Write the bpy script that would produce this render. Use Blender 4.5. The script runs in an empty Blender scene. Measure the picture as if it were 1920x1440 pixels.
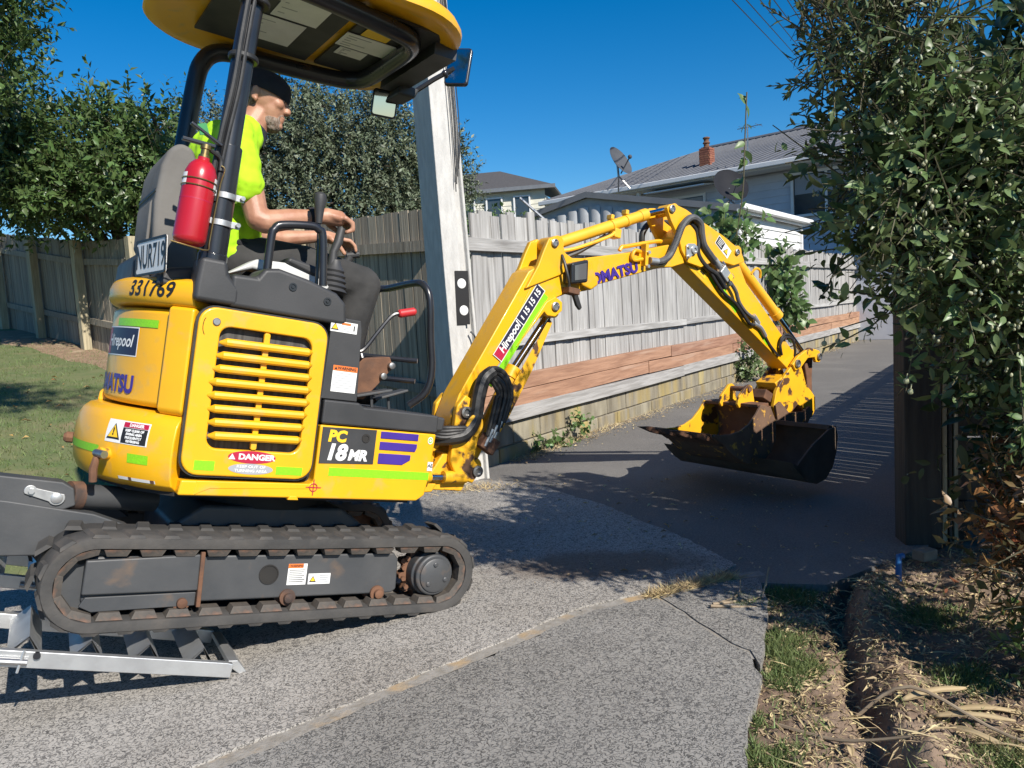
import bpy, bmesh, math, random
import numpy as np
from mathutils import Vector, Matrix, noise

R = math.radians
random.seed(7)
rng = np.random.default_rng(11)
scene = bpy.context.scene
COL = scene.collection

# ------------------------------------------------------------------ camera
CAM_H = 1.15
PITCH, ROLL = R(5.5), R(3.4)
fwd = Vector((0, math.cos(PITCH), -math.sin(PITCH)))
r0 = Vector((1, 0, 0)); u0 = r0.cross(fwd)
cr = r0*math.cos(ROLL) - u0*math.sin(ROLL)
cu = r0*math.sin(ROLL) + u0*math.cos(ROLL)
cam = bpy.data.cameras.new('camera'); cam.sensor_width = 36.0; cam.lens = 27.04
cam.clip_start = 0.05; cam.clip_end = 3000
camo = bpy.data.objects.new('camera', cam); COL.objects.link(camo)
mw = Matrix((cr, cu, -fwd)).transposed().to_4x4(); mw.translation = (0, 0, CAM_H)
camo.matrix_world = mw
scene.camera = camo

# ------------------------------------------------------------------ sky and sun
SUN_AZ, SUN_EL = R(142), R(37)
world = bpy.data.worlds.new('World'); scene.world = world; world.use_nodes = True
wn = world.node_tree.nodes; wl = world.node_tree.links
sky = wn.new('ShaderNodeTexSky'); sky.sky_type = 'NISHITA'; sky.sun_disc = False
sky.sun_elevation = SUN_EL; sky.sun_rotation = SUN_AZ; sky.altitude = 50
sky.air_density = 1.0; sky.dust_density = 0.1; sky.ozone_density = 5.0
bg = wn['Background']; bg.inputs['Strength'].default_value = 0.085
hsv = wn.new('ShaderNodeHueSaturation'); hsv.inputs['Saturation'].default_value = 1.38; hsv.inputs['Value'].default_value = 1.0
wl.new(sky.outputs[0], hsv.inputs['Color']); wl.new(hsv.outputs[0], bg.inputs['Color'])
sun = bpy.data.lights.new('sun', 'SUN'); sun.energy = 5.0; sun.angle = R(0.53); sun.color = (1.0, 0.94, 0.85)
suno = bpy.data.objects.new('sun', sun); COL.objects.link(suno)
ld = Vector((-math.sin(SUN_AZ)*math.cos(SUN_EL), -math.cos(SUN_AZ)*math.cos(SUN_EL), -math.sin(SUN_EL)))
suno.rotation_euler = ld.to_track_quat('-Z', 'Y').to_euler(); suno.location = (6, -8, 9)
scene.view_settings.view_transform = 'Standard'; scene.view_settings.look = 'None'
scene.view_settings.exposure = 0.52; scene.view_settings.gamma = 1.0

# ------------------------------------------------------------------ helpers
def tag(o, label=None, cat=None, group=None, kind=None):
    if label: o['label'] = label
    if cat: o['category'] = cat
    if group: o['group'] = group
    if kind: o['kind'] = kind
    return o

def empty(name, loc=(0, 0, 0), rot=(0, 0, 0), label=None, cat=None, group=None):
    o = bpy.data.objects.new(name, None); COL.objects.link(o); o.empty_display_size = .1
    o.location = loc; o.rotation_euler = rot
    return tag(o, label, cat, group)

def link(name, me, parent=None, loc=None, rot=None):
    o = bpy.data.objects.new(name, me); COL.objects.link(o)
    if parent is not None: o.parent = parent
    if loc is not None: o.location = loc
    if rot is not None: o.rotation_euler = rot
    return o

class G:
    """collects shapes; build() links them as ONE mesh object"""
    def __init__(s): s.v = []; s.f = []; s.m = []; s.mi = 0
    def add(s, vs, fs):
        b = len(s.v); s.v += [tuple(p) for p in vs]
        for f in fs: s.f.append(tuple(b+i for i in f)); s.m.append(s.mi)
        return s
    def box(s, c, d, M=None, top=1.0):
        x, y, z = d[0]/2, d[1]/2, d[2]/2
        vs = [Vector((sx*x*(top if sz > 0 else 1), sy*y*(top if sz > 0 else 1), sz*z)) for sz in (-1, 1) for sx, sy in ((-1,-1),(1,-1),(1,1),(-1,1))]
        if M is not None: vs = [M @ p for p in vs]
        vs = [p + Vector(c) for p in vs]
        return s.add(vs, [(3,2,1,0),(4,5,6,7),(0,1,5,4),(1,2,6,5),(2,3,7,6),(3,0,4,7)])
    def prism(s, poly, y0, y1, plane='xz'):
        a = sum(poly[i][0]*poly[(i+1) % len(poly)][1]-poly[(i+1) % len(poly)][0]*poly[i][1] for i in range(len(poly)))
        if a < 0: poly = poly[::-1]
        n = len(poly)
        if plane == 'xz':
            A = [(p[0], y0, p[1]) for p in poly]; B = [(p[0], y1, p[1]) for p in poly]
        elif plane == 'xy':
            A = [(p[0], p[1], y1) for p in poly]; B = [(p[0], p[1], y0) for p in poly]
        else:
            A = [(y1, p[0], p[1]) for p in poly]; B = [(y0, p[0], p[1]) for p in poly]
        if plane == 'xz' and y0 > y1: A, B = B, A
        return s.add(A+B, [tuple(range(n)), tuple(range(2*n-1, n-1, -1))]+[(i, n+i, n+(i+1) % n, (i+1) % n) for i in range(n)])
    def ring(s, outer, inner, y0, y1):
        n = len(outer)
        vs = [(p[0], y0, p[1]) for p in outer]+[(p[0], y0, p[1]) for p in inner]+[(p[0], y1, p[1]) for p in outer]+[(p[0], y1, p[1]) for p in inner]
        fs = []
        for i in range(n):
            j = (i+1) % n
            fs += [(i, j, n+j, n+i), (2*n+j, 2*n+i, 3*n+i, 3*n+j), (j, i, 2*n+i, 2*n+j), (n+i, n+j, 3*n+j, 3*n+i)]
        return s.add(vs, fs)
    def tube(s, pts, r, n=10, caps=True, closed=False):
        pts = [Vector(p) for p in pts]; k = len(pts)
        rs = r if isinstance(r, (list, tuple)) else [r]*k
        t0 = (pts[1]-pts[0]).normalized()
        up = Vector((0, 0, 1)) if abs(t0.z) < .9 else Vector((1, 0, 0))
        nn = t0.cross(up).normalized(); vs = []
        for i, p in enumerate(pts):
            if closed: t = (pts[(i+1) % k]-pts[i-1])
            else: t = pts[min(i+1, k-1)]-pts[max(i-1, 0)]
            t.normalize(); nn = (nn - t*nn.dot(t)).normalized(); b = t.cross(nn)
            for j in range(n):
                a = 2*math.pi*j/n; vs.append(p+(nn*math.cos(a)+b*math.sin(a))*rs[i])
        fs = []
        for i in range(k if closed else k-1):
            for j in range(n):
                a0, a1 = i*n, ((i+1) % k)*n
                fs.append((a0+j, a0+(j+1) % n, a1+(j+1) % n, a1+j))
        if caps and not closed: fs += [tuple(range(n-1, -1, -1)), tuple(range((k-1)*n, k*n))]
        return s.add(vs, fs)
    def cyl(s, a, b, r, n=18, r2=None): return s.tube([a, b], [r, r if r2 is None else r2], n)
    def lathe(s, prof, o, ax, n=20):
        o = Vector(o); ax = Vector(ax).normalized()
        p = ax.cross(Vector((0, 0, 1)) if abs(ax.z) < .9 else Vector((1, 0, 0))).normalized(); q = ax.cross(p); vs = []
        for r, t in prof:
            for j in range(n):
                a = 2*math.pi*j/n; vs.append(o+ax*t+(p*math.cos(a)+q*math.sin(a))*r)
        fs = []
        for i in range(len(prof)-1):
            for j in range(n): fs.append((i*n+j, i*n+(j+1) % n, (i+1)*n+(j+1) % n, (i+1)*n+j))
        fs += [tuple(range(n-1, -1, -1)), tuple(range((len(prof)-1)*n, len(prof)*n))]
        return s.add(vs, fs)
    def ball(s, c, r, M=None, n=14, m=9):
        r = (r, r, r) if isinstance(r, (int, float)) else r; vs = []; fs = []
        for i in range(m+1):
            th = math.pi*i/m
            for j in range(n):
                a = 2*math.pi*j/n
                p = Vector((r[0]*math.sin(th)*math.cos(a), r[1]*math.sin(th)*math.sin(a), r[2]*math.cos(th)))
                if M is not None: p = M @ p
                vs.append(p+Vector(c))
        for i in range(m):
            for j in range(n): fs.append((i*n+j, (i+1)*n+j, (i+1)*n+(j+1) % n, i*n+(j+1) % n))
        return s.add(vs, fs)
    def grid(s, nu, nv, fn):
        vs = [fn(i/nu, j/nv) for j in range(nv+1) for i in range(nu+1)]
        return s.add(vs, [(j*(nu+1)+i, j*(nu+1)+i+1, (j+1)*(nu+1)+i+1, (j+1)*(nu+1)+i) for j in range(nv) for i in range(nu)])
    def text(s, body, mp, size, shear=0.0, fat=0.0, align='CENTER', sx=1.0, space=1.0, dens=0):
        key = (body, size, shear, fat, align, space, dens)
        if key not in TXT:
            cv = bpy.data.curves.new('t', 'FONT'); cv.body = body; cv.size = size; cv.shear = shear; cv.offset = fat
            cv.align_x = align; cv.align_y = 'CENTER'; cv.resolution_u = 3; cv.space_character = space
            ob = bpy.data.objects.new('t', cv); COL.objects.link(ob)
            dg = bpy.context.evaluated_depsgraph_get(); me = bpy.data.meshes.new_from_object(ob.evaluated_get(dg))
            if dens:
                bm = bmesh.new(); bm.from_mesh(me)
                for _ in range(4):
                    bmesh.ops.triangulate(bm, faces=bm.faces[:]); le = [e for e in bm.edges if e.calc_length() > dens]
                    if not le: break
                    bmesh.ops.subdivide_edges(bm, edges=le, cuts=1)
                bmesh.ops.triangulate(bm, faces=bm.faces[:]); bm.to_mesh(me); bm.free()
            TXT[key] = ([tuple(p.co) for p in me.vertices], [tuple(p.vertices) for p in me.polygons])
            bpy.data.objects.remove(ob); bpy.data.curves.remove(cv); bpy.data.meshes.remove(me)
        vs, fs = TXT[key]
        return s.add([mp(p[0]*sx, p[1]) for p in vs], fs)
    def mesh(s, name, mats, sm=35, fix=True):
        me = bpy.data.meshes.new(name); me.from_pydata(s.v, [], s.f)
        for m in (mats if isinstance(mats, (list, tuple)) else [mats]): me.materials.append(m)
        if any(s.m): me.polygons.foreach_set('material_index', s.m)
        if fix:
            bm = bmesh.new(); bm.from_mesh(me); bmesh.ops.recalc_face_normals(bm, faces=bm.faces); bm.to_mesh(me); bm.free()
        if sm:
            me.polygons.foreach_set('use_smooth', [True]*len(me.polygons)); me.set_sharp_from_angle(angle=R(sm))
        me.update()
        return me
    def build(s, name, mats, parent=None, sm=35, bev=0, seg=2, fix=True, loc=None, rot=None):
        o = link(name, s.mesh(name, mats, sm, fix), parent, loc, rot)
        if bev:
            b = o.modifiers.new('bevel', 'BEVEL'); b.width = bev; b.segments = seg; b.limit_method = 'ANGLE'; b.angle_limit = R(30); b.harden_normals = True
        return o
TXT = {}

def rrect(x0, x1, z0, z1, r, n=5):
    out = []
    for cx, cz, a0 in ((x1-r, z0+r, -90), (x1-r, z1-r, 0), (x0+r, z1-r, 90), (x0+r, z0+r, 180)):
        for i in range(n+1):
            a = R(a0+90*i/n); out.append((cx+r*math.cos(a), cz+r*math.sin(a)))
    return out

def smooth_path(pts, k=4):
    """Catmull-Rom through the points"""
    pts = [Vector(p) for p in pts]; out = []
    for i in range(len(pts)-1):
        p0 = pts[max(i-1, 0)]; p1 = pts[i]; p2 = pts[i+1]; p3 = pts[min(i+2, len(pts)-1)]
        for j in range(k):
            t = j/k
            out.append(.5*((2*p1)+(p2-p0)*t+(2*p0-5*p1+4*p2-p3)*t*t+(3*p1-p0-3*p2+p3)*t**3))
    out.append(pts[-1]); return out

# ------------------------------------------------------------------ materials
def nodes(name):
    m = bpy.data.materials.new(name); m.use_nodes = True
    return m, m.node_tree.nodes, m.node_tree.links, m.node_tree.nodes['Principled BSDF']

def pm(name, col, col2=None, scale=8, rough=.6, metal=0, bump=0, bscale=None, coat=0, stretch=(1, 1, 1), dist=0, lo=.35, hi=.65,
       rand=0, island=0, spec=.5, col3=None, s3=3, lo3=.55, hi3=.7, detail=5, rvar=0, trans=0):
    m, n, l, b = nodes(name)
    b.inputs['Roughness'].default_value = rough; b.inputs['Metallic'].default_value = metal
    b.inputs['Specular IOR Level'].default_value = spec
    if coat: b.inputs['Coat Weight'].default_value = coat; b.inputs['Coat Roughness'].default_value = .08
    tc = n.new('ShaderNodeTexCoord'); mp = n.new('ShaderNodeMapping'); mp.inputs['Scale'].default_value = stretch
    vec = tc.outputs['Object']
    if rand:
        oi = n.new('ShaderNodeObjectInfo'); ml = n.new('ShaderNodeVectorMath'); ml.operation = 'SCALE'; ml.inputs['Scale'].default_value = 37.0
        cx = n.new('ShaderNodeCombineXYZ')
        for k in range(3): l.new(oi.outputs['Random'], cx.inputs[k])
        l.new(cx.outputs[0], ml.inputs[0]); ad = n.new('ShaderNodeVectorMath'); l.new(vec, ad.inputs[0]); l.new(ml.outputs[0], ad.inputs[1]); vec = ad.outputs[0]
    l.new(vec, mp.inputs['Vector'])
    def nz(sc, d=0):
        t = n.new('ShaderNodeTexNoise'); t.inputs['Scale'].default_value = sc; t.inputs['Detail'].default_value = detail; t.inputs['Distortion'].default_value = d
        l.new(mp.outputs[0], t.inputs['Vector']); return t
    def ramp(src, a, c):
        r = n.new('ShaderNodeMapRange'); r.inputs[1].default_value = a; r.inputs[2].default_value = c; l.new(src, r.inputs[0]); return r.outputs[0]
    def mix(fac, a, c):
        x = n.new('ShaderNodeMix'); x.data_type = 'RGBA'
        for sock, val in ((x.inputs[0], fac), (x.inputs[6], a), (x.inputs[7], c)):
            if isinstance(val, (tuple, list)): sock.default_value = (*val[:3], 1)
            elif isinstance(val, (int, float)): sock.default_value = val
            else: l.new(val, sock)
        return x.outputs[2]
    out = tuple(col)
    t = None
    if col2 is not None:
        t = nz(scale, dist); out = mix(ramp(t.outputs[0], lo, hi), col, col2)
    if col3 is not None:
        t3 = nz(s3, .3); f3 = ramp(t3.outputs[0], lo3, hi3); out = mix(f3, out, col3)
    if rand or island:
        if island: src = n.new('ShaderNodeNewGeometry').outputs['Random Per Island']; amt = island
        else: src = oi.outputs['Random']; amt = rand
        hs = n.new('ShaderNodeHueSaturation')
        rr = n.new('ShaderNodeMapRange'); rr.inputs[3].default_value = 1-amt; rr.inputs[4].default_value = 1+amt; l.new(src, rr.inputs[0])
        l.new(rr.outputs[0], hs.inputs['Value'])
        rh = n.new('ShaderNodeMapRange'); rh.inputs[3].default_value = .5-amt*.05; rh.inputs[4].default_value = .5+amt*.04; l.new(src, rh.inputs[0]); l.new(rh.outputs[0], hs.inputs['Hue'])
        if isinstance(out, tuple): hs.inputs['Color'].default_value = (*out, 1)
        else: l.new(out, hs.inputs['Color'])
        out = hs.outputs[0]
    if isinstance(out, tuple): b.inputs['Base Color'].default_value = (*out, 1)
    else: l.new(out, b.inputs['Base Color'])
    if rvar:
        tr = nz(scale*1.7); rr = n.new('ShaderNodeMapRange'); rr.inputs[3].default_value = max(0, rough-rvar); rr.inputs[4].default_value = min(1, rough+rvar); l.new(tr.outputs[0], rr.inputs[0]); l.new(rr.outputs[0], b.inputs['Roughness'])
    if bump:
        tb = nz(bscale or scale*3); bp = n.new('ShaderNodeBump'); bp.inputs['Strength'].default_value = bump; bp.inputs['Distance'].default_value = .01
        l.new(tb.outputs[0], bp.inputs['Height']); l.new(bp.outputs[0], b.inputs['Normal'])
    if trans:
        tl = n.new('ShaderNodeBsdfTranslucent'); ms = n.new('ShaderNodeMixShader'); ms.inputs[0].default_value = trans
        if isinstance(out, tuple): tl.inputs[0].default_value = (*out, 1)
        else: l.new(out, tl.inputs[0])
        l.new(b.outputs[0], ms.inputs[1]); l.new(tl.outputs[0], ms.inputs[2]); l.new(ms.outputs[0], n['Material Output'].inputs['Surface'])
    return m

M = {}
M['yellow'] = pm('yellow_paint', (.80, .415, .007), (.74, .370, .009), 5, .38, coat=.18, bump=.04, bscale=24, col3=(.52, .33, .10), s3=15, lo3=.56, hi3=.84, rvar=.08)
M['yellow_pale'] = pm('sun_bleached_yellow', (.82, .45, .03), (.75, .39, .02), 6, .45, coat=.1, col3=(.45, .27, .08), s3=11, lo3=.66, hi3=.8)
M['yellow_worn'] = pm('chipped_yellow', (.78, .41, .012), (.71, .36, .012), 8, .5, bump=.08, col3=(.09, .045, .025), s3=13, lo3=.55, hi3=.60)
M['rust'] = pm('rusty_steel', (.10, .048, .028), (.17, .08, .042), 14, .85, bump=.25, bscale=40, col3=(.05, .035, .03), s3=7)
M['rust_yellow'] = pm('rusted_yellow', (.17, .10, .062), (.115, .066, .042), 12, .8, bump=.2, bscale=40, col3=(.55, .30, .045), s3=24, lo3=.59, hi3=.66)
M['black'] = pm('black_plastic', (.028, .029, .031), (.042, .042, .044), 6, .55, bump=.04, bscale=180, rvar=.12)
M['frame'] = pm('dark_grey_frame_paint', (.046, .049, .053), (.066, .067, .069), 6, .5, bump=.06, bscale=50, col3=(.14, .095, .065), s3=9, lo3=.60, hi3=.78, rvar=.1)
M['gloss_black'] = pm('gloss_black_tube', (.014, .015, .02), (.022, .023, .027), 7, .3, coat=.2, rvar=.08)
M['rubber'] = pm('track_rubber', (.040, .039, .038), (.070, .065, .060), 9, .8, bump=.2, bscale=60, col3=(.12, .098, .08), s3=6, lo3=.60, hi3=.80)
M['hose'] = pm('black_hose', (.016, .016, .017), (.03, .029, .028), 20, .5, bump=.05, bscale=120)
M['dark'] = pm('dark_void', (.012, .011, .010), (.02, .018, .016), 9, .8)
M['chrome'] = pm('chrome_rod', (.62, .63, .65), None, 5, .12, metal=1)
M['steel'] = pm('steel', (.42, .42, .42), (.30, .29, .28), 25, .38, metal=.9, bump=.05)
M['alu'] = pm('aluminium', (.60, .61, .61), (.48, .485, .49), 9, .42, metal=.75, bump=.05, bscale=60, col3=(.30, .29, .28), s3=5, lo3=.6, hi3=.8)
M['radiator'] = pm('radiator_core', (.11, .105, .095), (.055, .05, .045), 90, .6, metal=.4, stretch=(1, 1, .04), lo=.35, hi=.65)
M['red'] = pm('red_paint', (.42, .012, .022), (.36, .010, .018), 5, .3, coat=.3)
M['red_grip'] = pm('red_grip', (.50, .025, .03), None, 5, .45)
M['white'] = pm('white_print', (.75, .75, .73), (.68, .68, .66), 12, .5)
M['cream'] = pm('cream_moulding', (.55, .55, .53), (.47, .47, .46), 8, .5)
M['navy'] = pm('navy_print', (.018, .018, .045), None, 5, .45)
M['purple'] = pm('purple_print', (.055, .025, .26), (.045, .02, .22), 9, .4)
M['ink'] = pm('black_print', (.015, .014, .014), None, 5, .5)
M['orange'] = pm('orange_print', (.70, .16, .025), None, 5, .5)
M['dred'] = pm('danger_red', (.40, .012, .045), None, 5, .45)
M['grey_print'] = pm('grey_print', (.33, .34, .36), None, 5, .5)
M['lime'] = pm('lime_reflective_tape', (.24, .62, .012), (.20, .52, .01), 160, .4)
M['ypr'] = pm('yellow_print', (.80, .50, .02), None, 5, .5)
M['hivis'] = pm('hi_vis_fabric', (.42, .74, .012), (.36, .65, .010), 14, .85, bump=.25, bscale=16)
M['trouser'] = pm('charcoal_trouser', (.026, .026, .026), (.042, .041, .040), 12, .9, bump=.4, bscale=22)
M['navycloth'] = pm('navy_cloth', (.012, .017, .028), (.02, .026, .038), 20, .9, bump=.2)
M['cap'] = pm('black_cap', (.010, .010, .013), (.016, .015, .019), 30, .9, bump=.2, bscale=90)
M['skin'] = pm('skin', (.44, .235, .15), (.36, .17, .105), 22, .5, bump=.06, bscale=120)
M['hair'] = pm('grey_hair', (.20, .17, .145), (.07, .055, .045), 110, .8, bump=.5, bscale=160, stretch=(1, 1, .4))
M['beard'] = pm('grey_beard', (.27, .215, .175), (.16, .105, .075), 120, .8, bump=.6, bscale=170, stretch=(1, 1, .4))
M['seat'] = pm('grey_canvas', (.155, .148, .137), (.12, .114, .106), 7, .9, bump=.25, bscale=14)
M['mirror'] = pm('mirror_glass', (.50, .53, .55), None, 5, .05, metal=1)
M['glass'] = pm('lamp_glass', (.10, .10, .105), None, 5, .05, coat=.5)
M['canyel'] = pm('canopy_underside', (.58, .27, .02), (.50, .22, .016), 6, .55)
M['galv'] = pm('galvanised', (.55, .55, .54), (.42, .42, .42), 30, .4, metal=.7)
M['brass'] = pm('brass_wire', (.35, .25, .10), None, 5, .35, metal=.9)
# ------------------------------------------------------------------ ground materials
def concrete_mat(name, light, darkc, mixv, stain, stain2=False):
    m, n, l, b = nodes(name)
    tc = n.new('ShaderNodeTexCoord')
    def noi(sc, d=4, dist=0, rough=.6):
        t = n.new('ShaderNodeTexNoise'); t.inputs['Scale'].default_value = sc; t.inputs['Detail'].default_value = d; t.inputs['Distortion'].default_value = dist; t.inputs['Roughness'].default_value = rough
        l.new(tc.outputs['Object'], t.inputs['Vector']); return t.outputs[0]
    def rng_(src, a, c, o0=0, o1=1):
        r = n.new('ShaderNodeMapRange'); r.inputs[1].default_value = a; r.inputs[2].default_value = c; r.inputs[3].default_value = o0; r.inputs[4].default_value = o1; l.new(src, r.inputs[0]); return r.outputs[0]
    def mix(f, a, c, bt='MIX'):
        x = n.new('ShaderNodeMix'); x.data_type = 'RGBA'; x.blend_type = bt
        for s, v in ((x.inputs[0], f), (x.inputs[6], a), (x.inputs[7], c)):
            if isinstance(v, (tuple, list)): s.default_value = (*v, 1)
            elif isinstance(v, (int, float)): s.default_value = v
            else: l.new(v, s)
        return x.outputs[2]
    vo = n.new('ShaderNodeTexVoronoi'); vo.inputs['Scale'].default_value = 62; vo.feature = 'F1'
    wv = n.new('ShaderNodeTexNoise'); wv.inputs['Scale'].default_value = 55; l.new(tc.outputs['Object'], wv.inputs['Vector'])
    ad = n.new('ShaderNodeVectorMath'); ad.operation = 'MULTIPLY_ADD'; ad.inputs[1].default_value = (.016, .016, .016)
    l.new(wv.outputs['Color'], ad.inputs[0]); l.new(tc.outputs['Object'], ad.inputs[2]); l.new(ad.outputs[0], vo.inputs['Vector'])
    sp = n.new('ShaderNodeSeparateColor'); l.new(vo.outputs['Color'], sp.inputs[0])
    wn_ = noi(74, 1.2, .8, .45); ab = n.new('ShaderNodeMath'); ab.operation = 'SUBTRACT'; l.new(wn_, ab.inputs[0]); ab.inputs[1].default_value = .5
    ab2 = n.new('ShaderNodeMath'); ab2.operation = 'ABSOLUTE'; l.new(ab.outputs[0], ab2.inputs[0])
    peb = rng_(ab2.outputs[0], .028, .070, 1, 0)
    sel = rng_(noi(9, 3), .5-mixv*.55, .62-mixv*.35)
    mm = n.new('ShaderNodeMath'); mm.operation = 'MULTIPLY'; l.new(peb, mm.inputs[0]); l.new(sel, mm.inputs[1])
    c1 = mix(rng_(noi(4, 6), .3, .7), light, tuple(x*.86 for x in light))
    c2 = mix(mm.outputs[0], c1, mix(sp.outputs[1], darkc, tuple(x*2.4 for x in darkc)))
    c3 = mix(rng_(noi(.9, 9, .6), .44, .70, 0, .85), c2, mix(1.0, c2, stain, 'MULTIPLY'))
    c3 = mix(rng_(noi(240, 2), .62, .72, 0, .6), c3, tuple(min(.8, x*1.5) for x in light))
    if stain2:
        ds = n.new('ShaderNodeVectorMath'); ds.operation = 'SUBTRACT'; l.new(tc.outputs['Object'], ds.inputs[0]); ds.inputs[1].default_value = (.36, 3.33, 0)
        sc_ = n.new('ShaderNodeVectorMath'); sc_.operation = 'MULTIPLY'; l.new(ds.outputs[0], sc_.inputs[0]); sc_.inputs[1].default_value = (1/.46, 1/.19, 0)
        ln = n.new('ShaderNodeVectorMath'); ln.operation = 'LENGTH'; l.new(sc_.outputs[0], ln.inputs[0])
        a2 = n.new('ShaderNodeMath'); a2.operation = 'ADD'; l.new(ln.outputs['Value'], a2.inputs[0]); l.new(rng_(noi(7, 6), 0, 1, -.45, .45), a2.inputs[1])
        c3 = mix(rng_(a2.outputs[0], .7, 1.15, .75, 0), c3, (.13, .095, .07))
    l.new(c3, b.inputs['Base Color']); b.inputs['Roughness'].default_value = .88
    bp = n.new('ShaderNodeBump'); bp.inputs['Strength'].default_value = .5; bp.inputs['Distance'].default_value = .004
    h = n.new('ShaderNodeMath'); h.operation = 'ADD'; l.new(peb, h.inputs[0]); l.new(noi(150, 3), h.inputs[1]); l.new(h.outputs[0], bp.inputs['Height']); l.new(bp.outputs[0], b.inputs['Normal'])
    return m
M['concA'] = concrete_mat('exposed_aggregate_pale', (.40, .375, .34), (.085, .08, .074), .62, (.74, .72, .69), True)
M['concB'] = concrete_mat('exposed_aggregate_grey', (.285, .272, .25), (.060, .058, .055), .62, (.75, .74, .72))
M['asphalt'] = pm('asphalt', (.12, .115, .108), (.20, .19, .178), 130, .85, bump=.6, bscale=200, col3=(.20, .19, .175), s3=1.1, lo3=.48, hi3=.8, lo=.42, hi=.68)
M['patch'] = pm('stained_concrete', (.16, .115, .085), (.085, .07, .06), 70, .9, bump=.3, bscale=120)
M['grout'] = pm('sandy_joint', (.29, .272, .245), (.225, .205, .175), 30, .95, bump=.4, bscale=90, col3=(.38, .27, .15), s3=7, lo3=.5, hi3=.65)
M['lawn'] = pm('lawn_soil', (.10, .135, .045), (.145, .155, .065), 5, .95, bump=.5, bscale=60, col3=(.22, .17, .09), s3=1.2, lo3=.56, hi3=.75)
M['earth'] = pm('garden_soil', (.17, .115, .08), (.10, .066, .045), 9, .95, bump=.7, bscale=50, col3=(.29, .215, .155), s3=4, lo3=.45, hi3=.7)
M['mulch'] = pm('dry_mulch', (.30, .205, .13), (.20, .13, .08), 22, .95, bump=.6, bscale=40, col3=(.36, .27, .18), s3=5)
M['terrain'] = pm('rough_ground', (.11, .12, .055), (.16, .13, .08), .6, .95)

def sheet(name, poly, z0, z1, mat, label=None, parent=None, bev=.008, jit=0):
    if jit:
        out = []
        for i in range(len(poly)):
            a, b = Vector(poly[i]), Vector(poly[(i+1) % len(poly)]); n_ = min(60, max(1, int((b-a).length/.04)))
            for j in range(n_): p = a.lerp(b, j/n_); out.append((p.x+jit*noise.noise((p.x*19, p.y*19, 1))+.02*noise.noise((p.x*3, p.y*3, 2)), p.y+jit*noise.noise((p.x*19, p.y*19, 7))+.02*noise.noise((p.x*3, p.y*3, 4))))
        poly = out
    g = G(); g.prism(poly, z0, z1, 'xy'); o = g.build(name, mat, parent, sm=0, bev=bev, seg=1)
    return o

# ground to the horizon
g = G(); g.grid(8, 8, lambda a, b: (-600+1200*a, -400+1200*b, -.12)); tag(g.build('ground', M['terrain']), kind='structure')
# driveway lane beside the fence
tag(sheet('driveway', [(-.9, 5.2), (-.3, 4.9), (.2, 3.2), (1.2, 2.95), (1.9, 3.4), (3.6, 5.7), (12.6, 18.9), (24, 36), (20, 36), (10.1, 21), (-.42, 5.7)], -.1, -.006, M['asphalt'], bev=0), kind='structure')
# concrete apron: three pours with joints
apron = sheet('concrete_apron', [(-9, -2.7), (-2.6, 3.4), (-.75, 5.2), (-.333, 5.26), (.12, 4.98), (.48, 4.35), (.80, 3.62), (.93, 3.24), (.80, 3.115), (.521, 2.985), (.212, 2.85), (-.421, 2.325), (-.873, 1.95), (-2.5, .58), (-6, -2.4), (-7, -4)], -.1, 0, M['concA'], bev=0, jit=.016)
tag(apron, kind='structure')
sheet('slab', [(-2.44, .545), (-.85, 1.892), (-.405, 2.268), (.225, 2.792), (.50, 2.915), (.60, 2.66), (.715, 2.40), (.70, 2.25), (.512, 1.784), (-.30, -.23), (-1.2, -2.5), (-5.9, -2.45)], -.1, -.003, M['concB'], parent=apron, bev=0, jit=.016)
sheet('slab', [(.512, 2.925), (.765, 3.045), (.965, 3.06), (.879, 2.695), (.722, 2.305), (.728, 2.41), (.612, 2.668)], -.1, -.001, M['concB'], parent=apron, bev=0, jit=.012)
g = G()
jl = [(-2.5, .565), (-.863, 1.922), (-.414, 2.298), (.218, 2.821), (.515, 2.951), (.775, 3.08), (1.0, 3.12)]
for i in range(len(jl)-1):
    a, b = Vector(jl[i]), Vector(jl[i+1]); d = (b-a).normalized(); p = Vector((-d.y, d.x))*.030
    g.add([(a.x-p.x, a.y-p.y, -.0042-i*.00022), (b.x-p.x, b.y-p.y, -.0042-i*.00022), (b.x+p.x, b.y+p.y, -.0042-i*.00022), (a.x+p.x, a.y+p.y, -.0042-i*.00022)], [(0, 1, 2, 3)])
g.add([(.48, 2.90, -.0058), (.585, 2.64, -.0058), (.685, 2.36, -.0058), (.725, 2.36, -.0058), (.74, 2.42, -.0058), (.64, 2.69, -.0058), (.54, 2.95, -.0058)], [(0, 1, 5, 6), (1, 2, 3, 4, 5)])
g.add([(.74, 3.02, -.0105), (1.02, 3.0, -.0105), (1.12, 3.3, -.0105), (.85, 3.32, -.0105)], [(0, 1, 2, 3)])
g.build('joint_sand', M['grout'], apron, sm=0)
def blotch(cx, cy, rx, ry, seed, n=40):
    return [(cx+rx*math.cos(t)*(1+.22*noise.noise((math.cos(t)*1.7+seed, math.sin(t)*1.7, 3))), cy+ry*math.sin(t)*(1+.3*noise.noise((math.cos(t)*1.7, math.sin(t)*1.7+seed, 5)))) for t in [2*math.pi*i/n for i in range(n)]]

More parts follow.
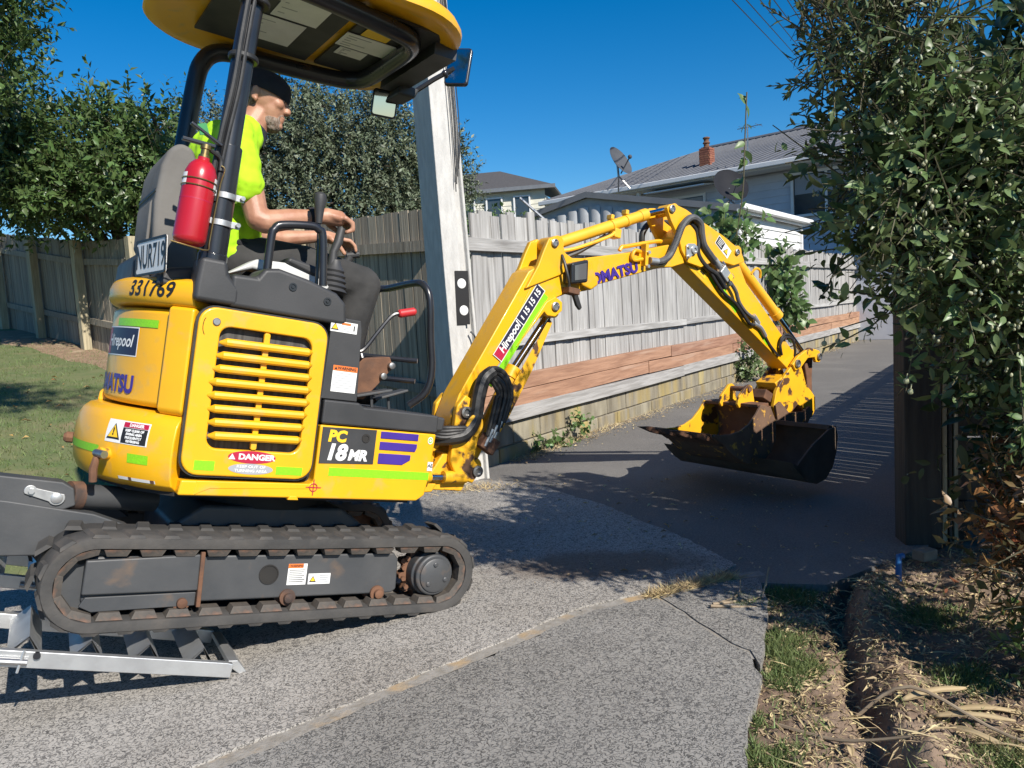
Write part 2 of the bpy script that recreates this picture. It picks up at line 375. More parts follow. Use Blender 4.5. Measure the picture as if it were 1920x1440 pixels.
# sloping lawn
def lawn_d(x, y): return (x+2.6)*-.69+(y-3.4)*.724
def lawn_z(x, y):
    d = lawn_d(x, y); return (.113*d if d > 0 else .05*d)+.018*noise.noise((x*.7, y*.7, 0))*min(1, max(0, d))-.004
def lawn_fn(a, b):
    s, d = -9+24*a, -.12+16*b      # s along the apron edge, d away from it
    x = -2.6+.724*s-.69*d; y = 3.4+.69*s+.724*d
    return (x, y, lawn_z(x, y))
g = G()
def lf(a, b):
    s, d = -12+15.2*a, -.03+16*b
    x, y = -2.6+.724*s-.69*d, 3.4+.69*s+.724*d
    return (x, y, lawn_z(x, y))
g.grid(90, 90, lf); lawn = tag(g.build('lawn', M['lawn']), kind='structure')
# dry mulch strip along the foot of the timber fence
LF = lambda t: (-6.15+1.4*t, 11.4-1.25*t)
g = G()
def mf(a, b):
    t = -1.7+5.3*a; x, y = LF(t); w = (-.15+(.85+.25*noise.noise((t*1.9, 3, 1)))*b)
    x += -.666*w; y += -.746*w
    return (x, y, lawn_z(x, y)+.012-.03*(1 if b > .98 else 0))
g.grid(60, 6, mf); tag(g.build('mulch_strip', M['mulch']), kind='structure')

# garden bed with a trench
TR = [(-1, .55), (1.0, .66), (1.752, .831), (2.26, .994), (2.6, 1.10), (2.852, 1.218), (3.1, 1.36), (3.5, 1.6), (5, 2.4)]
def trench_x(y):
    for i in range(len(TR)-1):
        if y <= TR[i+1][0]:
            f = (y-TR[i][0])/(TR[i+1][0]-TR[i][0]); return TR[i][1]+f*(TR[i+1][1]-TR[i][1])
    return TR[-1][1]
def bed_edge(y): return .512+(y-1.784)*(.403 if y < 2.7 else .25) if y < 3.1 else 1.04+(y-3.1)*.5
def bed_z(x, y):
    e = x-bed_edge(y); d = x-trench_x(y)+.02*noise.noise((0, y*9, 2))
    z = -.035+.02*noise.noise((x*3, y*3, 0))+.016*noise.noise((x*12, y*12, 1))+.010*noise.noise((x*31, y*31, 2))+.006*noise.noise((x*70, y*70, 3))
    k = max(0, min(1, (3.4-y)/.5))
    z -= k*.070*math.exp(-((d+.02*noise.noise((x*6,y*6,9)))/.036)**2)
    z += k*(.050*math.exp(-((d-.12)/.085)**2))*(1+.9*noise.noise((x*6, y*6, 5)))
    z += .02*max(0, e-.4)
    if e < 0: z = min(z, -.03+e*.8)
    return max(z, -.115) if e > -.02 else -.115
g = G(); g.grid(300, 330, lambda a, b: (-.2+3.6*a, .6+3.6*b, bed_z(-.2+3.6*a, .6+3.6*b)))
bed = tag(g.build('garden_bed', M['earth'], sm=80), kind='structure')

# ------------------------------------------------------------------ right-hand fence on its block wall
def wood(name, a, b, c, st, rand=.14, lo3=.58, hi3=.75): return pm(name, a, b, 3, .85, bump=.35, bscale=7, stretch=st, rand=rand, col3=c, s3=1.3, lo3=lo3, hi3=hi3, detail=8, lo=.38, hi=.62)
M['pal'] = wood('weathered_paling', (.385, .375, .36), (.275, .265, .25), (.19, .18, .17), (14, 14, .9))
M['rail'] = wood('weathered_rail', (.40, .39, .375), (.28, .27, .255), (.19, .18, .17), (.9, 14, 14))
M['sleeper'] = wood('treated_sleeper', (.38, .215, .135), (.27, .145, .09), (.42, .28, .20), (.9, 12, 12))
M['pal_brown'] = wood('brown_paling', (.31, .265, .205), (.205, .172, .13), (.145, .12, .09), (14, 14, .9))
M['post'] = wood('fence_post', (.40, .345, .23), (.28, .24, .16), (.22, .20, .12), (12, 12, .9))
M['block'] = pm('stained_block', (.30, .27, .20), (.165, .145, .105), 3, .92, bump=.4, bscale=60, stretch=(3.5, 3.5, .7), col3=(.36, .28, .10), s3=1.4, lo3=.50, hi3=.70, rand=.12)
M['mortar'] = pm('mortar', (.23, .205, .165), (.16, .14, .11), 20, .95)
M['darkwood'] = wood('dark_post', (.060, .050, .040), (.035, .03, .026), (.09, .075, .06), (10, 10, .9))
FX, FY, FA = -.034, 5.897, math.atan2(.824, .566)
wall = empty('retaining_wall', (FX, FY, 0), (0, 0, FA), 'low stained concrete block wall under the grey paling fence', 'wall')
G().box((7.1, .11, .06), (15.1, .19, .42)).build('mortar_core', M['mortar'], wall, sm=0)
blk = [G().box((0, .1, 0), (.388, .2, h)).mesh('block', M['block'], 0) for h in (.19, .172)]
for c, (z, h) in enumerate(((.008, 0), (.200, 1))):
    for i in range(38):
        x = -.36+.4*i+(.2 if c else 0)
        if x > 14.6: continue
        o = link('block', blk[h], wall, (x, random.uniform(-.004, .004), z)); m_ = o.modifiers.new('b', 'BEVEL'); m_.width = .006; m_.segments = 1
fence = empty('paling_fence', (FX, FY, 0), (0, 0, FA), 'long sunlit grey paling fence with red-brown sleepers behind the excavator arm', 'fence')
pm_ = []
for k in range(7):
    w = random.uniform(.088, .108); h = random.uniform(1.27, 1.33); g = G(); n_ = 6; vs = []
    for j in range(n_+1):
        z = .60+h*j/n_; dx = .003*math.sin(k*2+j*1.3); dy = .003*math.cos(k+j)
        vs += [(-w/2+dx, .032+dy, z), (w/2+dx, .032+dy, z+(random.uniform(-.01, .01) if j == n_ else 0)), (w/2+dx, .05+dy, z), (-w/2+dx, .05+dy, z)]
    fs = [(3, 2, 1, 0), (4*n_, 4*n_+1, 4*n_+2, 4*n_+3)]
    for j in range(n_):
        for q in range(4): fs.append((4*j+q, 4*j+(q+1) % 4, 4*j+4+(q+1) % 4, 4*j+4+q))
    g.add(vs, fs); pm_.append((w, g.mesh('paling', M['pal'], 0)))
x = -.52
while x < 14.5:
    w, me = random.choice(pm_)
    o = link('paling', me, fence, (x+w/2, random.uniform(-.004, .006), random.uniform(-.012, .014)), (random.uniform(-.006, .006), random.uniform(-.008, .008), random.uniform(-.03, .03)))
    x += w+random.uniform(.001, .006)
def rails(name, z0, z1, y0, y1, mat, x0, x1, L, parent, bev=.004):
    x = x0
    while x < x1-.1:
        xe = min(x+L*random.uniform(.85, 1.1), x1); n_ = 12
        g = G(); vs = []
        ph = random.random()*6
        for j in range(n_+1):
            t = j/n_; xx = x+(xe-x-.006)*t; s = .006*math.sin(ph+t*4); y_ = .004*math.cos(ph+t*3)
            vs += [(xx-x, y0+y_, z0+s), (xx-x, y1+y_, z0+s), (xx-x, y1+y_, z1+s), (xx-x, y0+y_, z1+s)]
        fs = [(0, 1, 2, 3), (4*n_+3, 4*n_+2, 4*n_+1, 4*n_)]
        for j in range(n_):
            for q in range(4): fs.append((4*j+q, 4*j+4+q, 4*j+4+(q+1) % 4, 4*j+(q+1) % 4))
        g.add(vs, fs); g.build(name, mat, parent, sm=0, bev=bev, seg=1, loc=(x, 0, 0)); x = xe
rails('rail', 1.595, 1.69, -.018, .030, M['rail'], -.42, 14.5, 4.2, fence)
rails('rail', .862, .93, -.015, .030, M['rail'], -.42, 14.5, 4.6, fence)
rails('sleeper', .405, .528, -.028, .030, M['sleeper'], -.45, 14.5, 3.0, fence)
rails('sleeper', .532, .652, -.026, .030, M['sleeper'], -.45, 14.5, 3.3, fence)
rails('cap_timber', .292, .402, -.045, .10, M['rail'], -.47, 14.5, 3.6, fence)
for x in (0.9, 3.4, 5.9, 8.4, 10.9, 13.4):
    G().box((x, .12, .98), (.1, .1, 1.7)).build('post', M['rail'], fence, sm=0)

# ------------------------------------------------------------------ left-hand fence up the lawn
def interp(x, xs, ys):
    if x <= xs[0]: return ys[0]
    for i in range(len(xs)-1):
        if x <= xs[i+1]: return ys[i]+(ys[i+1]-ys[i])*(x-xs[i])/(xs[i+1]-xs[i])
    return ys[-1]
ltop = lambda t: interp(t, (-5, -2, -1, 0, 1, 2, 3.2, 4.2), (3.85, 3.03, 2.77, 2.51, 2.36, 2.23, 2.09, 2.0))
lbas = lambda t: lawn_z(*LF(t))
LA = math.atan2(-1.25, 1.4)
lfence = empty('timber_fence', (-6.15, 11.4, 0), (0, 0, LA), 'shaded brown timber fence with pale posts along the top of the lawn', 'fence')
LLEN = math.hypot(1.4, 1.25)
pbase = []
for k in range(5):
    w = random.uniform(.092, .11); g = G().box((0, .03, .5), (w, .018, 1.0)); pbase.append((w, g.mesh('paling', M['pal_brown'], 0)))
s = -4.2*LLEN
while s < 4.0*LLEN:
    t = s/LLEN; w, me = random.choice(pbase); b = lbas(t)-.02; tp = ltop(t)
    o = link('paling', me, lfence, (s, random.uniform(-.004, .004), b), (0, random.uniform(-.008, .008), random.uniform(-.02, .02))); o.scale = (1, 1, tp-b+random.uniform(-.012, .012))
    s += w+random.uniform(.001, .008)
for t in (-4.0, -3.0, -1.98, -1, 0, 1, 2, 3):
    b = lbas(t)-.1; tp = ltop(t)+.02
    g = G().box((0, -.085, 0), (.13, .115, tp-b)); g.build('post', M['post'], lfence, sm=0, bev=.006, loc=(t*LLEN, 0, (tp+b)/2))
ts = [-4.0, -3.0, -1.98, -1, 0, 1, 2, 3, 4.0]
for i in range(len(ts)-1):
    for up in (0, 1):
        z = [(ltop(t)-.3 if up else lbas(t)+.42) for t in ts[i:i+2]]
        x0_, x1_ = ts[i]*LLEN+.07, ts[i+1]*LLEN-.07; g = G()
        vs = [(0, -.03, z[0]-.045), (0, .02, z[0]-.045), (0, .02, z[0]+.045), (0, -.03, z[0]+.045), (x1_-x0_, -.03, z[1]-.045), (x1_-x0_, .02, z[1]-.045), (x1_-x0_, .02, z[1]+.045), (x1_-x0_, -.03, z[1]+.045)]
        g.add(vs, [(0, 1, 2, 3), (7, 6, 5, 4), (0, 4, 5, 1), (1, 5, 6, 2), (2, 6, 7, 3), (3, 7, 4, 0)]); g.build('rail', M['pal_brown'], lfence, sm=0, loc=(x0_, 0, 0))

# pale neighbour fence glimpsed behind
nf = empty('pale_fence', (-9.5, 17.2, 1.3), (0, 0, -.35), 'pale grey paling fence glimpsed behind the leafy tree at left', 'fence')
pw = G().box((0, 0, .85), (.14, .02, 1.7)).mesh('paling', M['pal'], 0)
for i in range(58): link('paling', pw, nf, (i*.15, random.uniform(-.01, .01), random.uniform(-.03, .03)-.03*i*.15*0))
G().box((4.3, .05, 1.2), (8.8, .05, .09)).build('rail', M['rail'], nf, sm=0)

# ------------------------------------------------------------------ concrete power pole
M['pole'] = pm('pole_concrete', (.53, .52, .495), (.44, .43, .41), 18, .9, bump=.35, bscale=70, col3=(.45, .44, .41), s3=3, stretch=(2, 2, .5), lo3=.55, hi3=.8)
pole = empty('power_pole', (-.36, 5.32, 0), (0, 0, R(34)), 'white concrete power pole with a black and white reflector plate', 'power pole')
g = G(); H = 9.0
def polering(z):
    f = 1-z/22; hx, hy = .112*f, .135*f; lx = -.055*z*.40
    return [(lx-hx, -hy, z), (lx+hx*.22, -hy, z), (lx+hx*.30, -hy+.028, z), (lx+hx*.74, -hy+.028, z), (lx+hx*.82, -hy, z), (lx+hx, -hy, z), (lx+hx, hy, z), (lx-hx, hy, z)]
zs = [-.3, .6, 2, 4, 6.5, 9]; vs = []; fs = []
for z in zs: vs += polering(z)
for i in range(len(zs)-1):
    for j in range(8): fs.append((8*i+j, 8*i+(j+1) % 8, 8*i+8+(j+1) % 8, 8*i+8+j))
fs += [tuple(range(7, -1, -1)), tuple(range(40, 48))]
g.add(vs, fs); g.build('shaft', M['pole'], pole, sm=0, bev=.008)
lx = lambda z: -.055*z*.40
fy = lambda z: -.135*(1-z/22)
g = G().box((lx(1.24)+.012, fy(1.24)-.006, 1.25), (.10, .006, .36), Matrix.Rotation(.025, 3, 'Y')); rp = g.build('reflector_plate', M['ink'], pole, sm=0)
for z in (1.345, 1.165): G().lathe([(.033, 0), (.033, .004), (.028, .006)], (lx(z)+.012, fy(z)-.0095, z), (0, -1, 0), 28).build('reflector_disc', M['white'], rp)
G().tube(smooth_path([(.03, fy(.95)-.004, 1.02), (.05, fy(.95)-.02, .99), (.055, fy(.95)-.02, .95), (.035, fy(.95)-.012, .93)], 4), .006, 8).build('hook', M['gloss_black'], pole)
for i, x_ in enumerate((.045, .057, .071, .083)):
    g = G(); zt = 8.5; zb = 1.95+.05*i; g.tube(smooth_path([(lx(zt)+x_*.6, fy(zt)+.01, zt), (lx(4)+x_*.8, fy(4)-.002, 4), (lx(2.5)+x_+.006*i, fy(2.5)-.012, 2.5), (lx(zb)+x_*.9-.01, fy(zb)-.012, zb)], 6), .0035, 6); g.build('cable', M['hose'], pole)
# ------------------------------------------------------------------ houses beyond the fence
M['wb_white'] = pm('white_weatherboard', (.70, .70, .68), (.64, .64, .62), 4, .6, rand=.02)
M['wb_cream'] = pm('cream_weatherboard', (.62, .60, .50), (.56, .54, .45), 4, .6, rand=.02)
M['wb_blue'] = pm('grey_blue_weatherboard', (.55, .57, .62), (.50, .52, .57), 4, .6, rand=.02)
M['trim'] = pm('white_trim', (.72, .72, .71), (.66, .66, .65), 5, .5)
M['metalroof'] = pm('grey_metal_roof', (.15, .155, .17), (.125, .13, .145), 3, .45, metal=.2)
M['tileroof'] = pm('dark_tile_roof', (.062, .058, .057), (.085, .08, .077), 14, .8, bump=.4, bscale=25)
M['shedgrey'] = pm('grey_shed_cladding', (.50, .51, .52), (.44, .45, .46), 6, .5)
M['sheddark'] = pm('grey_flashing', (.16, .17, .185), (.14, .15, .165), 6, .5)
M['pane'] = pm('window_glass', (.045, .06, .075), (.03, .04, .05), 2, .06, coat=.4)
M['brick'] = pm('chimney_brick', (.28, .11, .065), (.21, .08, .05), 20, .9, bump=.3, rand=.12)
M['curtain'] = pm('pale_blind', (.30, .31, .33), None, 5, .8)

def frame_mat(o, ux, uy=None):
    """matrix with local x along ux (horizontal), z up"""
    ux = Vector(ux).normalized(); uz = Vector((0, 0, 1)); uy = uz.cross(ux)
    return math.atan2(ux.y, ux.x)

def boards(root, L, z0, z1, mat, pitch=.16, y=0, top=None, name='weatherboard'):
    """lapped boards on local xz plane, facing -y"""
    n_ = int((z1-z0)/pitch)+1
    for i in range(n_):
        za = z0+i*pitch; zb = min(za+pitch+.012, z1)
        if zb-za < .03: continue
        x0, x1 = 0, L
        if top: x0, x1 = top((za+zb)/2)
        g = G(); g.add([(x0, y-.024, za), (x1, y-.024, za), (x1, y-.004, zb), (x0, y-.004, zb), (x0, y+.01, za), (x1, y+.01, za), (x1, y+.01, zb), (x0, y+.01, zb)],
            [(0, 1, 2, 3), (4, 7, 6, 5), (0, 4, 5, 1), (3, 2, 6, 7), (0, 3, 7, 4), (1, 5, 6, 2)]); g.build(name, mat, root, sm=0)

def window(root, x, z, w, h, lights=1, y=0, blind=True, name='window'):
    """window facing -y with its frame, panes, sill"""
    g = G().box((x, y-.02, z), (w, .02, h)); f = g.build(name, M['pane'], root, sm=0)
    t = .06; g = G()
    g.box((x, y-.045, z+h/2+t/2), (w+2*t, .06, t)); g.box((x-w/2-t/2, y-.045, z), (t, .06, h)); g.box((x+w/2+t/2, y-.045, z), (t, .06, h))
    for k in range(1, lights): g.box((x-w/2+w*k/lights, y-.042, z), (.05, .05, h))
    g.build('frame', M['trim'], f, sm=0); G().box((x, y-.06, z-h/2-t/2), (w+.2, .10, t)).build('sill', M['trim'], f, sm=0)
    if blind: G().box((x, y-.0345, z+h*.24), (w*.96, .006, h*.46)).build('blind', M['curtain'], f, sm=0)
    return f

# garage with ribbed gable: local x from near corner leftwards along the gable
SB = Vector((3.62, 12.0, 0)); gd = Vector((-.82, .57, 0)).normalized(); sdv = Vector((.57, .82, 0)).normalized()
shed = empty('garage', (SB.x, SB.y, 0), (0, 0, math.atan2(sdv.y, sdv.x)), 'low grey garage with ribbed gable end and white weatherboard side beyond the fence', 'garage')
# in the shed frame: +x runs along the white side wall (away), +y runs along the gable (left)
EZ, RZ, HW, SL = 2.52, 3.0, 2.6, 3.6
G().prism([(0, 0), (0, EZ), (HW, RZ), (2*HW, EZ), (2*HW, 0)], .03, SL, 'yz').build('wall_core', M['shedgrey'], shed, sm=0)
boards(shed, SL, .9, EZ-.06, M['wb_white'], .15, 0)
G().box((SL+.0, -.03, 1.6), (.09, .07, 1.8)).build('corner_board', M['trim'], shed, sm=0)
nr = 22
for i in range(nr):                      # rounded ribs on the gable
    y0 = .12+i*(2*HW-.24)/nr; y1 = y0+(2*HW-.24)/nr-.012; ym = (y0+y1)/2; zt = EZ+(RZ-EZ)*(1-abs(ym-HW)/HW)-.14
    g = G(); n_ = 6; vs = []
    for j in range(n_+1):
        t = j/n_; y = y0+(y1-y0)*t; xx = .02-.028*math.sin(math.pi*t)**.6
        vs += [(xx, y, 1.0), (xx, y, zt)]
    g.add(vs, [(2*j, 2*j+2, 2*j+3, 2*j+1) for j in range(n_)]); g.build('rib_panel', M['shedgrey'], shed, sm=60)
def slab3(root, name, pts, th, mat, nrm=(0, 0, 1)):
    g = G(); nv = Vector(nrm).normalized()*th; P_ = [Vector(p) for p in pts]; k = len(P_)
    g.add([p for p in P_]+[p-nv for p in P_], [tuple(range(k)), tuple(range(2*k-1, k-1, -1))]+[(i, k+i, k+(i+1) % k, (i+1) % k) for i in range(k)]); return g.build(name, mat, root, sm=0)
slab3(shed, 'roof', [(-.03, -.12, EZ+.01), (SL+.3, -.12, EZ+.01), (SL+.3, HW, RZ+.06), (-.03, HW, RZ+.06)], .05, M['metalroof'])
slab3(shed, 'roof', [(-.03, HW, RZ+.06), (SL+.3, HW, RZ+.06), (SL+.3, 2*HW+.3, EZ-.02), (-.03, 2*HW+.3, EZ-.02)], .05, M['metalroof'])
for a, b in (((-.31, -.12), (-.31, HW)), ((-.31, HW), (-.31, 2*HW+.3))):
    za = EZ-.02 if abs(a[1]-HW) > .1 else RZ+.06; zb = EZ-.02 if abs(b[1]-HW) > .1 else RZ+.06
    G().add([(-.065, a[1], za+.03), (-.065, b[1], zb+.03), (-.065, b[1], zb-.07), (-.065, a[1], za-.07), (-.035, a[1], za+.03), (-.035, b[1], zb+.03), (-.035, b[1], zb-.07), (-.035, a[1], za-.07)],
        [(0, 1, 2, 3), (7, 6, 5, 4), (0, 4, 5, 1), (2, 6, 7, 3), (0, 3, 7, 4), (1, 5, 6, 2)]).build('barge_board', M['sheddark'], shed, sm=0)
G().box((SL/2, -.165, EZ-.03), (SL+.6, .09, .09)).build('gutter', M['trim'], shed, sm=0, bev=.02)
G().box((SL/2, -.10, EZ-.09), (SL+.6, .03, .05)).build('fascia', M['trim'], shed, sm=0)

# large house with grey metal roof
E1 = Vector((1.25, 22.5, 4.2)); E3 = Vector((10.0, 14.8, 4.2))
hx = (E3-E1).normalized(); hl = (E3-E1).length
house = empty('house', (E1.x, E1.y, 0), (0, 0, math.atan2(hx.y, hx.x)), 'grey-blue weatherboard house with a grey metal roof and brick chimney', 'house')
hm = Matrix.Rotation(-math.atan2(hx.y, hx.x), 4, 'Z')
def hl_(p): q_ = hm @ (Vector(p)-Vector((E1.x, E1.y, 0))); return (q_.x, q_.y, q_.z)
roofp = [hl_(E1-hx*.2+Vector((0, 0, 0))), hl_(E3), hl_((13.6, 18.8, 5.9)), hl_((6.25, 24.2, 5.68))]
rf = slab3(house, 'roof', roofp, .08, M['metalroof'])
P0, P1, P2, P3 = [Vector(p) for p in roofp]
for i in range(46):                      # standing ribs of the roofing
    t = (i+.5)/46; a = P0.lerp(P1, t); b = P3.lerp(P2, t); nz_ = Vector((0, 0, .012))
    G().tube([a+nz_, b+nz_], .014, 5).build('roof_rib', M['metalroof'], rf)
G().tube([Vector(roofp[3])+Vector((0, 0, .03)), Vector(roofp[2])+Vector((0, 0, .03))], .06, 8).build('ridge_cap', M['metalroof'], rf)
G().box((hl/2, -.07, 4.13), (hl+.3, .12, .12)).build('gutter', M['trim'], house, sm=0, bev=.02)
G().box((hl/2, .30, 4.06), (hl, .62, .04)).build('soffit', M['wb_white'], house, sm=0)
G().box((hl/2, 2.7, 2.08), (hl, 4.0, 4.16)).build('wall_core', M['wb_blue'], house, sm=0)
boards(house, hl, 1.6, 4.02, M['wb_blue'], .17, .66)
window(house, 7.7, 3.42, 1.5, .92, 2, .64)
window(house, 3.9, 3.35, 1.5, .8, 2, .64)
for xx in (3.0, 5.6): G().box((xx, .2, 3.2), (.09, .09, 1.8)).build('verandah_post', M['trim'], house, sm=0)
slab3(house, 'awning', [(3.3, -.05, 3.95), (5.0, -.05, 3.95), (5.0, .6, 4.02), (3.3, .6, 4.02)], .03, M['trim'])
# chimney of bricks with a clay pot
cb = Vector(hl_((5.45, 20.6, 4.62))); K_ = .70; bm_ = G().box((0, 0, 0), (.19*K_, .085*K_, .07*K_)).mesh('brick', M['brick'], 0); bm2 = G().box((0, 0, 0), (.085*K_, .19*K_, .07*K_)).mesh('brick', M['brick'], 0)
ch = G().box((cb.x, cb.y, cb.z), (.36*K_, .36*K_, 1.0*K_)).build('chimney', M['mortar'], house, sm=0)
for r_ in range(7):
    z = cb.z+(.03+.08*r_)*K_-.02
    for k in (-1, 1):
        for s_ in (-1, 1):
            link('brick', bm_, ch, (cb.x+(k*.0975+(.02 if r_ % 2 else -.02))*K_, cb.y+s_*.175*K_, z)); link('brick', bm2, ch, (cb.x+s_*.175*K_, cb.y+k*.0975*K_, z))
G().box((cb.x, cb.y, cb.z+.57*K_), (.42*K_, .42*K_, .07*K_)).build('chimney_cap', M['brick'], ch, sm=0)
G().lathe([(r*K_, t*K_) for r, t in ((.13, 0), (.14, .04), (.10, .07), (.10, .16), (.14, .19), (.09, .27), (.10, .34), (.13, .36), (.13, .40), (.08, .42))], (cb.x, cb.y, cb.z+.605*K_), (0, 0, 1), 18).build('chimney_pot', M['rust'], ch)
# tv aerial
ap = Vector(hl_((5.9, 18.6, 4.2)))
G().tube([(ap.x, ap.y, 4.25), (ap.x, ap.y, 5.15)], .016, 6).tube([(ap.x-.25, ap.y, 5.1), (ap.x+.35, ap.y, 5.1)], .009, 5).tube([(ap.x-.1, ap.y-.25, 5.1), (ap.x-.1, ap.y+.25, 5.1)], .006, 4).tube([(ap.x+.1, ap.y-.22, 5.1), (ap.x+.1, ap.y+.22, 5.1)], .006, 4).tube([(ap.x+.28, ap.y-.2, 5.1), (ap.x+.28, ap.y+.2, 5.1)], .006, 4).build('aerial', M['steel'], house)

def dish(loc, r, tilt, az, label, stand, mat_='dishgrey'):
    d = empty('satellite_dish', loc, (0, 0, 0), label, 'satellite dish', 'satellite dishes on the roofs')
    ax = Vector((math.sin(az)*math.cos(tilt), math.cos(az)*math.cos(tilt), math.sin(tilt)))
    G().lathe([(r*.05, -.004), (r*.4, r*.04), (r*.75, r*.13), (r, r*.24), (r*1.02, r*.25), (r*.99, r*.225), (r*.7, r*.095), (r*.05, -.02)], Vector((0, 0, stand)), ax, 32).build('reflector', M[mat_], d)
    f = Vector((0, 0, stand))+ax*r*1.0-Vector((0, 0, r*.25))
    G().tube([Vector((0, 0, stand))-Vector((0, 0, r*.8))+ax*r*.2, f], .012, 6).ball(f, .04).build('feed_arm', M['dishgrey'], d)
    G().tube([(0, 0, stand)-ax*.03 if False else Vector((0, 0, stand))-ax*.02, (0, 0, stand*.45)], .022, 8).tube([(0, 0, stand*.5), (-.22, .05, 0)], .014, 6).tube([(0, 0, stand*.5), (.2, -.04, 0)], .014, 6).tube([(0, 0, stand*.5), (.02, .25, 0)], .014, 6).build('mount', M['steel'], d)
    return d
M['dishdark'] = pm('dark_dish', (.020, .021, .026), (.016, .017, .021), 4, .7, spec=.12)
M['dishgrey'] = pm('dish_grey', (.075, .08, .09), (.06, .065, .075), 4, .65, spec=.2)
dish((2.27, 15.0, 3.32), .30, R(28), R(130), 'satellite dish on a tripod above the left of the garage roof', .50)
dish((3.85, 13.2, 2.58), .31, R(28), R(165), 'dark satellite dish above the right end of the garage gable', .40, 'dishdark')
# stay pole leaning over the garage
sp = empty('stay_pole', (1.15, 11.5, 1.95), (0, 0, 0), 'thin grey stay pole leaning over the fence before the garage', 'pole')
G().tube([(0.08, .6, 0), (-.85, .9, .95)], .022, 8).build('stay_tube', M['galv'], sp)

# cream house far left
lh = empty('cream_house', (-4.6, 31.5, .30), (0, 0, R(-10)), 'far cream weatherboard house with dark tiled roof beside the power pole', 'house')
G().box((3.2, 3, 2.6), (6.4, 5.9, 5.2)).build('wall_core', M['wb_cream'], lh, sm=0)
boards(lh, 6.4, 3.0, 5.6, M['wb_cream'], .19, .03)
g = G().box((6.42, 3, 2.6), (.04, 6, 5.2)).build('side_wall', M['wb_cream'], lh, sm=0)
rp_ = [(-.4, -.22, 5.55), (6.8, -.22, 5.55), (4.2, 2.8, 6.75), (1.8, 2.8, 6.75)]
slab3(lh, 'roof', rp_, .10, M['tileroof']); slab3(lh, 'roof', [(6.8, -.22, 5.55), (6.8, 6.2, 5.55), (4.2, 2.8, 6.75)], .10, M['tileroof'])
G().box((3.2, -.25, 5.50), (7.3, .1, .14)).build('gutter', M['sheddark'], lh, sm=0)
for xw in (3.3, 4.4, 5.5): window(lh, xw, 4.65, .55, 1.1, 1, .0, blind=False)
# overhead wires to the upper right
M['wire'] = pm('wire', (.02, .02, .022), None, 5, .6)
for i in range(5):
    a = Vector((4.27+.28*i, 15, 6.97-.015*i)); b = Vector((8.39+.26*i, 24, 8.76+.08*i)); d_ = b-a; b = b+d_*1.5; a = a-d_*1.0
    g = G(); pts = []
    for k in range(13):
        t = k/12; p = a.lerp(b, t); pts.append(p)
    g.tube(pts, .012, 5); o = g.build('overhead_wire', M['wire'], sm=60); tag(o, ('leftmost', 'second from left', 'middle', 'second from right', 'rightmost')[i]+' of the five thin overhead wires in the upper right sky', 'wire', 'overhead wires')
# red-brown timber steps at the end of the fence
bk = empty('timber_screen', (8.1, 17.9, 0), (0, 0, R(-8)), 'red-brown horizontal board screen at the far end of the paling fence', 'screen')
M['redwood'] = wood('red_brown_board', (.16, .055, .035), (.11, .04, .028), (.20, .10, .07), (.9, 12, 12))
bb = G().box((1.3, 0, 0), (2.6, .03, .16)).mesh('board', M['redwood'], 0)
for i in range(9): link('board', bb, bk, (random.uniform(-.02, .02), random.uniform(-.01, .01), .45+.185*i))
for x in (.05, 1.3, 2.55): G().box((x, .06, 1.0), (.09, .09, 2.1)).build('post', M['redwood'], bk, sm=0)
G().box((1.3, .05, .15), (2.7, .3, .34)).build('base_wall', M['block'], bk, sm=0)
# ------------------------------------------------------------------ excavator (local x forward, y left, z up)
MO = (-1.106, 2.97, .114); MR = (0, R(12.3), R(34))
ex = empty('excavator', MO, MR, 'yellow mini excavator with open canopy creeping down loading ramps', 'excavator')
def S(u0, w0, v=-.4755, ang=0.0):
    ca, sa = math.cos(ang), math.sin(ang)
    return lambda a, b: (u0+a*ca-b*sa, v, w0+a*sa+b*ca)
def T(th0, w0, r):
    return lambda a, b: (-r*math.cos(R(th0)+a/r), -r*math.sin(R(th0)+a/r), w0+b)
def lift(mp, d, ax=1):
    def f(a, b):
        p = list(mp(a, b))
        if ax == 1: p[1] -= d
        else:
            q_ = math.hypot(p[0], p[1]); p[0] *= (q_+d)/q_; p[1] *= (q_+d)/q_
        return tuple(p)
    return f
def plate(g, mp, w, h, r=.002, nx=1, mi=0):
    """sticker ground: flat w x h sheet through the mapping"""
    g.mi = mi
    g.grid(nx, 1, lambda a, b: mp((a-.5)*w, (b-.5)*h))
def oval(g, mp, w, h, mi=0, n=28):
    g.mi = mi; g.add([mp(w/2*math.cos(2*math.pi*i/n), h/2*math.sin(2*math.pi*i/n)) for i in range(n)], [tuple(range(n))])
def tri(g, mp, cx, cy, s, mi): g.mi = mi; g.add([mp(cx-s/2, cy-s*.43), mp(cx+s/2, cy-s*.43), mp(cx, cy+s*.43)], [(0, 1, 2)])
def lines(g, mp, x0, x1, ys, h, mi):
    g.mi = mi
    for k, y in enumerate(ys):
        xe = x1-(x1-x0)*(.25*((k*37) % 5)/5); g.add([mp(x0, y-h/2), mp(xe, y-h/2), mp(xe, y+h/2), mp(x0, y+h/2)], [(0, 1, 2, 3)])

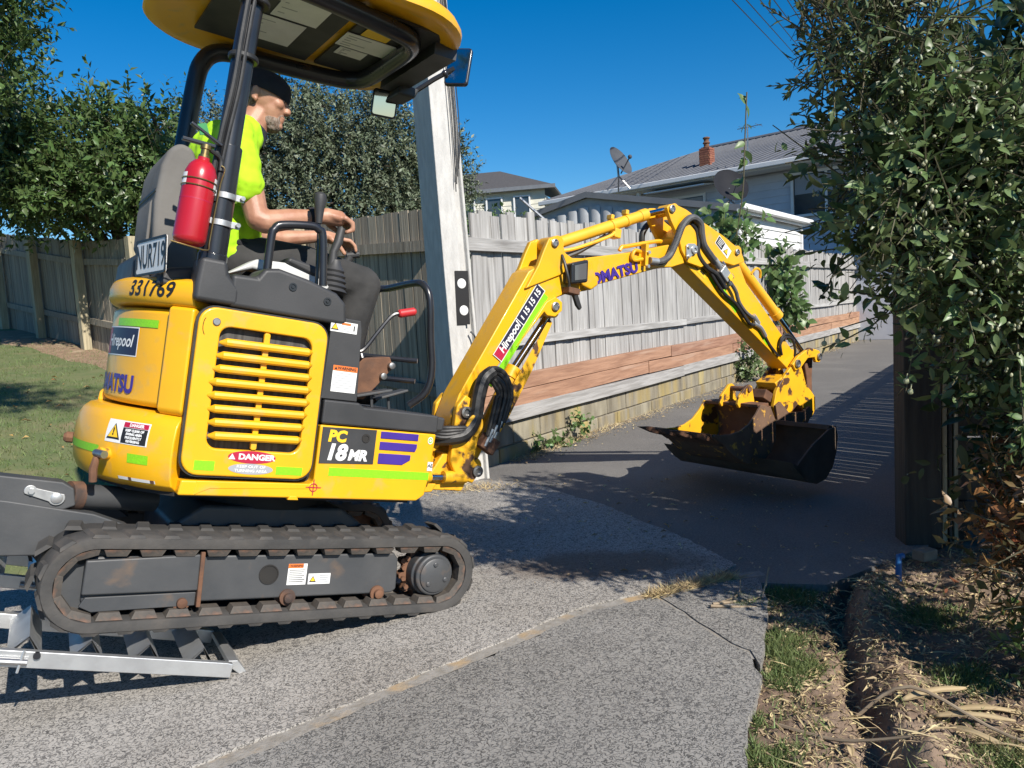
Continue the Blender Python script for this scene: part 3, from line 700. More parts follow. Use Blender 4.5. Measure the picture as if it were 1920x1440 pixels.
# ---- tracks
TA, TH, TT = .599, .1585, .1585
LN = 2*TA; PER = 2*LN+2*math.pi*TT
def path(s, off=0.0):
    s = s % PER; r = TT+off
    if s < LN: return (-TA+s, TH-r, 0.0)                              # bottom run, moving forward
    s -= LN
    if s < math.pi*TT: a = s/TT; return (TA+r*math.sin(a), TH-r*math.cos(a), a)
    s -= math.pi*TT
    if s < LN:
        sag = -.006*math.sin(math.pi*s/LN); return (TA-s, TH+r+sag, math.pi)
    s -= LN; a = s/TT; return (-TA-r*math.sin(a), TH+r*math.cos(a), math.pi+a)
lugm = G()
lugm.add([(-.026, -.114, 0), (.026, -.114, 0), (.040, -.006, 0), (-.014, -.006, 0), (-.018, -.110, -.010), (.018, -.110, -.010), (.030, -.012, -.010), (-.006, -.012, -.010)], [(0, 1, 2, 3), (7, 6, 5, 4), (0, 4, 5, 1), (1, 5, 6, 2), (2, 6, 7, 3), (3, 7, 4, 0)])
lugm.add([(.040, .006, 0), (.092, .006, 0), (.076, .114, 0), (.026, .114, 0), (.048, .012, -.012), (.084, .012, -.012), (.068, .110, -.012), (.034, .110, -.012)], [(0, 1, 2, 3), (7, 6, 5, 4), (0, 4, 5, 1), (1, 5, 6, 2), (2, 6, 7, 3), (3, 7, 4, 0)])
lug_me = lugm.mesh('tread_lug', M['rubber'], 0)
cg = G(); cg.add([(-.038, -.034, 0), (.038, -.034, 0), (.038, .03, 0), (-.038, .03, 0), (-.028, -.026, .022), (.028, -.026, .022), (.028, .02, .022), (-.028, .02, .022)], [(3, 2, 1, 0), (4, 5, 6, 7), (0, 1, 5, 4), (1, 2, 6, 5), (2, 3, 7, 6), (3, 0, 4, 7)])
core_me = cg.mesh('guide_lug', M['coreblk'] if 'coreblk' in M else M['frame'], 0)
M['core'] = pm('guide_lug_steel', (.10, .085, .07), (.055, .048, .042), 16, .75, bump=.2, col3=(.20, .10, .06), s3=8)
core_me.materials.clear(); core_me.materials.append(M['core'])
for side_ in (-1, 1):
    y0 = .375*side_
    g = G(); N = 132; prof = [(-.115, -.016), (-.116, -.030), (-.113, -.046), (-.095, -.050), (.095, -.050), (.113, -.046), (.116, -.030), (.115, -.016), (.108, -.011), (-.108, -.011)]
    vs = []
    for i in range(N):
        for (dv, off) in prof:
            u, w, a = path(PER*i/N, off); vs.append((u, y0+dv, w))
    k = len(prof); fs = [(i*k+j, i*k+(j+1) % k, ((i+1) % N)*k+(j+1) % k, ((i+1) % N)*k+j) for i in range(N) for j in range(k)]
    g.add(vs, fs); trk = g.build('track', M['rubber'], ex, sm=50)
    if side_ < 0: trk['label'] = 'muddy black rubber track on the near side'
    NL = 34
    for i in range(NL):
        u, w, a = path(PER*i/NL, -.0142); o = link('tread_lug', lug_me, trk, (u, y0, w), (0, -a, 0))
    NC = 34
    for i in range(NC):
        u, w, a = path(PER*(i+.5)/NC, -.050)
        for e in (-1, 1): link('guide_lug', core_me, trk, (u, y0+e*.075, w), (0, -a, 0 if e < 0 else math.pi))
    # frame beam and its parts
    o_ = -1 if side_ < 0 else 1
    yo = y0+o_*.078; yi = y0-o_*.07
    tf = G().prism([(-.63, .222), (-.60, .238), (.405, .238), (.425, .215), (.430, .10), (.41, .086), (-.60, .086), (-.63, .10)], yo, yi).build('track_frame', M['frame'], ex, bev=.008)
    G().prism([(-.630, .232), (-.300, .246), (-.296, .128), (-.632, .126)], yo+o_*.0, yo+o_*.020).build('slide_cover', M['frame'], tf, bev=.006)
    G().prism([(-.302, .255), (-.288, .255), (-.284, .075), (-.298, .075)], yo-o_*.01, yo+o_*.026).build('weld_rib', M['rust'], tf, bev=.003)
    G().prism([(-.62, .118), (-.30, .122), (-.30, .078), (-.60, .072), (-.635, .09)], yo, yo+o_*.012).build('lower_guard', M['frame'], tf, bev=.003)
    G().lathe([(.034, 0), (.034, .004), (.030, .004), (.030, .001)], (-.065, yo, .170), (0, o_, 0), 24).build('access_hole', M['dark'], tf)
    for ru in (-.341, .008, .349):
        G().lathe([(.028, 0), (.028, .010), (.016, .012), (.016, .026), (.010, .030)], (ru, yo, .090), (0, o_, 0), 16).build('roller_bolt', M['rust'], tf)
        G().cyl((ru, y0-.05, .085), (ru, y0+.05, .085), .034, 18).build('roller', M['rust'], tf)
    # idler
    G().lathe([(.122, -.03), (.128, -.02), (.128, .02), (.122, .03), (.104, .034), (.104, -.034)], (-TA, y0, TH), (0, 1, 0), 36).build('idler_rim', M['rust'], tf)
    G().prism([(-TA+.10*math.cos(R(t)), TH+.10*math.sin(R(t))) for t in range(0, 360, 12)], y0+o_*.02, y0+o_*.06).build('idler_plate', M['frame'], tf, bev=.004)
    G().lathe([(.013, 0), (.013, .004)], (-.64, y0+o_*.06, .225), (0, o_, 0), 14).build('idler_hole', M['dark'], tf)
    # sprocket and drive hub
    g = G(); nt = 12; pts = []
    for i in range(nt*4):
        a = 2*math.pi*i/(nt*4); r = (.098, .122, .122, .098)[i % 4]; pts.append((.585+r*math.cos(a), .1555+r*math.sin(a)))
    g.prism(pts, y0-.02, y0+.02); sp_ = g.build('sprocket', M['rust'], ex, bev=.003)
    G().lathe([(.088, 0), (.088, .05), (.080, .056), (.080, .075), (.074, .080)], (.582, y0+o_*.015, .153), (0, o_, 0), 36).build('drive_hub', M['frame'], sp_, bev=.003)
    G().lathe([(.066, 0), (.066, .006), (.060, .010)], (.582, y0+o_*.0955, .153), (0, o_, 0), 36).build('hub_cap', M['frame'], sp_)
    for a in (100, 225, 340): G().lathe([(.010, 0), (.010, .005), (.006, .008)], (.582+.044*math.cos(R(a)), y0+o_*.104, .153+.044*math.sin(R(a))), (0, o_, 0), 8).build('cap_bolt', M['frame'], sp_)
    for a in (150, 172, 195, 215): G().lathe([(.010, 0), (.010, .012)], (.582+.105*math.cos(R(a)), y0+o_*.022, .153+.105*math.sin(R(a))), (0, o_, 0), 6).build('hub_bolt', M['rust'], sp_)
    # upper carrier skid
    G().prism([(-.56, .30), (-.545, .302), (-.50, .285), (-.40, .288), (-.39, .296), (-.26, .296), (-.26, .282), (-.385, .278), (-.515, .272)], y0-.03, y0+o_*.06).build('top_skid', M['frame'], tf, bev=.003)
tw = G(); mp = S(-.0105, .178, -.4545)
# stickers on the near track frame
g = G(); mp = S(.035, .168, -.4545); plate(g, mp, .068, .074, mi=0); m2 = lift(mp, .0008); g.mi = 1; g.add([m2(-.034, .022), m2(.020, .022), m2(.020, .037), m2(-.034, .037)], [(0, 1, 2, 3)])
g.mi = 2; g.text('WARNING', lambda a, b: lift(mp, .0014)(a-.004, b+.0295), .010, fat=.0003); lines(g, m2, -.029, .029, [.015-.0068*i for i in range(7)], .0022, 2)
g.build('warning_sticker', [M['white'], M['orange'], M['ink']], ex, sm=0)
g = G(); mp = S(.118, .150, -.4545); plate(g, mp, .082, .038, mi=0); m2 = lift(mp, .0008); tri(g, m2, -.024, 0, .026, 1); tri(g, lift(mp, .0014), -.024, 0, .017, 2); lines(g, m2, .0, .036, [.012, .004, -.004, -.012], .003, 3)
g.build('caution_sticker', [M['white'], M['ink'], M['ypr'], M['grey_print']], ex, sm=0)

# ---- carbody, swing bearing, dozer blade at the rear
cb_ = G().prism([(-.36, .16), (-.36, .30), (-.26, .37), (.26, .37), (.36, .30), (.36, .16)], -.26, .26).build('carbody', M['frame'], ex, bev=.015)
G().lathe([(.27, .36), (.27, .40), (.25, .40), (.25, .43)], (0, 0, 0), (0, 0, 1), 40).build('swing_bearing', M['dark'], ex)
ba = G()
for y in (-.235, .235): ba.prism([(-1.12, .40), (-.84, .372), (-.60, .335), (-.50, .30), (-.42, .24), (-.52, .21), (-.72, .20), (-1.12, .20)], y-.03, y+.03)
ba.box((-.95, 0, .29), (.10, .47, .16)); blade = ba.build('blade_arm', M['frame'], ex, bev=.006)
g = G(); g.prism([(-1.10, -.02), (-1.14, .05), (-1.15, .18), (-1.12, .30), (-1.07, .36), (-1.05, .36), (-1.10, .28), (-1.12, .17), (-1.11, .06), (-1.08, -.02)], -.49, .49); g.build('dozer_blade', M['frame'], ex, bev=.006)
lg = G().prism([(-1.0, .46), (-.70, .435), (-.665, .415), (-.655, .36), (-.69, .345), (-1.0, .385)], -.262, -.185).build('cylinder_lug', M['frame'], ex, bev=.006)
g = G(); g.prism([(-.785+.018*math.cos(R(t)), .405+.018*math.sin(R(t))) for t in range(30, 211, 20)]+[(-.712+.024*math.cos(R(t)), .385+.024*math.sin(R(t))) for t in range(210, 391, 20)], -.270, -.263)
pk = g.build('pin_keeper', M['galv'], lg, bev=.002)
G().lathe([(.009, 0), (.009, .010)], (-.783, -.270, .405), (0, -1, 0), 6).build('keeper_bolt', M['galv'], pk); G().lathe([(.017, 0), (.017, .004), (.014, .006)], (-.712, -.270, .385), (0, -1, 0), 20).build('pin_head', M['galv'], pk)
G().cyl((-.655, -.21, .385), (-.40, -.12, .36), .040, 20).build('blade_cylinder', M['frame'], ex); G().cyl((-.675, -.217, .386), (-.640, -.205, .384), .047, 20).build('cylinder_gland', M['rust'], ex)

# ---- upper structure core
deck = G().prism([(-.40, -.42), (-.52, -.30), (-.58, -.12), (-.58, .12), (-.52, .30), (-.40, .42), (.45, .42), (.48, .36), (.48, -.36), (.45, -.42)], .425, .62, 'xy').build('deck_frame', M['dark'], ex)
G().box((-.19, 0, .80), (.42, .86, .44)).build('engine_bay', M['dark'], ex, sm=0)
G().box((.22, 0, .745), (.62, .84, .05)).build('floor', M['black'], ex, sm=0, bev=.005)
G().prism([(-.36, .60), (-.36, 1.05), (.0, 1.06), (.10, .78), (.10, .60)], .36, .465).build('left_cover', M['yellow'], ex, bev=.015)
G().prism([(-.36, .44), (.48, .44), (.50, .70), (-.36, .70)], .40, .470).build('left_skirt', M['yellow'], ex, bev=.015)
# counterweight (curved tail)
def arc(g, t0, t1, n, prof, rfn, inner=None):
    """prof: (w, dr) up the outside; closed on an inner radius"""
    rows = []
    for i in range(n+1):
        t = t0+(t1-t0)*i/n; r0_ = rfn(t)
        rows.append([(-(r0_+d)*math.cos(R(t)), -(r0_+d)*math.sin(R(t)), w) for w, d in prof]+[(-(inner or .4)*math.cos(R(t)), -(inner or .4)*math.sin(R(t)), prof[-1][0]), (-(inner or .4)*math.cos(R(t)), -(inner or .4)*math.sin(R(t)), prof[0][0])])
    k = len(rows[0]); vs = [p for r_ in rows for p in r_]
    fs = [(i*k+j, i*k+(j+1) % k, (i+1)*k+(j+1) % k, (i+1)*k+j) for i in range(n) for j in range(k)]
    fs += [tuple(range(k)), tuple(range((n+1)*k-1, n*k-1, -1))]
    return g.add(vs, fs)
rcw = lambda t: .662-.034*(t/48)**2
cw = arc(G(), -48, 47.3, 48, [(.432, -.085), (.436, -.055), (.455, -.022), (.490, -.006), (.545, 0), (.60, -.002), (.645, -.010), (.665, -.020), (.682, -.038), (.690, -.065)], rcw, .44).build('counterweight', M['yellow'], ex, sm=40, bev=.006)
# left part of the counterweight steps up beside the bonnet
arc(G(), -30, -6, 12, [(.685, -.06), (.72, -.064), (.735, -.075)], rcw, .50).build('counterweight_step', M['yellow'], cw, sm=40, bev=.01)
# rear bonnet (recessed), its frame
bon = arc(G(), -36, 37.0, 36, [(.700, -.012), (.715, -.002), (.86, 0), (1.015, -.002), (1.028, -.012)], lambda t: .586, .46).build('rear_bonnet', M['yellow'], ex, sm=40, bev=.006)
arc(G(), -47.3, 47.3, 40, [(1.036, -.030), (1.042, -.010), (1.058, 0), (1.092, .002), (1.120, -.008), (1.132, -.030)], lambda t: .606+.010*(abs(t)/47)**2, .36).build('top_band', M['yellow'], ex, sm=40, bev=.008)
for sg in (-1, 1): arc(G(), sg*38.2, sg*47.3, 6, [(.684, -.02), (.70, -.004), (1.035, -.004), (1.0405, -.02)], lambda t: .612, .46).build('bonnet_pillar', M['yellow'], ex, sm=40, bev=.010)
# rear door top cover (black, behind seat)
G().prism([(-.52, 1.10), (-.50, 1.16), (-.34, 1.20), (-.30, 1.10)], -.36, .38).build('rear_deck', M['black'], ex, bev=.015)
# ---- engine side door with louvres
o_l = rrect(-.402, .030, .504, 1.050, .055, 6); i_l = rrect(-.332, -.022, .594, .992, .035, 6)
dr = G().ring(o_l, i_l, -.482, -.455).build('side_door', M['yellow'], ex, bev=.007, seg=3)
G().prism(rrect(-.342, -.012, .585, 1.0, .03), -.452, -.446).build('radiator', M['radiator'], dr, sm=0)
for i in range(8):
    z = .638+i*.0435; a0, a1 = -.350+.006*abs(i-3.5), -.006-.004*abs(i-3.5)
    g = G(); g.tube([(a0, -.478, z-.004), (a0+.018, -.489, z-.002), ((a0+a1)/2, -.489, z), (a1-.018, -.489, z+.002), (a1, -.478, z+.004)], [.005, .0145, .0145, .0145, .005], 10); g.build('louvre', M['yellow'], dr)
G().prism(rrect(-.190, -.170, .596, .99, .006, 2), -.484, -.468).build('mullion', M['yellow'], dr, bev=.003)
lk = G().lathe([(.0125, 0), (.0125, .004), (.010, .006), (.004, .006)], (-.348, -.482, 1.003), (0, -1, 0), 24).build('door_lock', M['steel'], dr)
g = G(); g.tube([(-.376+.012*math.cos(R(t)), -.4826, .985+.03*math.sin(R(t))) for t in range(120, 250, 16)], .0012, 4); g.build('lock_arrow', M['ink'], dr)
# door seal line
G().ring(rrect(-.408, .036, .498, 1.056, .06, 6), rrect(-.400, .028, .506, 1.048, .053, 6), -.472, -.452).build('door_seal', M['hose'], dr)
# pillar filling between door and bonnet
# lower skirt and front side panel
skirt = G().prism([(-.398, .436), (.46, .440), (.492, .462), (.503, .53), (.513, .700), (.046, .700), (.046, .500), (.036, .490), (-.392, .486)], -.472, -.30).build('side_skirt', M['yellow'], ex, bev=.012, seg=3)
G().prism([(-.352, .436), (-.345, .486), (.03, .490), (.03, .47), (-.30, .46)], -.4735, -.46).build('skirt_step', M['yellow'], skirt, bev=.004)
G().prism([(-.04, .431), (.0, .431), (-.008, .446), (-.032, .446)], -.4735, -.45).build('jacking_notch', M['yellow'], skirt, bev=.003)
G().box((.475, .0, .56), (.06, .86, .24)).build('front_panel', M['yellow'], ex, sm=0, bev=.02)
# model panel
g = G(); g.prism([(.055, .564), (.262, .571), (.262, .697), (.055, .693)], -.4745, -.46); g.mi = 1
g.text('PC', S(.112, .662, -.4755), .055, shear=.1, fat=.0028)
g.mi = 2; g.text('18', S(.112, .604, -.4755), .078, shear=.18, fat=.0036); g.text('MR', S(.196, .598, -.4755), .052, shear=.18, fat=.0026)
mpn = g.build('model_panel', [M['black'], M['ypr'], M['white']], skirt, sm=0)
G().lathe([(.016, 0), (.016, .003), (.010, .003), (.010, .0005)], (.222, -.4746, .664), (0, -1, 0), 20).build('panel_hole', M['dark'], mpn)
for (z0, z1, e0, e1) in ((.668, .694, .436, .436), (.626, .656, .434, .428), (.574, .613, .412, .380)):
    G().prism([(.280, z0), (e1, z0), (e0, (z0+z1)/2), (e0, z1), (.280, z1)], -.4755, -.462).build('purple_stripe', M['purple'], skirt, bev=.002)
plate(g := G(), S(.298, .536, -.4732), .404, .030); g.build('reflective_tape', M['lime'], skirt, sm=0)
plate(g := G(), S(.500, .575, -.4742), .022, .034); g.mi = 1; g.text('AE', S(.500, .577, -.4748), .018, fat=.0006); g.build('small_label', [M['white'], M['ink']], skirt, sm=0)
g = G(); oval(g, S(.489, .674, -.4740), .022, .028, 0); oval(g, S(.489, .674, -.4745), .017, .020, 1); oval(g, S(.489, .674, -.4750), .009, .010, 0); g.build('round_label', [M['white'], M['lime']], skirt, sm=0)
# slinging-point mark
g = G(); mp = S(.047, .484, -.4842); g.mi = 0
for a in (0, math.pi/2): g.add([S(.047, .478, -.4746, a)(x, y) for x, y in ((-.028, -.0016), (.028, -.0016), (.028, .0016), (-.028, .0016))], [(0, 1, 2, 3)])
n_ = 28; vs = [S(.047, .478, -.4749)(r_*math.cos(2*math.pi*i/n_), r_*math.sin(2*math.pi*i/n_)) for r_ in (.012, .015) for i in range(n_)]
g.add(vs, [(i, (i+1) % n_, n_+(i+1) % n_, n_+i) for i in range(n_)]); g.build('lifting_mark', M['dred'], skirt, sm=0)
# danger ovals and tape on the door
g = G(); oval(g, S(-.180, .572, -.4832), .158, .042, 0); g.mi = 1; g.text('DANGER', S(-.165, .572, -.4840), .026, fat=.0011, sx=1.15); tri(g, S(-.180, .572, -.4840), -.066, 0, .022, 1)
g.build('danger_label', [M['dred'], M['white']], dr, sm=0)
g = G(); oval(g, S(-.180, .5325, -.4832), .148, .036, 0); g.mi = 1; g.text('KEEP OUT OF', S(-.180, .540, -.4840), .013, fat=.0002, sx=1.2); g.text('TURNING AREA', S(-.180, .526, -.4840), .013, fat=.0002, sx=1.15); g.build('keep_out_label', [M['grey_print'], M['white']], dr, sm=0)
plate(g := G(), S(-.330, .537, -.4832), .064, .032); g.build('reflective_tape', M['lime'], dr, sm=0)
plate(g := G(), S(-.050, .532, -.4832), .092, .028); g.build('reflective_tape', M['lime'], dr, sm=0)

# ---- decals round the tail
g = G(); mp = T(21.0, .975, .5872); plate(g, mp, .25, .026, nx=14); g.build('reflective_tape', M['lime'], bon, sm=60)
g = G(); plate(g, T(11.3, .909, .5870), .27, .100, nx=16, mi=0); plate(g, T(11.3, .909, .5874), .262, .092, nx=16, mi=1); plate(g, T(.6, .909, .5878), .046, .092, nx=4, mi=3)
g.mi = 2; g.text('Hirepool', T(11.2, .909, .5882), .058, shear=.25, fat=.0012, dens=.012); g.build('hire_label', [M['white'], M['navy'], M['white'], M['dred']], bon, sm=60)
g = G(); g.text('KOMATSU', T(6.9, .762, .5874), .080, fat=.0038, align='CENTER', sx=.98, dens=.015); g.build('maker_lettering', M['purple'], bon, sm=0)
def TB(th0, w0, off=.0012):
    def f(a, b):
        th = th0+math.degrees(a/.612); w = w0+b; r_ = .606+.010*(abs(th)/47)**2+interp(w, (1.036, 1.042, 1.058, 1.092, 1.12, 1.132), (-.030, -.010, 0, .002, -.008, -.030))+off
        return (-r_*math.cos(R(th)), -r_*math.sin(R(th)), w)
    return f
g = G(); g.text('331769', TB(29.6, 1.087), .074, shear=.10, fat=.0018, sx=1.0, dens=.010); g.build('fleet_number', M['ink'], ex, sm=0)
g = G(); RC = .6605; mpc = lambda th, w: (lambda a, b: T(th, w, rcw(th)+.0005-.006)(a, b))
def TC(th0, w0, off=.0012):
    def f(a, b):
        th = th0+math.degrees(a/.65); w = w0+b
        d = interp(w, (.432, .436, .455, .49, .545, .60, .645, .665), (-.085, -.055, -.022, -.006, 0, -.002, -.010, -.020)); r_ = rcw(th)+d+off
        return (-r_*math.cos(R(th)), -r_*math.sin(R(th)), w)
    return f
def platec(g, mp, w, h, nx, ny, mi):
    g.mi = mi; g.grid(nx, ny, lambda a, b: mp((a-.5)*w, (b-.5)*h))
platec(g, TC(31.6, .613), .176, .074, 10, 4, 0); m2 = TC(31.6, .613, .002)
def at2(x, y, m): return lambda a, b: m(a+x, b+y)
platec(g, at2(.034, .0255, m2), .098, .016, 6, 1, 1); platec(g, at2(.034, -.009, m2), .098, .050, 6, 3, 2)
m3 = TC(31.6, .613, .003); tri(g, m3, -.050, 0, .060, 2); tri(g, TC(31.6, .613, .0038), -.050, .0, .046, 3); g.mi = 2
g.text('!', at2(-.050, -.002, TC(31.6, .613, .0046)), .032, fat=.0012)
g.mi = 0; g.text('DANGER', at2(.038, .0255, m3), .014, fat=.0006)
for k, s_ in enumerate(('KEEP CLEAR OF', 'SWING AREA', 'FREQUENTLY', 'REVERSING')): g.text(s_, at2(.034, .008-.0115*k, m3), .0105, fat=.0006)
g.build('swing_danger_label', [M['white'], M['dred'], M['ink'], M['ypr']], cw, sm=60)
g = G(); platec(g, TC(10.0, .545), .26, .026, 14, 1, 0); g.build('reflective_tape', M['lime'], cw, sm=60)
g = G(); platec(g, TC(36.8, .534), .078, .030, 5, 1, 0); g.build('reflective_tape', M['lime'], cw, sm=60)
g = G(); platec(g, TC(36.0, .466), .145, .010, 10, 1, 0); platec(g, TC(34, .466, .002), .012, .012, 1, 1, 1); platec(g, TC(41.5, .466, .002), .014, .011, 1, 1, 1); g.build('paint_scrape', [M['white'], M['rust']], cw, sm=60)
# lifting shackle on the tail
p = Vector(TC(25.7, .537)(0, 0)); out = Vector((p.x, p.y, 0)).normalized()
sh_ = G().cyl(p-out*.02, p+out*.028, .020, 18).build('tow_eye', M['yellow_worn'], cw, bev=.003)
tn = Vector((out.y, -out.x, 0)); G().cyl(p+out*.030-tn*.034, p+out*.030+tn*.012, .013, 14).build('tow_pin', M['steel'], sh_)
G().tube([p+out*.034+Vector((0, 0, -.012)), p+out*.040+Vector((0, 0, -.05)), p+out*.036+Vector((0, 0, -.092))], [.010, .013, .012], 10).build('drop_handle', M['rust'], sh_)
p2 = Vector(TC(-8, .545)(0, 0)); out2 = Vector((p2.x, p2.y, 0)).normalized(); G().lathe([(.020, 0), (.020, .02), (.012, .03)], p2, out2, 8).build('tow_bolt', M['rust'], cw)

# ---- black step, side cover, console
step = G().prism([(.046, .704), (.513, .704), (.512, .772), (.20, .776), (.18, .790), (.046, .790)], -.478, -.30).build('step_trim', M['black'], ex, bev=.008)
G().prism([(.508, .708), (.560, .712), (.565, .765), (.508, .770)], -.44, .44).build('front_trim', M['black'], ex, bev=.01)
cov = G().prism([(.004, .792), (.172, .792), (.158, 1.05), (.150, 1.085), (.036, 1.085), (.040, 1.03), (.036, .80)], -.470, -.27).build('side_cover', M['black'], ex, bev=.012)
g = G(); mp = S(.112, .868, -.4715); plate(g, mp, .092, .094, mi=0); m2 = lift(mp, .0008); g.mi = 1; g.add([m2(-.046, .028), m2(.046, .028), m2(.046, .047), m2(-.046, .047)], [(0, 1, 2, 3)])
g.mi = 2; g.text('WARNING', lambda a, b: lift(mp, .0014)(a+.006, b+.0375), .0145, fat=.0005); tri(g, lift(mp, .0014), -.036, .037, .012, 2); lines(g, m2, -.040, .040, [.020-.0085*i for i in range(7)], .0018, 3)
g.build('warning_sticker', [M['white'], M['orange'], M['ink'], M['grey_print']], cov, sm=0)
g = G(); mp = S(.088, 1.052, -.4715, .0); plate(g, mp, .100, .038, mi=0); m2 = lift(mp, .0008); tri(g, m2, -.034, 0, .030, 2); tri(g, lift(mp, .0014), -.034, 0, .021, 1); g.mi = 3; g.add([m2(-.010, .008), m2(.024, .008), m2(.024, .016), m2(-.010, .016)], [(0, 1, 2, 3)]); lines(g, m2, -.010, .022, [.003, -.002, -.007, -.012], .0016, 4); g.mi = 2; g.text('i', lambda a, b: lift(mp, .0014)(a+.038, b), .026, fat=.001)
g.build('caution_sticker', [M['white'], M['ypr'], M['ink'], M['orange'], M['grey_print']], cov, sm=0)
con = G().prism([(-.318, 1.058), (-.318, 1.168), (-.235, 1.172), (-.215, 1.205), (-.165, 1.214), (-.06, 1.196), (.045, 1.168), (.085, 1.135), (.094, 1.075), (.090, 1.058)], -.478, -.315).build('console', M['black'], ex, bev=.016, seg=3)
for (u, w) in ((-.115, 1.160), (.012, 1.132)):
    G().lathe([(.014, 0), (.014, .003), (.009, .003), (.009, -.002), (.005, -.002), (.005, .004)], (u, -.479, w), (0, -1, 0), 18).build('console_bolt', M['gloss_black'], con)
G().prism([(-.305, 1.178), (-.20, 1.255), (-.10, 1.262), (.05, 1.232), (.092, 1.19), (.098, 1.12), (.07, 1.12), (.06, 1.17), (-.04, 1.205), (-.21, 1.215)], -.312, -.225).build('armrest_base', M['cream'], ex, bev=.012)
G().prism([(-.10, 1.262), (-.09, 1.285), (.02, 1.268), (.055, 1.225), (-.0, 1.235)], -.322, -.20).build('armrest_pad', M['black'], ex, bev=.012)
# boot of the canopy post
boot = G().prism([(-.425, 1.062), (-.425, 1.115), (-.418, 1.205), (-.335, 1.205), (-.325, 1.160), (-.285, 1.120), (-.285, 1.062)], -.480, -.360).build('post_boot', M['black'], ex, bev=.016, seg=3)
# hand hoop on the console
pts = [(-.190, 1.19), (-.190, 1.325), (-.182, 1.352), (-.160, 1.372), (-.06, 1.392), (-.028, 1.385), (-.010, 1.360), (.012, 1.19)]
G().tube(smooth_path([(a, -.415, b) for a, b in pts], 4), .0145, 12).build('hand_hoop', M['gloss_black'], ex)
# travel lever with knob
lv = G().tube([(.010, -.36, 1.17), (-.012, -.36, 1.42)], .0065, 8).build('dozer_lever', M['gloss_black'], ex)
G().lathe([(.012, 0), (.014, .02), (.018, .055), (.024, .085), (.022, .103), (.012, .112)], (-.013, -.36, 1.418), (-.07, 0, 1), 18).build('lever_knob', M['black'], lv)
# right joystick with bellows
js = G().lathe([(.060, 0), (.050, .012), (.056, .020), (.046, .032), (.052, .040), (.042, .052), (.047, .060), (.036, .072), (.040, .080), (.026, .10), (.020, .12)], (.100, -.265, 1.195), (.02, 0, 1), 18).build('joystick_bellows', M['black'], ex)
G().tube([(.092, -.265, 1.29), (.090, -.265, 1.345), (.104, -.265, 1.385), (.112, -.262, 1.44)], [.019, .015, .018, .016], 12).build('joystick_grip', M['black'], js)
jl_ = G().lathe([(.060, 0), (.050, .02), (.055, .03), (.044, .05), (.048, .06), (.030, .09), (.02, .12)], (.30, .27, 1.19), (.1, 0, 1), 16).build('joystick_bellows', M['black'], ex)
G().tube([(.31, .27, 1.29), (.335, .26, 1.36), (.36, .25, 1.43)], [.018, .014, .02], 12).tube([(.345, .25, 1.43), (.395, .23, 1.445)], .015, 10).build('joystick_grip', M['black'], jl_)
G().prism([(.0, .78), (.0, 1.15), (.34, 1.19), (.38, 1.10), (.2, 1.0), (.12, .78)], .24, .40).build('left_console', M['black'], ex, bev=.02)
# ---- canopy
def can_out(inset, n=9):
    x0, x1, y0, y1, r = -.605+inset, .515-inset, -.505+inset, .505-inset, max(.02, .30-inset*.6)
    return rrect(x0, x1, y0, y1, r, n)
CW = lambda u, dz: 2.235+.060*u+dz
g = G(); rows = [(.17, .028), (.12, .022), (.05, .004), (.015, .0), (.0, .012), (.0, .032), (.016, .062), (.05, .086), (.12, .104), (.26, .114)]
k = len(can_out(0)); vs = []
for ins, dz in rows: vs += [(p[0], p[1], CW(p[0], dz)) for p in can_out(ins)]
fs = [(i*k+j, i*k+(j+1) % k, (i+1)*k+(j+1) % k, (i+1)*k+j) for i in range(len(rows)-1) for j in range(k)]
fs += [tuple(range(k)), tuple(range(len(rows)*k-1, (len(rows)-1)*k-1, -1))]
g.add(vs, fs); can = g.build('canopy_roof', M['yellow'], ex, sm=50)
can['label'] = 'yellow moulded canopy roof over the operator'
# black liner panels, frame rails and print under the roof
def under(u0, u1, v0, v1, dz, th=.012): return lambda name, mat: G().add([(u, v, CW(u, d)) for d in (dz, dz-th) for u, v in ((u0, v0), (u1, v0), (u1, v1), (u0, v1))], [(0, 1, 2, 3), (7, 6, 5, 4), (0, 4, 5, 1), (1, 5, 6, 2), (2, 6, 7, 3), (3, 7, 4, 0)]).build(name, mat, can, sm=0)
under(-.40, .06, -.36, .30, .020)('roof_liner', M['black']); under(.10, .44, -.34, .30, .022)('roof_liner', M['black'])
under(.40, .50, -.28, .24, .010, .05)('front_crossbar', M['black'])
for (u0, u1, v0, v1) in ((-.33, -.19, -.30, -.20), (-.20, -.02, -.34, -.06), (-.24, -.05, -.04, .20), (.09, .36, -.12, .02), (.12, .24, .03, .11)):
    L_ = under(u0, u1, v0, v1, .0055, .002)('printed_label', M['white' if u0 < .1 or v0 > 0 else 'grey_print'])
    g = G()
    for i in range(5):
        vv = v0+(v1-v0)*(.15+.17*i); g.add([(u0+.015, vv, CW(u0+.015, .0030)), (u1-.02-.02*(i % 3), vv, CW(u1, .0030)), (u1-.02-.02*(i % 3), vv+.008, CW(u1, .0030)), (u0+.015, vv+.008, CW(u0+.015, .0030))], [(0, 1, 2, 3)])
    g.build('label_print', M['grey_print'], L_, sm=0)
under(.14, .25, -.22, -.13, .0055, .002)('printed_label', M['ypr'])
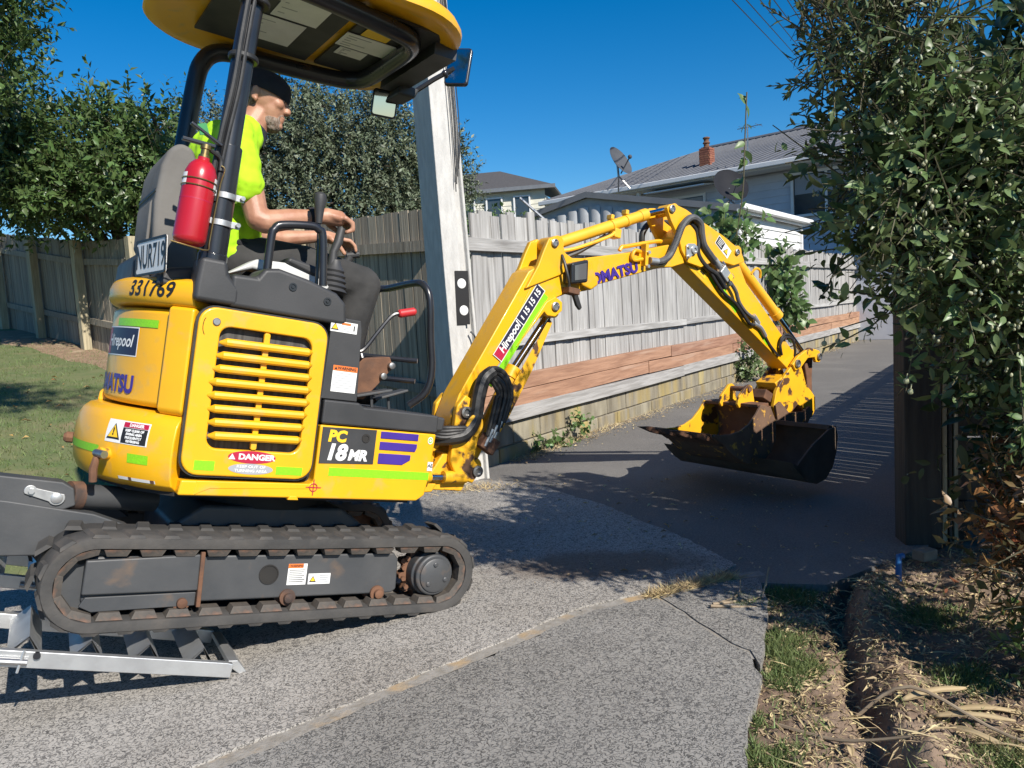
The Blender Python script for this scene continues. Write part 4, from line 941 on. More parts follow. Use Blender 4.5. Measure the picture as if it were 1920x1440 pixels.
# post and roof hoop as one bent tube
pts = [(-.375, -.425, 1.10), (-.372, -.425, 1.4), (-.362, -.420, 1.75), (-.350, -.414, 2.03), (-.335, -.408, 2.128), (-.29, -.40, 2.185), (-.20, -.385, 2.205), (.0, -.36, 2.215), (.22, -.32, 2.225), (.29, -.28, 2.23), (.325, -.20, 2.233), (.33, 0, 2.233)]
pts = pts+[(a, -b, c_) for a, b, c_ in pts[-2::-1]]
hoop = G().tube(smooth_path(pts, 4), .037, 16).build('canopy_hoop', M['gloss_black'], ex)
for sg in (-1, 1):
    G().cyl((-.374, sg*.425, 1.19), (-.366, sg*.422, 1.585), .0435, 20).build('post_sleeve', M['gloss_black'], hoop, bev=.004)
    G().cyl((-.374, sg*.425, 1.17), (-.3735, sg*.425, 1.225), .047, 20).build('post_collar', M['gloss_black'], hoop, bev=.006)
cbl = smooth_path([(-.415, -.452, 1.40-.0), (-.402, -.458, 1.60), (-.385, -.462, 1.78), (-.378, -.459, 1.95), (-.365, -.452, 2.12), (-.33, -.44, 2.17)], 5)
G().tube(cbl, .010, 8).build('cable', M['hose'], hoop); G().tube([p+Vector((.018, -.006, -.01)) for p in cbl], .007, 8).build('cable', M['hose'], hoop)
for z_, u_ in ((1.875, -.357), (2.07, -.343)): G().lathe([(.046, 0), (.049, .004), (.049, .014), (.046, .018)], (u_, -.424, z_), (0, 0, 1), 18).build('cable_tie', M['hose'], hoop)
# mirrors on the front crossbar
def mirror(c, w, h, yaw, tilt, arm, name='mirror'):
    m = empty(name); m.parent = ex; m.location = c; m.rotation_euler = (tilt, 0, yaw)
    G().prism(rrect(-w/2, w/2, -h/2, h/2, .016, 4), -.012, .012).build('mirror_shell', M['gloss_black'], m, bev=.006)
    G().prism(rrect(-w/2+.008, w/2-.008, -h/2+.008, h/2-.008, .011, 4), -.0135, -.011).build('mirror_glass', M['mirror'], m, sm=0)
    return m
mm1 = mirror((.455, .30, 2.180), .118, .125, R(-20), R(11), None)
mm2 = mirror((.715, .10, 2.385), .115, .185, R(-48), R(-6), None)
G().tube([(.50, .22, 2.215), (.54, .27, 2.215), (.505, .305, 2.20)], .012, 8).tube([(.53, .2, 2.22), (.62, .15, 2.31), (.695, .105, 2.375)], .012, 8).ball((.505, .305, 2.2), .016).ball((.66, .125, 2.345), .016).build('mirror_arm', M['gloss_black'], can)
G().prism([(.44, 2.18), (.53, 2.185), (.55, 2.235), (.46, 2.235)], .13, .27).build('mirror_bracket', M['black'], can, bev=.012)

# ---- seat
st = G().prism([(-.48, 1.12), (-.520, 1.22), (-.532, 1.40), (-.525, 1.53), (-.505, 1.595), (-.470, 1.622), (-.430, 1.612), (-.410, 1.57), (-.400, 1.42), (-.37, 1.25), (-.36, 1.13)], -.185, .195).build('seat_back', M['seat'], ex, bev=.055, seg=5)
G().prism([(-.520, 1.43), (-.534, 1.435), (-.531, 1.450), (-.515, 1.446)], -.17, .18).build('seat_seam', M['hose'], st, bev=.004)
G().prism([(-.524, 1.24), (-.536, 1.26), (-.538, 1.40), (-.528, 1.42)], -.13, .14).build('seat_pocket', M['seat'], st, bev=.006)
G().prism([(-.38, 1.10), (-.40, 1.16), (-.33, 1.19), (.04, 1.20), (.09, 1.18), (.10, 1.13), (.06, 1.10)], -.215, .215).build('seat_cushion', M['black'], ex, bev=.035, seg=4)
G().box((-.16, 0, .95), (.36, .40, .32)).build('seat_box', M['black'], ex, bev=.02)
G().prism([(-.565, 1.04), (-.52, 1.04), (-.48, 1.16), (-.50, 1.24), (-.56, 1.22)], -.10, .33).build('seat_shroud', M['black'], ex, bev=.02)
# number plate
pl = empty('number_plate'); pl.parent = ex; pl.location = (-.535, -.285, 1.196); pl.rotation_euler = (R(4), R(-2), R(-79))
G().prism(rrect(-.13, .13, -.061, .061, .010, 3), -.002, .002).build('plate_sheet', M['white'], pl, bev=.001)
G().ring(rrect(-.130, .130, -.061, .061, .010, 3), rrect(-.122, .122, -.053, .053, .008, 3), -.0036, .0).build('plate_rim', M['ink'], pl)
g = G(); g.text('NUR719', lambda a, b: (a, -.0030, b-.002), .110, fat=.0018, sx=.62); g.build('plate_letters', M['ink'], pl, sm=0)
pl['label'] = 'white number plate with black letters behind the seat'
# front guard hoop, travel lever with red grip, pedals
G().tube(smooth_path([(.50, .37, .80), (.52, .37, 1.05), (.535, .36, 1.26), (.55, .33, 1.315), (.58, .27, 1.325), (.60, .05, 1.34), (.615, -.02, 1.325), (.635, -.05, 1.26), (.66, -.05, 1.10), (.685, -.05, .96), (.675, -.04, .86), (.62, .0, .79)], 4), .0165, 12).build('front_guard', M['gloss_black'], ex)
for z_ in (.985, .895): G().cyl((.62, -.03, z_+.005), (.40, .12, z_), .012, 10).build('guard_bar', M['gloss_black'], ex)
tl_ = G().tube(smooth_path([(.17, -.33, .975), (.225, -.335, .985), (.275, -.34, 1.06), (.325, -.345, 1.135), (.36, -.35, 1.15)], 4), .008, 8).build('travel_lever', M['gloss_black'], ex)
G().lathe([(.012, 0), (.0165, .006), (.0165, .066), (.010, .074)], (.350, -.348, 1.147), (.9, -.06, .28), 14).build('lever_grip', M['red_grip'], tl_)
for (a, b) in (((.33, -.10, .80), (.255, -.05, 1.16)), ((.375, -.14, .82), (.30, -.02, 1.12))): G().cyl(a, b, .010, 10).build('foot_lever', M['gloss_black'], ex)
G().prism([(.19, .80), (.20, .90), (.26, .96), (.37, .98), (.39, .94), (.33, .86), (.28, .80)], -.28, -.20).build('pedal_bracket', M['rust'], ex, bev=.005)
G().lathe([(.013, 0), (.013, .02), (.006, .022)], (.375, -.28, .945), (0, -1, 0), 12).lathe([(.013, 0), (.013, .02), (.006, .022)], (.345, -.28, .90), (0, -1, 0), 12).build('pivot_bolt', M['steel'], ex)
for (u0_, y_, a_) in ((.30, -.30, .25), (.42, -.20, .35)):
    g = G().box((0, 0, 0), (.15, .07, .010), Matrix.Rotation(-a_, 3, 'Y')); g.build('pedal', M['frame'], ex, sm=0, bev=.003, loc=(u0_, y_, .83)); G().cyl((u0_, y_, .82), (u0_+.01, y_, .765), .006, 6).build('pedal_stem', M['frame'], ex)

# ---- boom swing bracket, boom, arm
bpoly = [(.779, .653), (.798, .812), (.839, .868), (.885, .845), (.947, .727), (.931, .577), (.966, .53), (.932, .466), (.9, .428), (.755, .428), (.735, .47), (.756, .519), (.770, .557), (.782, .607)]
br = G()
br.prism([(.80, .64), (.80, .812), (.839, .868), (.885, .845), (.935, .70), (.925, .58), (.968, .53), (.93, .47), (.84, .50), (.80, .56)], -.115, -.080).prism([(.80, .64), (.80, .812), (.839, .868), (.885, .845), (.935, .70), (.925, .58), (.968, .53), (.93, .47), (.84, .50), (.80, .56)], .080, .115)
br.prism([(.70, .455), (.78, .60), (.84, .60), (.93, .50), (.90, .428), (.72, .428)], -.078, .078)
swb = br.build('swing_bracket', M['yellow_worn'], ex, bev=.008)
G().cyl((.72, 0, .42), (.72, 0, .66), .055, 22).build('swing_post', M['yellow_worn'], ex, bev=.006)
G().prism([(.50, .40), (.74, .42), (.76, .46), (.50, .48)], -.09, .09).prism([(.50, .60), (.73, .60), (.76, .64), (.50, .66)], -.09, .09).build('post_lug', M['yellow_worn'], ex, bev=.008)
sc = G().cyl((.46, -.20, .485), (.70, -.11, .49), .026, 14).build('swing_cylinder', M['yellow'], ex); G().cyl((.70, -.11, .49), (.80, -.10, .492), .014, 12).build('swing_rod', M['chrome'], sc); G().cyl((.78, -.10, .492), (.90, -.095, .496), .028, 14).build('rod_eye', M['yellow_worn'], sc)
for (u_, w_) in ((.945, .528), (.848, .79)): G().lathe([(.026, 0), (.026, .012), (.016, .014), (.016, .004), (.008, .004)], (u_, -.115, w_), (0, -1, 0), 20).build('bracket_pin', M['steel'], swb)
G().lathe([(.034, 0), (.034, .012), (.022, .016)], (.862, -.06, .512), (0, 0, 1), 18).build('grease_cap', M['yellow_worn'], swb)
boomp = [(.829, .87), (1.129, 1.488), (1.186, 1.53), (1.273, 1.563), (1.468, 1.624), (1.777, 1.719), (2.017, 1.808), (2.126, 1.835), (2.2, 1.827), (2.216, 1.782), (2.179, 1.744), (2.068, 1.695), (1.989, 1.679), (1.544, 1.498), (1.493, 1.461), (1.361, 1.419), (1.299, 1.386), (1.192, 1.274), (1.005, 1.001), (.952, .877), (.938, .728), (.918, .64), (.867, .62), (.818, .669), (.799, .765)]
boom = G().prism(boomp, -.074, .074).build('boom', M['yellow'], ex, bev=.006)
G().prism([(1.19, 1.525), (1.273, 1.558), (1.468, 1.619), (1.54, 1.50), (1.36, 1.425), (1.299, 1.39), (1.20, 1.29), (1.08, 1.16), (1.02, 1.08), (1.06, 1.20)], -.079, -.070).build('boom_side_plate', M['yellow'], boom, bev=.004)
eap = [(1.11, 1.40), (1.167, 1.525), (1.188, 1.599), (1.211, 1.664), (1.254, 1.688), (1.292, 1.668), (1.320, 1.616), (1.366, 1.600), (1.46, 1.618), (1.30, 1.50)]
ears = G().prism(eap, -.092, -.062).prism(eap, .062, .092).build('boom_ear', M['yellow'], boom, bev=.006)
low = [(1.10, 1.12), (1.235, 1.310), (1.255, 1.295), (1.304, 1.297), (1.342, 1.333), (1.337, 1.375), (1.292, 1.395), (1.24, 1.36)]
lugs = G().prism(low, -.092, -.060).prism(low, .060, .092).build('cylinder_lug', M['yellow'], boom, bev=.005)
def pin(u, w, v, r, par, mat='steel'): G().lathe([(r, 0), (r, .010), (r*.75, .012), (r*.6, .006), (r*.3, .006)], (u, v, w), (0, -1, 0), 22).build('pin', M[mat], par)
pin(1.246, 1.648, -.092, .020, ears); pin(1.294, 1.346, -.092, .022, lugs)
# boom cylinder under the boom
bc = G().cyl((.972, 0, .575), (1.155, 0, 1.019), .034, 20).build('boom_cylinder', M['yellow'], ex, bev=.003); G().cyl((1.155, 0, 1.019), (1.330, 0, 1.315), .019, 18).build('cylinder_rod', M['chrome'], bc); G().cyl((1.135, 0, .975), (1.158, 0, 1.028), .040, 20).build('cylinder_gland', M['yellow'], bc, bev=.003)
G().cyl((1.316, -.06, 1.325), (1.316, .06, 1.325), .030, 18).build('rod_eye', M['yellow'], bc); G().cyl((.955, -.07, .545), (.955, .07, .545), .040, 18).build('base_eye', M['yellow_worn'], bc)
G().prism([(1.06, .80), (1.30, 1.29), (1.32, 1.27), (1.235, 1.03), (1.135, .80), (1.09, .71)], -.052, -.046).build('rod_guard', M['yellow_worn'], bc, bev=.002)
# arm cylinder on top
ac = G().cyl((1.290, 0, 1.655), (1.90, 0, 1.957), .0300, 20).build('arm_cylinder', M['yellow_pale'], ex, bev=.003)
for t in (.62, .78): 
    p = Vector((1.290, 0, 1.655)).lerp(Vector((1.90, 0, 1.957)), t); d = Vector((.61, 0, .302)).normalized()
    G().cyl(p-d*.008, p+d*.008, .0335, 20).build('cylinder_band', M['yellow_pale'], ac); G().box(p+Vector((-.012, 0, .042)), (.022, .04, .026)).build('band_clip', M['yellow_pale'], ac, sm=0, bev=.004)
d = Vector((.61, 0, .302)).normalized(); e_ = Vector((1.90, 0, 1.957)); G().cyl(e_-d*.05, e_+d*.004, .0335, 20).build('cylinder_gland', M['yellow_pale'], ac, bev=.003)
G().cyl(e_, (2.055, 0, 2.020), .0165, 18).build('cylinder_rod', M['chrome'], ac); G().cyl((2.062, -.052, 2.018), (2.062, .052, 2.018), .032, 18).build('rod_eye', M['yellow_pale'], ac); G().cyl((1.290, -.06, 1.66), (1.290, .06, 1.66), .038, 18).build('base_eye', M['yellow'], ac)
G().tube(smooth_path([(1.34, -.035, 1.635), (1.42, -.045, 1.665), (1.58, -.045, 1.745), (1.64, -.045, 1.78), (1.66, -.04, 1.80)], 4), .009, 8).build('steel_pipe', M['yellow_pale'], ac); G().box((1.68, -.02, 1.80), (.045, .06, .05)).build('pipe_block', M['yellow_pale'], ac, sm=0, bev=.006)
for k in range(3): G().tube(smooth_path([(1.66, -.03+.03*k, 1.79), (1.56, -.035+.03*k, 1.735-.01*k), (1.45, -.03+.03*k, 1.655), (1.37, -.02+.03*k, 1.61)], 5), .012, 8).build('hose', M['hose'], boom)
# work lamp in its guard on the near side of the bend
wlp = G().prism([(1.335, 1.462), (1.322, 1.562), (1.425, 1.600), (1.436, 1.488)], -.150, -.080).build('work_lamp', M['gloss_black'], boom, bev=.010); G().prism([(1.349, 1.480), (1.338, 1.552), (1.411, 1.579), (1.420, 1.500)], -.154, -.149).build('lamp_glass', M['glass'], wlp, bev=.002)
G().tube([(1.30, -.09, 1.60), (1.30, -.12, 1.56), (1.335, -.13, 1.47), (1.345, -.12, 1.44)], .008, 8).build('lamp_cable', M['hose'], wlp); G().box((1.37, -.10, 1.435), (.07, .07, .03)).build('lamp_bracket', M['rust'], wlp, sm=0, bev=.004)
G().prism([(1.40, 1.425), (1.43, 1.43), (1.465, 1.37), (1.455, 1.355), (1.43, 1.375)], -.09, -.07).build('hose_hook', M['hose'], wlp, bev=.004)
# hard pipes and big hoses by the arm pivot
G().tube(smooth_path([(1.70, -.05, 1.712), (1.715, -.05, 1.735), (1.74, -.05, 1.742), (1.95, -.05, 1.815), (1.99, -.05, 1.822)], 3), .011, 8).build('steel_pipe', M['yellow'], boom)
pc = G().tube(smooth_path([(1.815, -.086, 1.725), (1.775, -.090, 1.725), (1.758, -.090, 1.700), (1.768, -.090, 1.672), (1.83, -.090, 1.690)], 4), .010, 8).build('steel_pipe', M['yellow'], boom)
G().box((1.845, -.088, 1.715), (.022, .04, .115), Matrix.Rotation(-.1, 3, 'Y')).build('pipe_clamp', M['yellow'], boom, sm=0, bev=.003)
for (u_, w_) in ((1.85, 1.728), (1.855, 1.655)): G().lathe([(.010, 0), (.010, .012)], (u_, -.108, w_), (0, -1, 0), 6).build('clamp_bolt', M['galv'], pc)
hosea = [(1.888, -.105, 1.690), (1.95, -.105, 1.700), (2.010, -.105, 1.745), (2.045, -.108, 1.83), (2.075, -.110, 1.92), (2.120, -.110, 1.972), (2.165, -.110, 1.985), (2.215, -.108, 1.965), (2.240, -.104, 1.91), (2.270, -.100, 1.86), (2.335, -.098, 1.815), (2.390, -.095, 1.785)]
M['greyhose'] = pm('grey_spiral_hose', (.10, .10, .10), (.07, .07, .07), 30, .5)
hz = G().tube(smooth_path(hosea, 6), .0175, 12).build('arm_hose', M['greyhose'], boom)
hp_ = smooth_path(hosea, 22); g = G()
for i in range(2, len(hp_)-1, 2): d_ = (hp_[i+1]-hp_[i-1]).normalized(); g.cyl(hp_[i]-d_*.003, hp_[i]+d_*.003, .0195, 10)
g.build('hose_spiral', M['greyhose'], hz)
G().cyl((1.870, -.105, 1.688), (1.925, -.105, 1.694), .020, 14).build('hose_ferrule', M['galv'], hz); G().cyl((2.37, -.096, 1.798), (2.42, -.094, 1.768), .020, 14).build('hose_ferrule', M['galv'], hz)
G().tube(smooth_path([(2.0, .10, 1.80), (1.985, .10, 1.88), (2.03, .10, 1.95), (2.11, .08, 1.98), (2.2, .07, 1.96)], 6), .0175, 12).build('arm_hose', M['hose'], boom)
G().tube(smooth_path([(2.16, -.085, 1.96), (2.21, -.085, 1.93), (2.235, -.085, 1.87), (2.25, -.085, 1.80), (2.33, -.085, 1.745), (2.42, -.085, 1.72), (2.50, -.085, 1.66)], 5), .015, 10).build('arm_hose', M['hose'], boom)
# maker lettering, hire label and tape on the boom
a_ = math.atan2(1.684-1.540, 1.897-1.565)
g = G(); g.text('KOMATSU', S(1.640, 1.572, -.0805, a_), .078, fat=.0034, sx=1.04); g.build('maker_lettering', M['purple'], boom, sm=0)
a_ = math.atan2(1.403-1.083, 1.172-.998); mp = S(1.106, 1.240, -.0800, a_)
g = G(); plate(g, mp, .425, .060, mi=0); plate(g, lift(mp, .0006), .417, .053, mi=1); m2 = lift(mp, .0012); g.mi = 3; g.add([m2(-.2085, -.0265), m2(-.145, -.0265), m2(-.160, .0265), m2(-.2085, .0265)], [(0, 1, 2, 3)])
g.mi = 2; g.text('Hirepool', lambda a, b: lift(mp, .0018)(a-.092, b+.002), .050, shear=.2, fat=.0014, sx=.92); g.text('15 15 15', lambda a, b: lift(mp, .0018)(a+.118, b), .042, shear=.1, fat=.0012)
g.add([m2(.0, -.0265), m2(.004, -.0265), m2(.004, .0265), m2(.0, .0265)], [(0, 1, 2, 3)]); g.add([m2(.022, -.013), m2(.030, -.013), m2(.033, .013), m2(.025, .013)], [(0, 1, 2, 3)])
g.build('hire_label', [M['white'], M['navy'], M['white'], M['dred']], boom, sm=0)
mp = S(1.138, 1.200, -.0798, a_); g = G(); plate(g, mp, .44, .032); plate(g, at2(-.27, .004, mp), .10, .026); g.build('reflective_tape', M['lime'], boom, sm=0)
# hose bundle and swing hoses
G().tube(smooth_path([(.68, -.06, .655), (.76, -.12, .665), (.84, -.135, .690), (.885, -.138, .76), (.893, -.136, .86), (.912, -.132, .945), (.955, -.128, .985)], 5), [.034]*2+[.032]*29, 10).build('hose_sleeve', M['hose'], ex)
hr_ = random.Random(3)
for k, (ra_, ru_, ez_) in enumerate(((.0, 1.062, .760), (-.02, 1.050, .735), (-.045, 1.030, .715), (-.075, 1.006, .700), (-.10, .985, .690))):
    pts = [(.900+.004*k, -.134+.010*(k % 3), .93), (.925+.004*k, -.13+.012*(k % 2), .985+ra_*.35), (.975, -.128+.008*(k % 3), 1.003+ra_*.7), (1.03+ra_*.25, -.126, .980+ra_*.9), (ru_+.012, -.124, .905+ra_*.35), (ru_+.010, -.120, .83), (ru_-.006, -.115, ez_)]
    G().tube(smooth_path(pts, 5), (.0125, .011, .0125, .010, .011)[k], 8).build('hose', M['hose'], ex)
for k in range(4): G().tube(smooth_path([(.62, -.12-.02*k, .70+.012*(k % 2)), (.72, -.14, .668+.014*k), (.82, -.15, .690+.010*k), (.90, -.14, .72)], 4), .010, 8).build('hose', M['hose'], ex)
G().prism([(1.438, 1.475), (1.430, 1.60), (1.475, 1.615), (1.545, 1.50), (1.50, 1.462)], -.105, -.07).build('lamp_housing', M['yellow'], boom, bev=.012)
for k in range(3): G().cyl((1.045-.022*k, -.115, .765-.02*k), (1.015-.022*k, -.110, .685-.02*k), .0125, 10).build('hose_coupling', M['galv'], ex)
G().box((1.00, -.095, .655), (.085, .05, .075), Matrix.Rotation(.5, 3, 'Y')).build('hose_manifold', M['rust'], ex, sm=0, bev=.006)
G().tube(smooth_path([(.852, -.13, .69), (.845, -.15, .735), (.868, -.155, .775), (.905, -.15, .770), (.922, -.14, .73), (.905, -.13, .685)], 4), .0085, 8).build('hose_ring', M['yellow_pale'], ex)
# arm
armp = [(1.964, 1.999), (1.985, 2.022), (2.025, 2.032), (2.114, 2.024), (2.254, 1.988), (2.432, 1.949), (2.596, 1.899), (2.652, 1.825), (2.707, 1.73), (3.187, 1.414), (3.253, 1.348), (3.253, 1.287), (3.19, 1.272), (2.173, 1.738), (2.113, 1.797), (2.077, 1.864), (2.007, 1.936)]
arm = G().prism([(2.20, 1.99), (2.432, 1.949), (2.60, 1.86), (2.707, 1.73), (3.187, 1.414), (3.253, 1.348), (3.253, 1.287), (3.19, 1.272), (2.173, 1.738), (2.113, 1.797), (2.077, 1.864)], -.062, .062).build('arm', M['yellow'], ex, bev=.006)
chk = G()
for v0_ in (-.090, .064): chk.prism([(1.964, 1.999), (1.985, 2.022), (2.025, 2.032), (2.114, 2.024), (2.254, 1.988), (2.432, 1.949), (2.596, 1.899), (2.640, 1.84), (2.55, 1.80), (2.40, 1.80), (2.28, 1.735), (2.173, 1.740), (2.113, 1.797), (2.077, 1.864), (2.007, 1.936)], v0_, v0_+.026)
chk = chk.build('arm_cheek', M['yellow'], arm, bev=.005)
pin(2.001, 1.999, -.090, .021, chk); pin(2.559, 1.880, -.090, .018, chk)
pk2 = G().prism([(2.135, 1.83), (2.145, 1.77), (2.155, 1.755), (2.17, 1.765), (2.225, 1.815), (2.225, 1.84), (2.20, 1.852), (2.15, 1.842)], -.100, -.091).build('pin_keeper', M['galv'], arm, bev=.003); G().lathe([(.022, 0), (.022, .008), (.012, .010), (.012, .004)], (2.197, -.100, 1.815), (0, -1, 0), 20).build('pin_head', M['galv'], pk2)
for (u_, w_) in ((2.150, 1.822), (2.160, 1.772)): G().lathe([(.009, 0), (.009, .010)], (u_, -.100, w_), (0, -1, 0), 6).build('keeper_bolt', M['galv'], pk2)
# service valve, hoses and stickers on the arm side
vb = G().box((2.47, -.085, 1.735), (.085, .055, .060), Matrix.Rotation(.62, 3, 'Y')).build('service_valve', M['galv'], arm, sm=0, bev=.006); G().box((2.505, -.112, 1.722), (.03, .01, .035), Matrix.Rotation(.62, 3, 'Y')).build('valve_tag', M['ypr'], vb, sm=0)
for (u_, w_) in ((2.425, 1.775), (2.445, 1.80), (2.515, 1.70), (2.53, 1.745)): G().cyl((u_, -.085, w_), (u_+.022, -.088, w_-.018), .013, 8).build('valve_nut', M['steel'], vb)
G().tube(smooth_path([(2.535, -.088, 1.700), (2.590, -.090, 1.655), (2.63, -.088, 1.60), (2.70, -.084, 1.555), (2.78, -.080, 1.53)], 5), .0115, 10).build('arm_hose', M['greyhose'], vb)
G().tube(smooth_path([(2.30, -.080, 1.79), (2.40, -.080, 1.70), (2.50, -.080, 1.63), (2.62, -.080, 1.585), (2.74, -.080, 1.50), (2.80, -.078, 1.49)], 5), .010, 8).build('arm_hose', M['hose'], vb)
G().cyl((2.785, -.075, 1.545), (2.84, -.074, 1.505), .017, 12).build('line_block', M['galv'], vb); G().tube(smooth_path([(2.80, -.075, 1.50), (2.86, -.078, 1.485), (2.92, -.075, 1.44)], 4), .013, 8).build('arm_hose', M['galv'], vb)
for k in range(2): G().tube(smooth_path([(2.92, -.072, 1.44+.01*k), (2.97+.01*k, -.070, 1.40), (3.05, -.070, 1.345+.012*k), (3.08, -.07, 1.34)], 4), .004, 6).build('thin_pipe', M['hose'], vb)
for k in range(2): G().tube(smooth_path([(3.10, -.072, 1.35), (3.06, -.082, 1.40+.02*k), (3.09, -.085, 1.455+.02*k), (3.17, -.080, 1.46+.01*k), (3.23, -.07, 1.40), (3.245, -.06, 1.34)], 5), .008, 8).build('bucket_hose', M['hose'], vb)
at3 = math.atan2(1.414-1.73, 3.187-2.707)
for (u_, w_, l_) in ((2.42, 1.682, .075), (2.58, 1.598, .17), (2.92, 1.435, .12)): g = G(); plate(g, S(u_, w_, -.0632, at3-.05), l_, .030); g.build('reflective_tape', M['lime'], arm, sm=0)
g = G(); mp = S(2.44, 1.885, -.0912, -.52); plate(g, mp, .135, .058, mi=0); m2 = lift(mp, .0008); g.mi = 2; g.add([m2(-.064, -.025), m2(.0, -.025), m2(.0, .025), m2(-.064, .025)], [(0, 1, 2, 3)]); lines(g, lift(mp, .0014), -.055, -.008, [.016, .006, -.004, -.014], .004, 0); tri(g, m2, .034, 0, .044, 2); tri(g, lift(mp, .0014), .034, 0, .032, 1); g.build('danger_label', [M['white'], M['ypr'], M['ink']], chk, sm=0)
g = G(); mp = S(2.30, 1.735, -.0638, -.45); plate(g, mp, .13, .055, mi=0); tri(g, lift(mp, .0008), -.032, .0, .044, 1); tri(g, lift(mp, .0014), -.032, .0, .034, 0); lines(g, lift(mp, .0008), .008, .055, [.012, 0, -.012], .006, 1); g.build('caution_sticker', [M['ypr'], M['ink']], arm, sm=0)
# bucket cylinder on the arm
bk_ = G().cyl((2.60, 0, 1.90), (3.10, 0, 1.604), .0315, 20).build('bucket_cylinder', M['yellow_pale'], ex, bev=.003); G().cyl((3.10, 0, 1.604), (3.40, 0, 1.412), .0165, 16).build('cylinder_rod', M['chrome'], bk_); G().cyl((3.075, 0, 1.619), (3.118, 0, 1.594), .037, 20).build('cylinder_gland', M['yellow_pale'], bk_, bev=.003); G().cyl((2.60, -.062, 1.895), (2.60, .062, 1.895), .035, 18).build('base_eye', M['yellow'], bk_)
G().tube(smooth_path([(2.78, -.03, 1.80), (2.80, -.045, 1.835), (2.84, -.045, 1.83), (2.86, -.035, 1.79)], 4), .008, 6).build('port_pipe', M['yellow_pale'], bk_)
# linkage and quick hitch
lk1 = G()
for v0_ in (-.100, .075): lk1.prism([(3.18, 1.30), (3.23, 1.36), (3.34, 1.43), (3.44, 1.425), (3.475, 1.39), (3.46, 1.35), (3.42, 1.345), (3.40, 1.375), (3.33, 1.36), (3.27, 1.29), (3.22, 1.265)], v0_, v0_+.025)
lk1 = lk1.build('tipping_link', M['yellow_worn'], ex, bev=.006); pin(3.225, 1.312, -.100, .026, lk1); pin(3.440, 1.385, -.100, .022, lk1)
lk2 = G().prism([(3.39, 1.39), (3.43, 1.415), (3.46, 1.39), (3.475, 1.25), (3.50, 1.14), (3.47, 1.02), (3.43, 1.0), (3.425, 1.06), (3.445, 1.14), (3.42, 1.24), (3.385, 1.32)], -.045, .045).build('bucket_link', M['rust'], ex, bev=.008)
ht = G()
for v0_ in (-.085, .060): ht.prism([(3.10, 1.175), (3.13, 1.215), (3.22, 1.325), (3.27, 1.33), (3.31, 1.28), (3.36, 1.20), (3.47, 1.13), (3.49, 1.05), (3.46, .99), (3.40, .985), (3.37, 1.04), (3.30, 1.06), (3.22, .98), (3.10, .96), (3.06, 1.02), (3.07, 1.12)], v0_, v0_+.025)
ht.box((3.21, 0, 1.18), (.20, .13, .05), Matrix.Rotation(-.25, 3, 'Y'))
hit = ht.build('quick_hitch', M['yellow_worn'], ex, bev=.005)
G().prism([(3.06, 1.17), (3.16, 1.235), (3.34, 1.215), (3.36, 1.19), (3.18, 1.195), (3.09, 1.14)], -.075, .075).build('hitch_top', M['yellow_worn'], hit, bev=.006)
G().box((3.02, -.01, 1.085), (.075, .12, .06), Matrix.Rotation(.3, 3, 'Y')).box((3.015, -.01, .985), (.06, .14, .08)).build('hitch_jaw', M['rust'], hit, sm=0, bev=.006)
pin(3.235, 1.300, -.0855, .022, hit)
# mud bucket hung on the hitch
M['bucket'] = pm('dark_bucket_steel', (.095, .072, .056), (.13, .10, .078), 9, .9, bump=.2, bscale=30, spec=.25, col3=(.19, .115, .06), s3=5, lo3=.62, hi3=.75)
sec = [(2.780, .690), (2.84, .640), (2.91, .608), (2.99, .604), (3.07, .635), (3.125, .71), (3.145, .80), (3.14, .89), (3.115, .94)]
mb = G(); th = .012; k = len(sec)
inn = [(3.00+(u-3.00)*.955, .86+(w-.86)*.955) for u, w in sec]; vs = []
for y in (-.470, .470): vs += [(u, y, w) for u, w in sec]+[(u, y, w) for u, w in inn]
fs = []
for i in range(k-1): fs += [(i, i+1, 2*k+i+1, 2*k+i), (k+i+1, k+i, 3*k+i, 3*k+i+1), (i, k+i, k+i+1, i+1), (2*k+i, 2*k+i+1, 3*k+i+1, 3*k+i)]
fs += [(0, 2*k, 3*k, k), (k-1, 2*k-1, 4*k-1, 3*k-1)]
mb.add(vs, fs); mbk = mb.build('mud_bucket', M['bucket'], ex, sm=50); mbk['label'] = 'wide dark steel mud bucket on the arm'
for sg in (-1, 1): G().prism(sec+[(3.05, .92), (2.91, .82)], sg*.470, sg*.484).build('bucket_side', M['bucket'], mbk, bev=.003)
G().prism([(2.735, .712), (2.775, .705), (2.88, .645), (2.86, .628), (2.78, .676)], -.484, .484).build('cutting_edge', M['bucket'], mbk, bev=.002)
G().box((3.10, 0, .93), (.08, .94, .03)).build('bucket_top', M['bucket'], mbk, sm=0, bev=.005)
for v0_ in (-.10, .082): G().prism([(3.10, .93), (3.06, 1.03), (3.10, 1.06), (3.20, 1.0), (3.34, 1.02), (3.40, 1.06), (3.45, 1.03), (3.40, .95), (3.33, .90), (3.2, .91)], v0_, v0_+.018).build('bucket_ear', M['rust_yellow'], mbk, bev=.003)
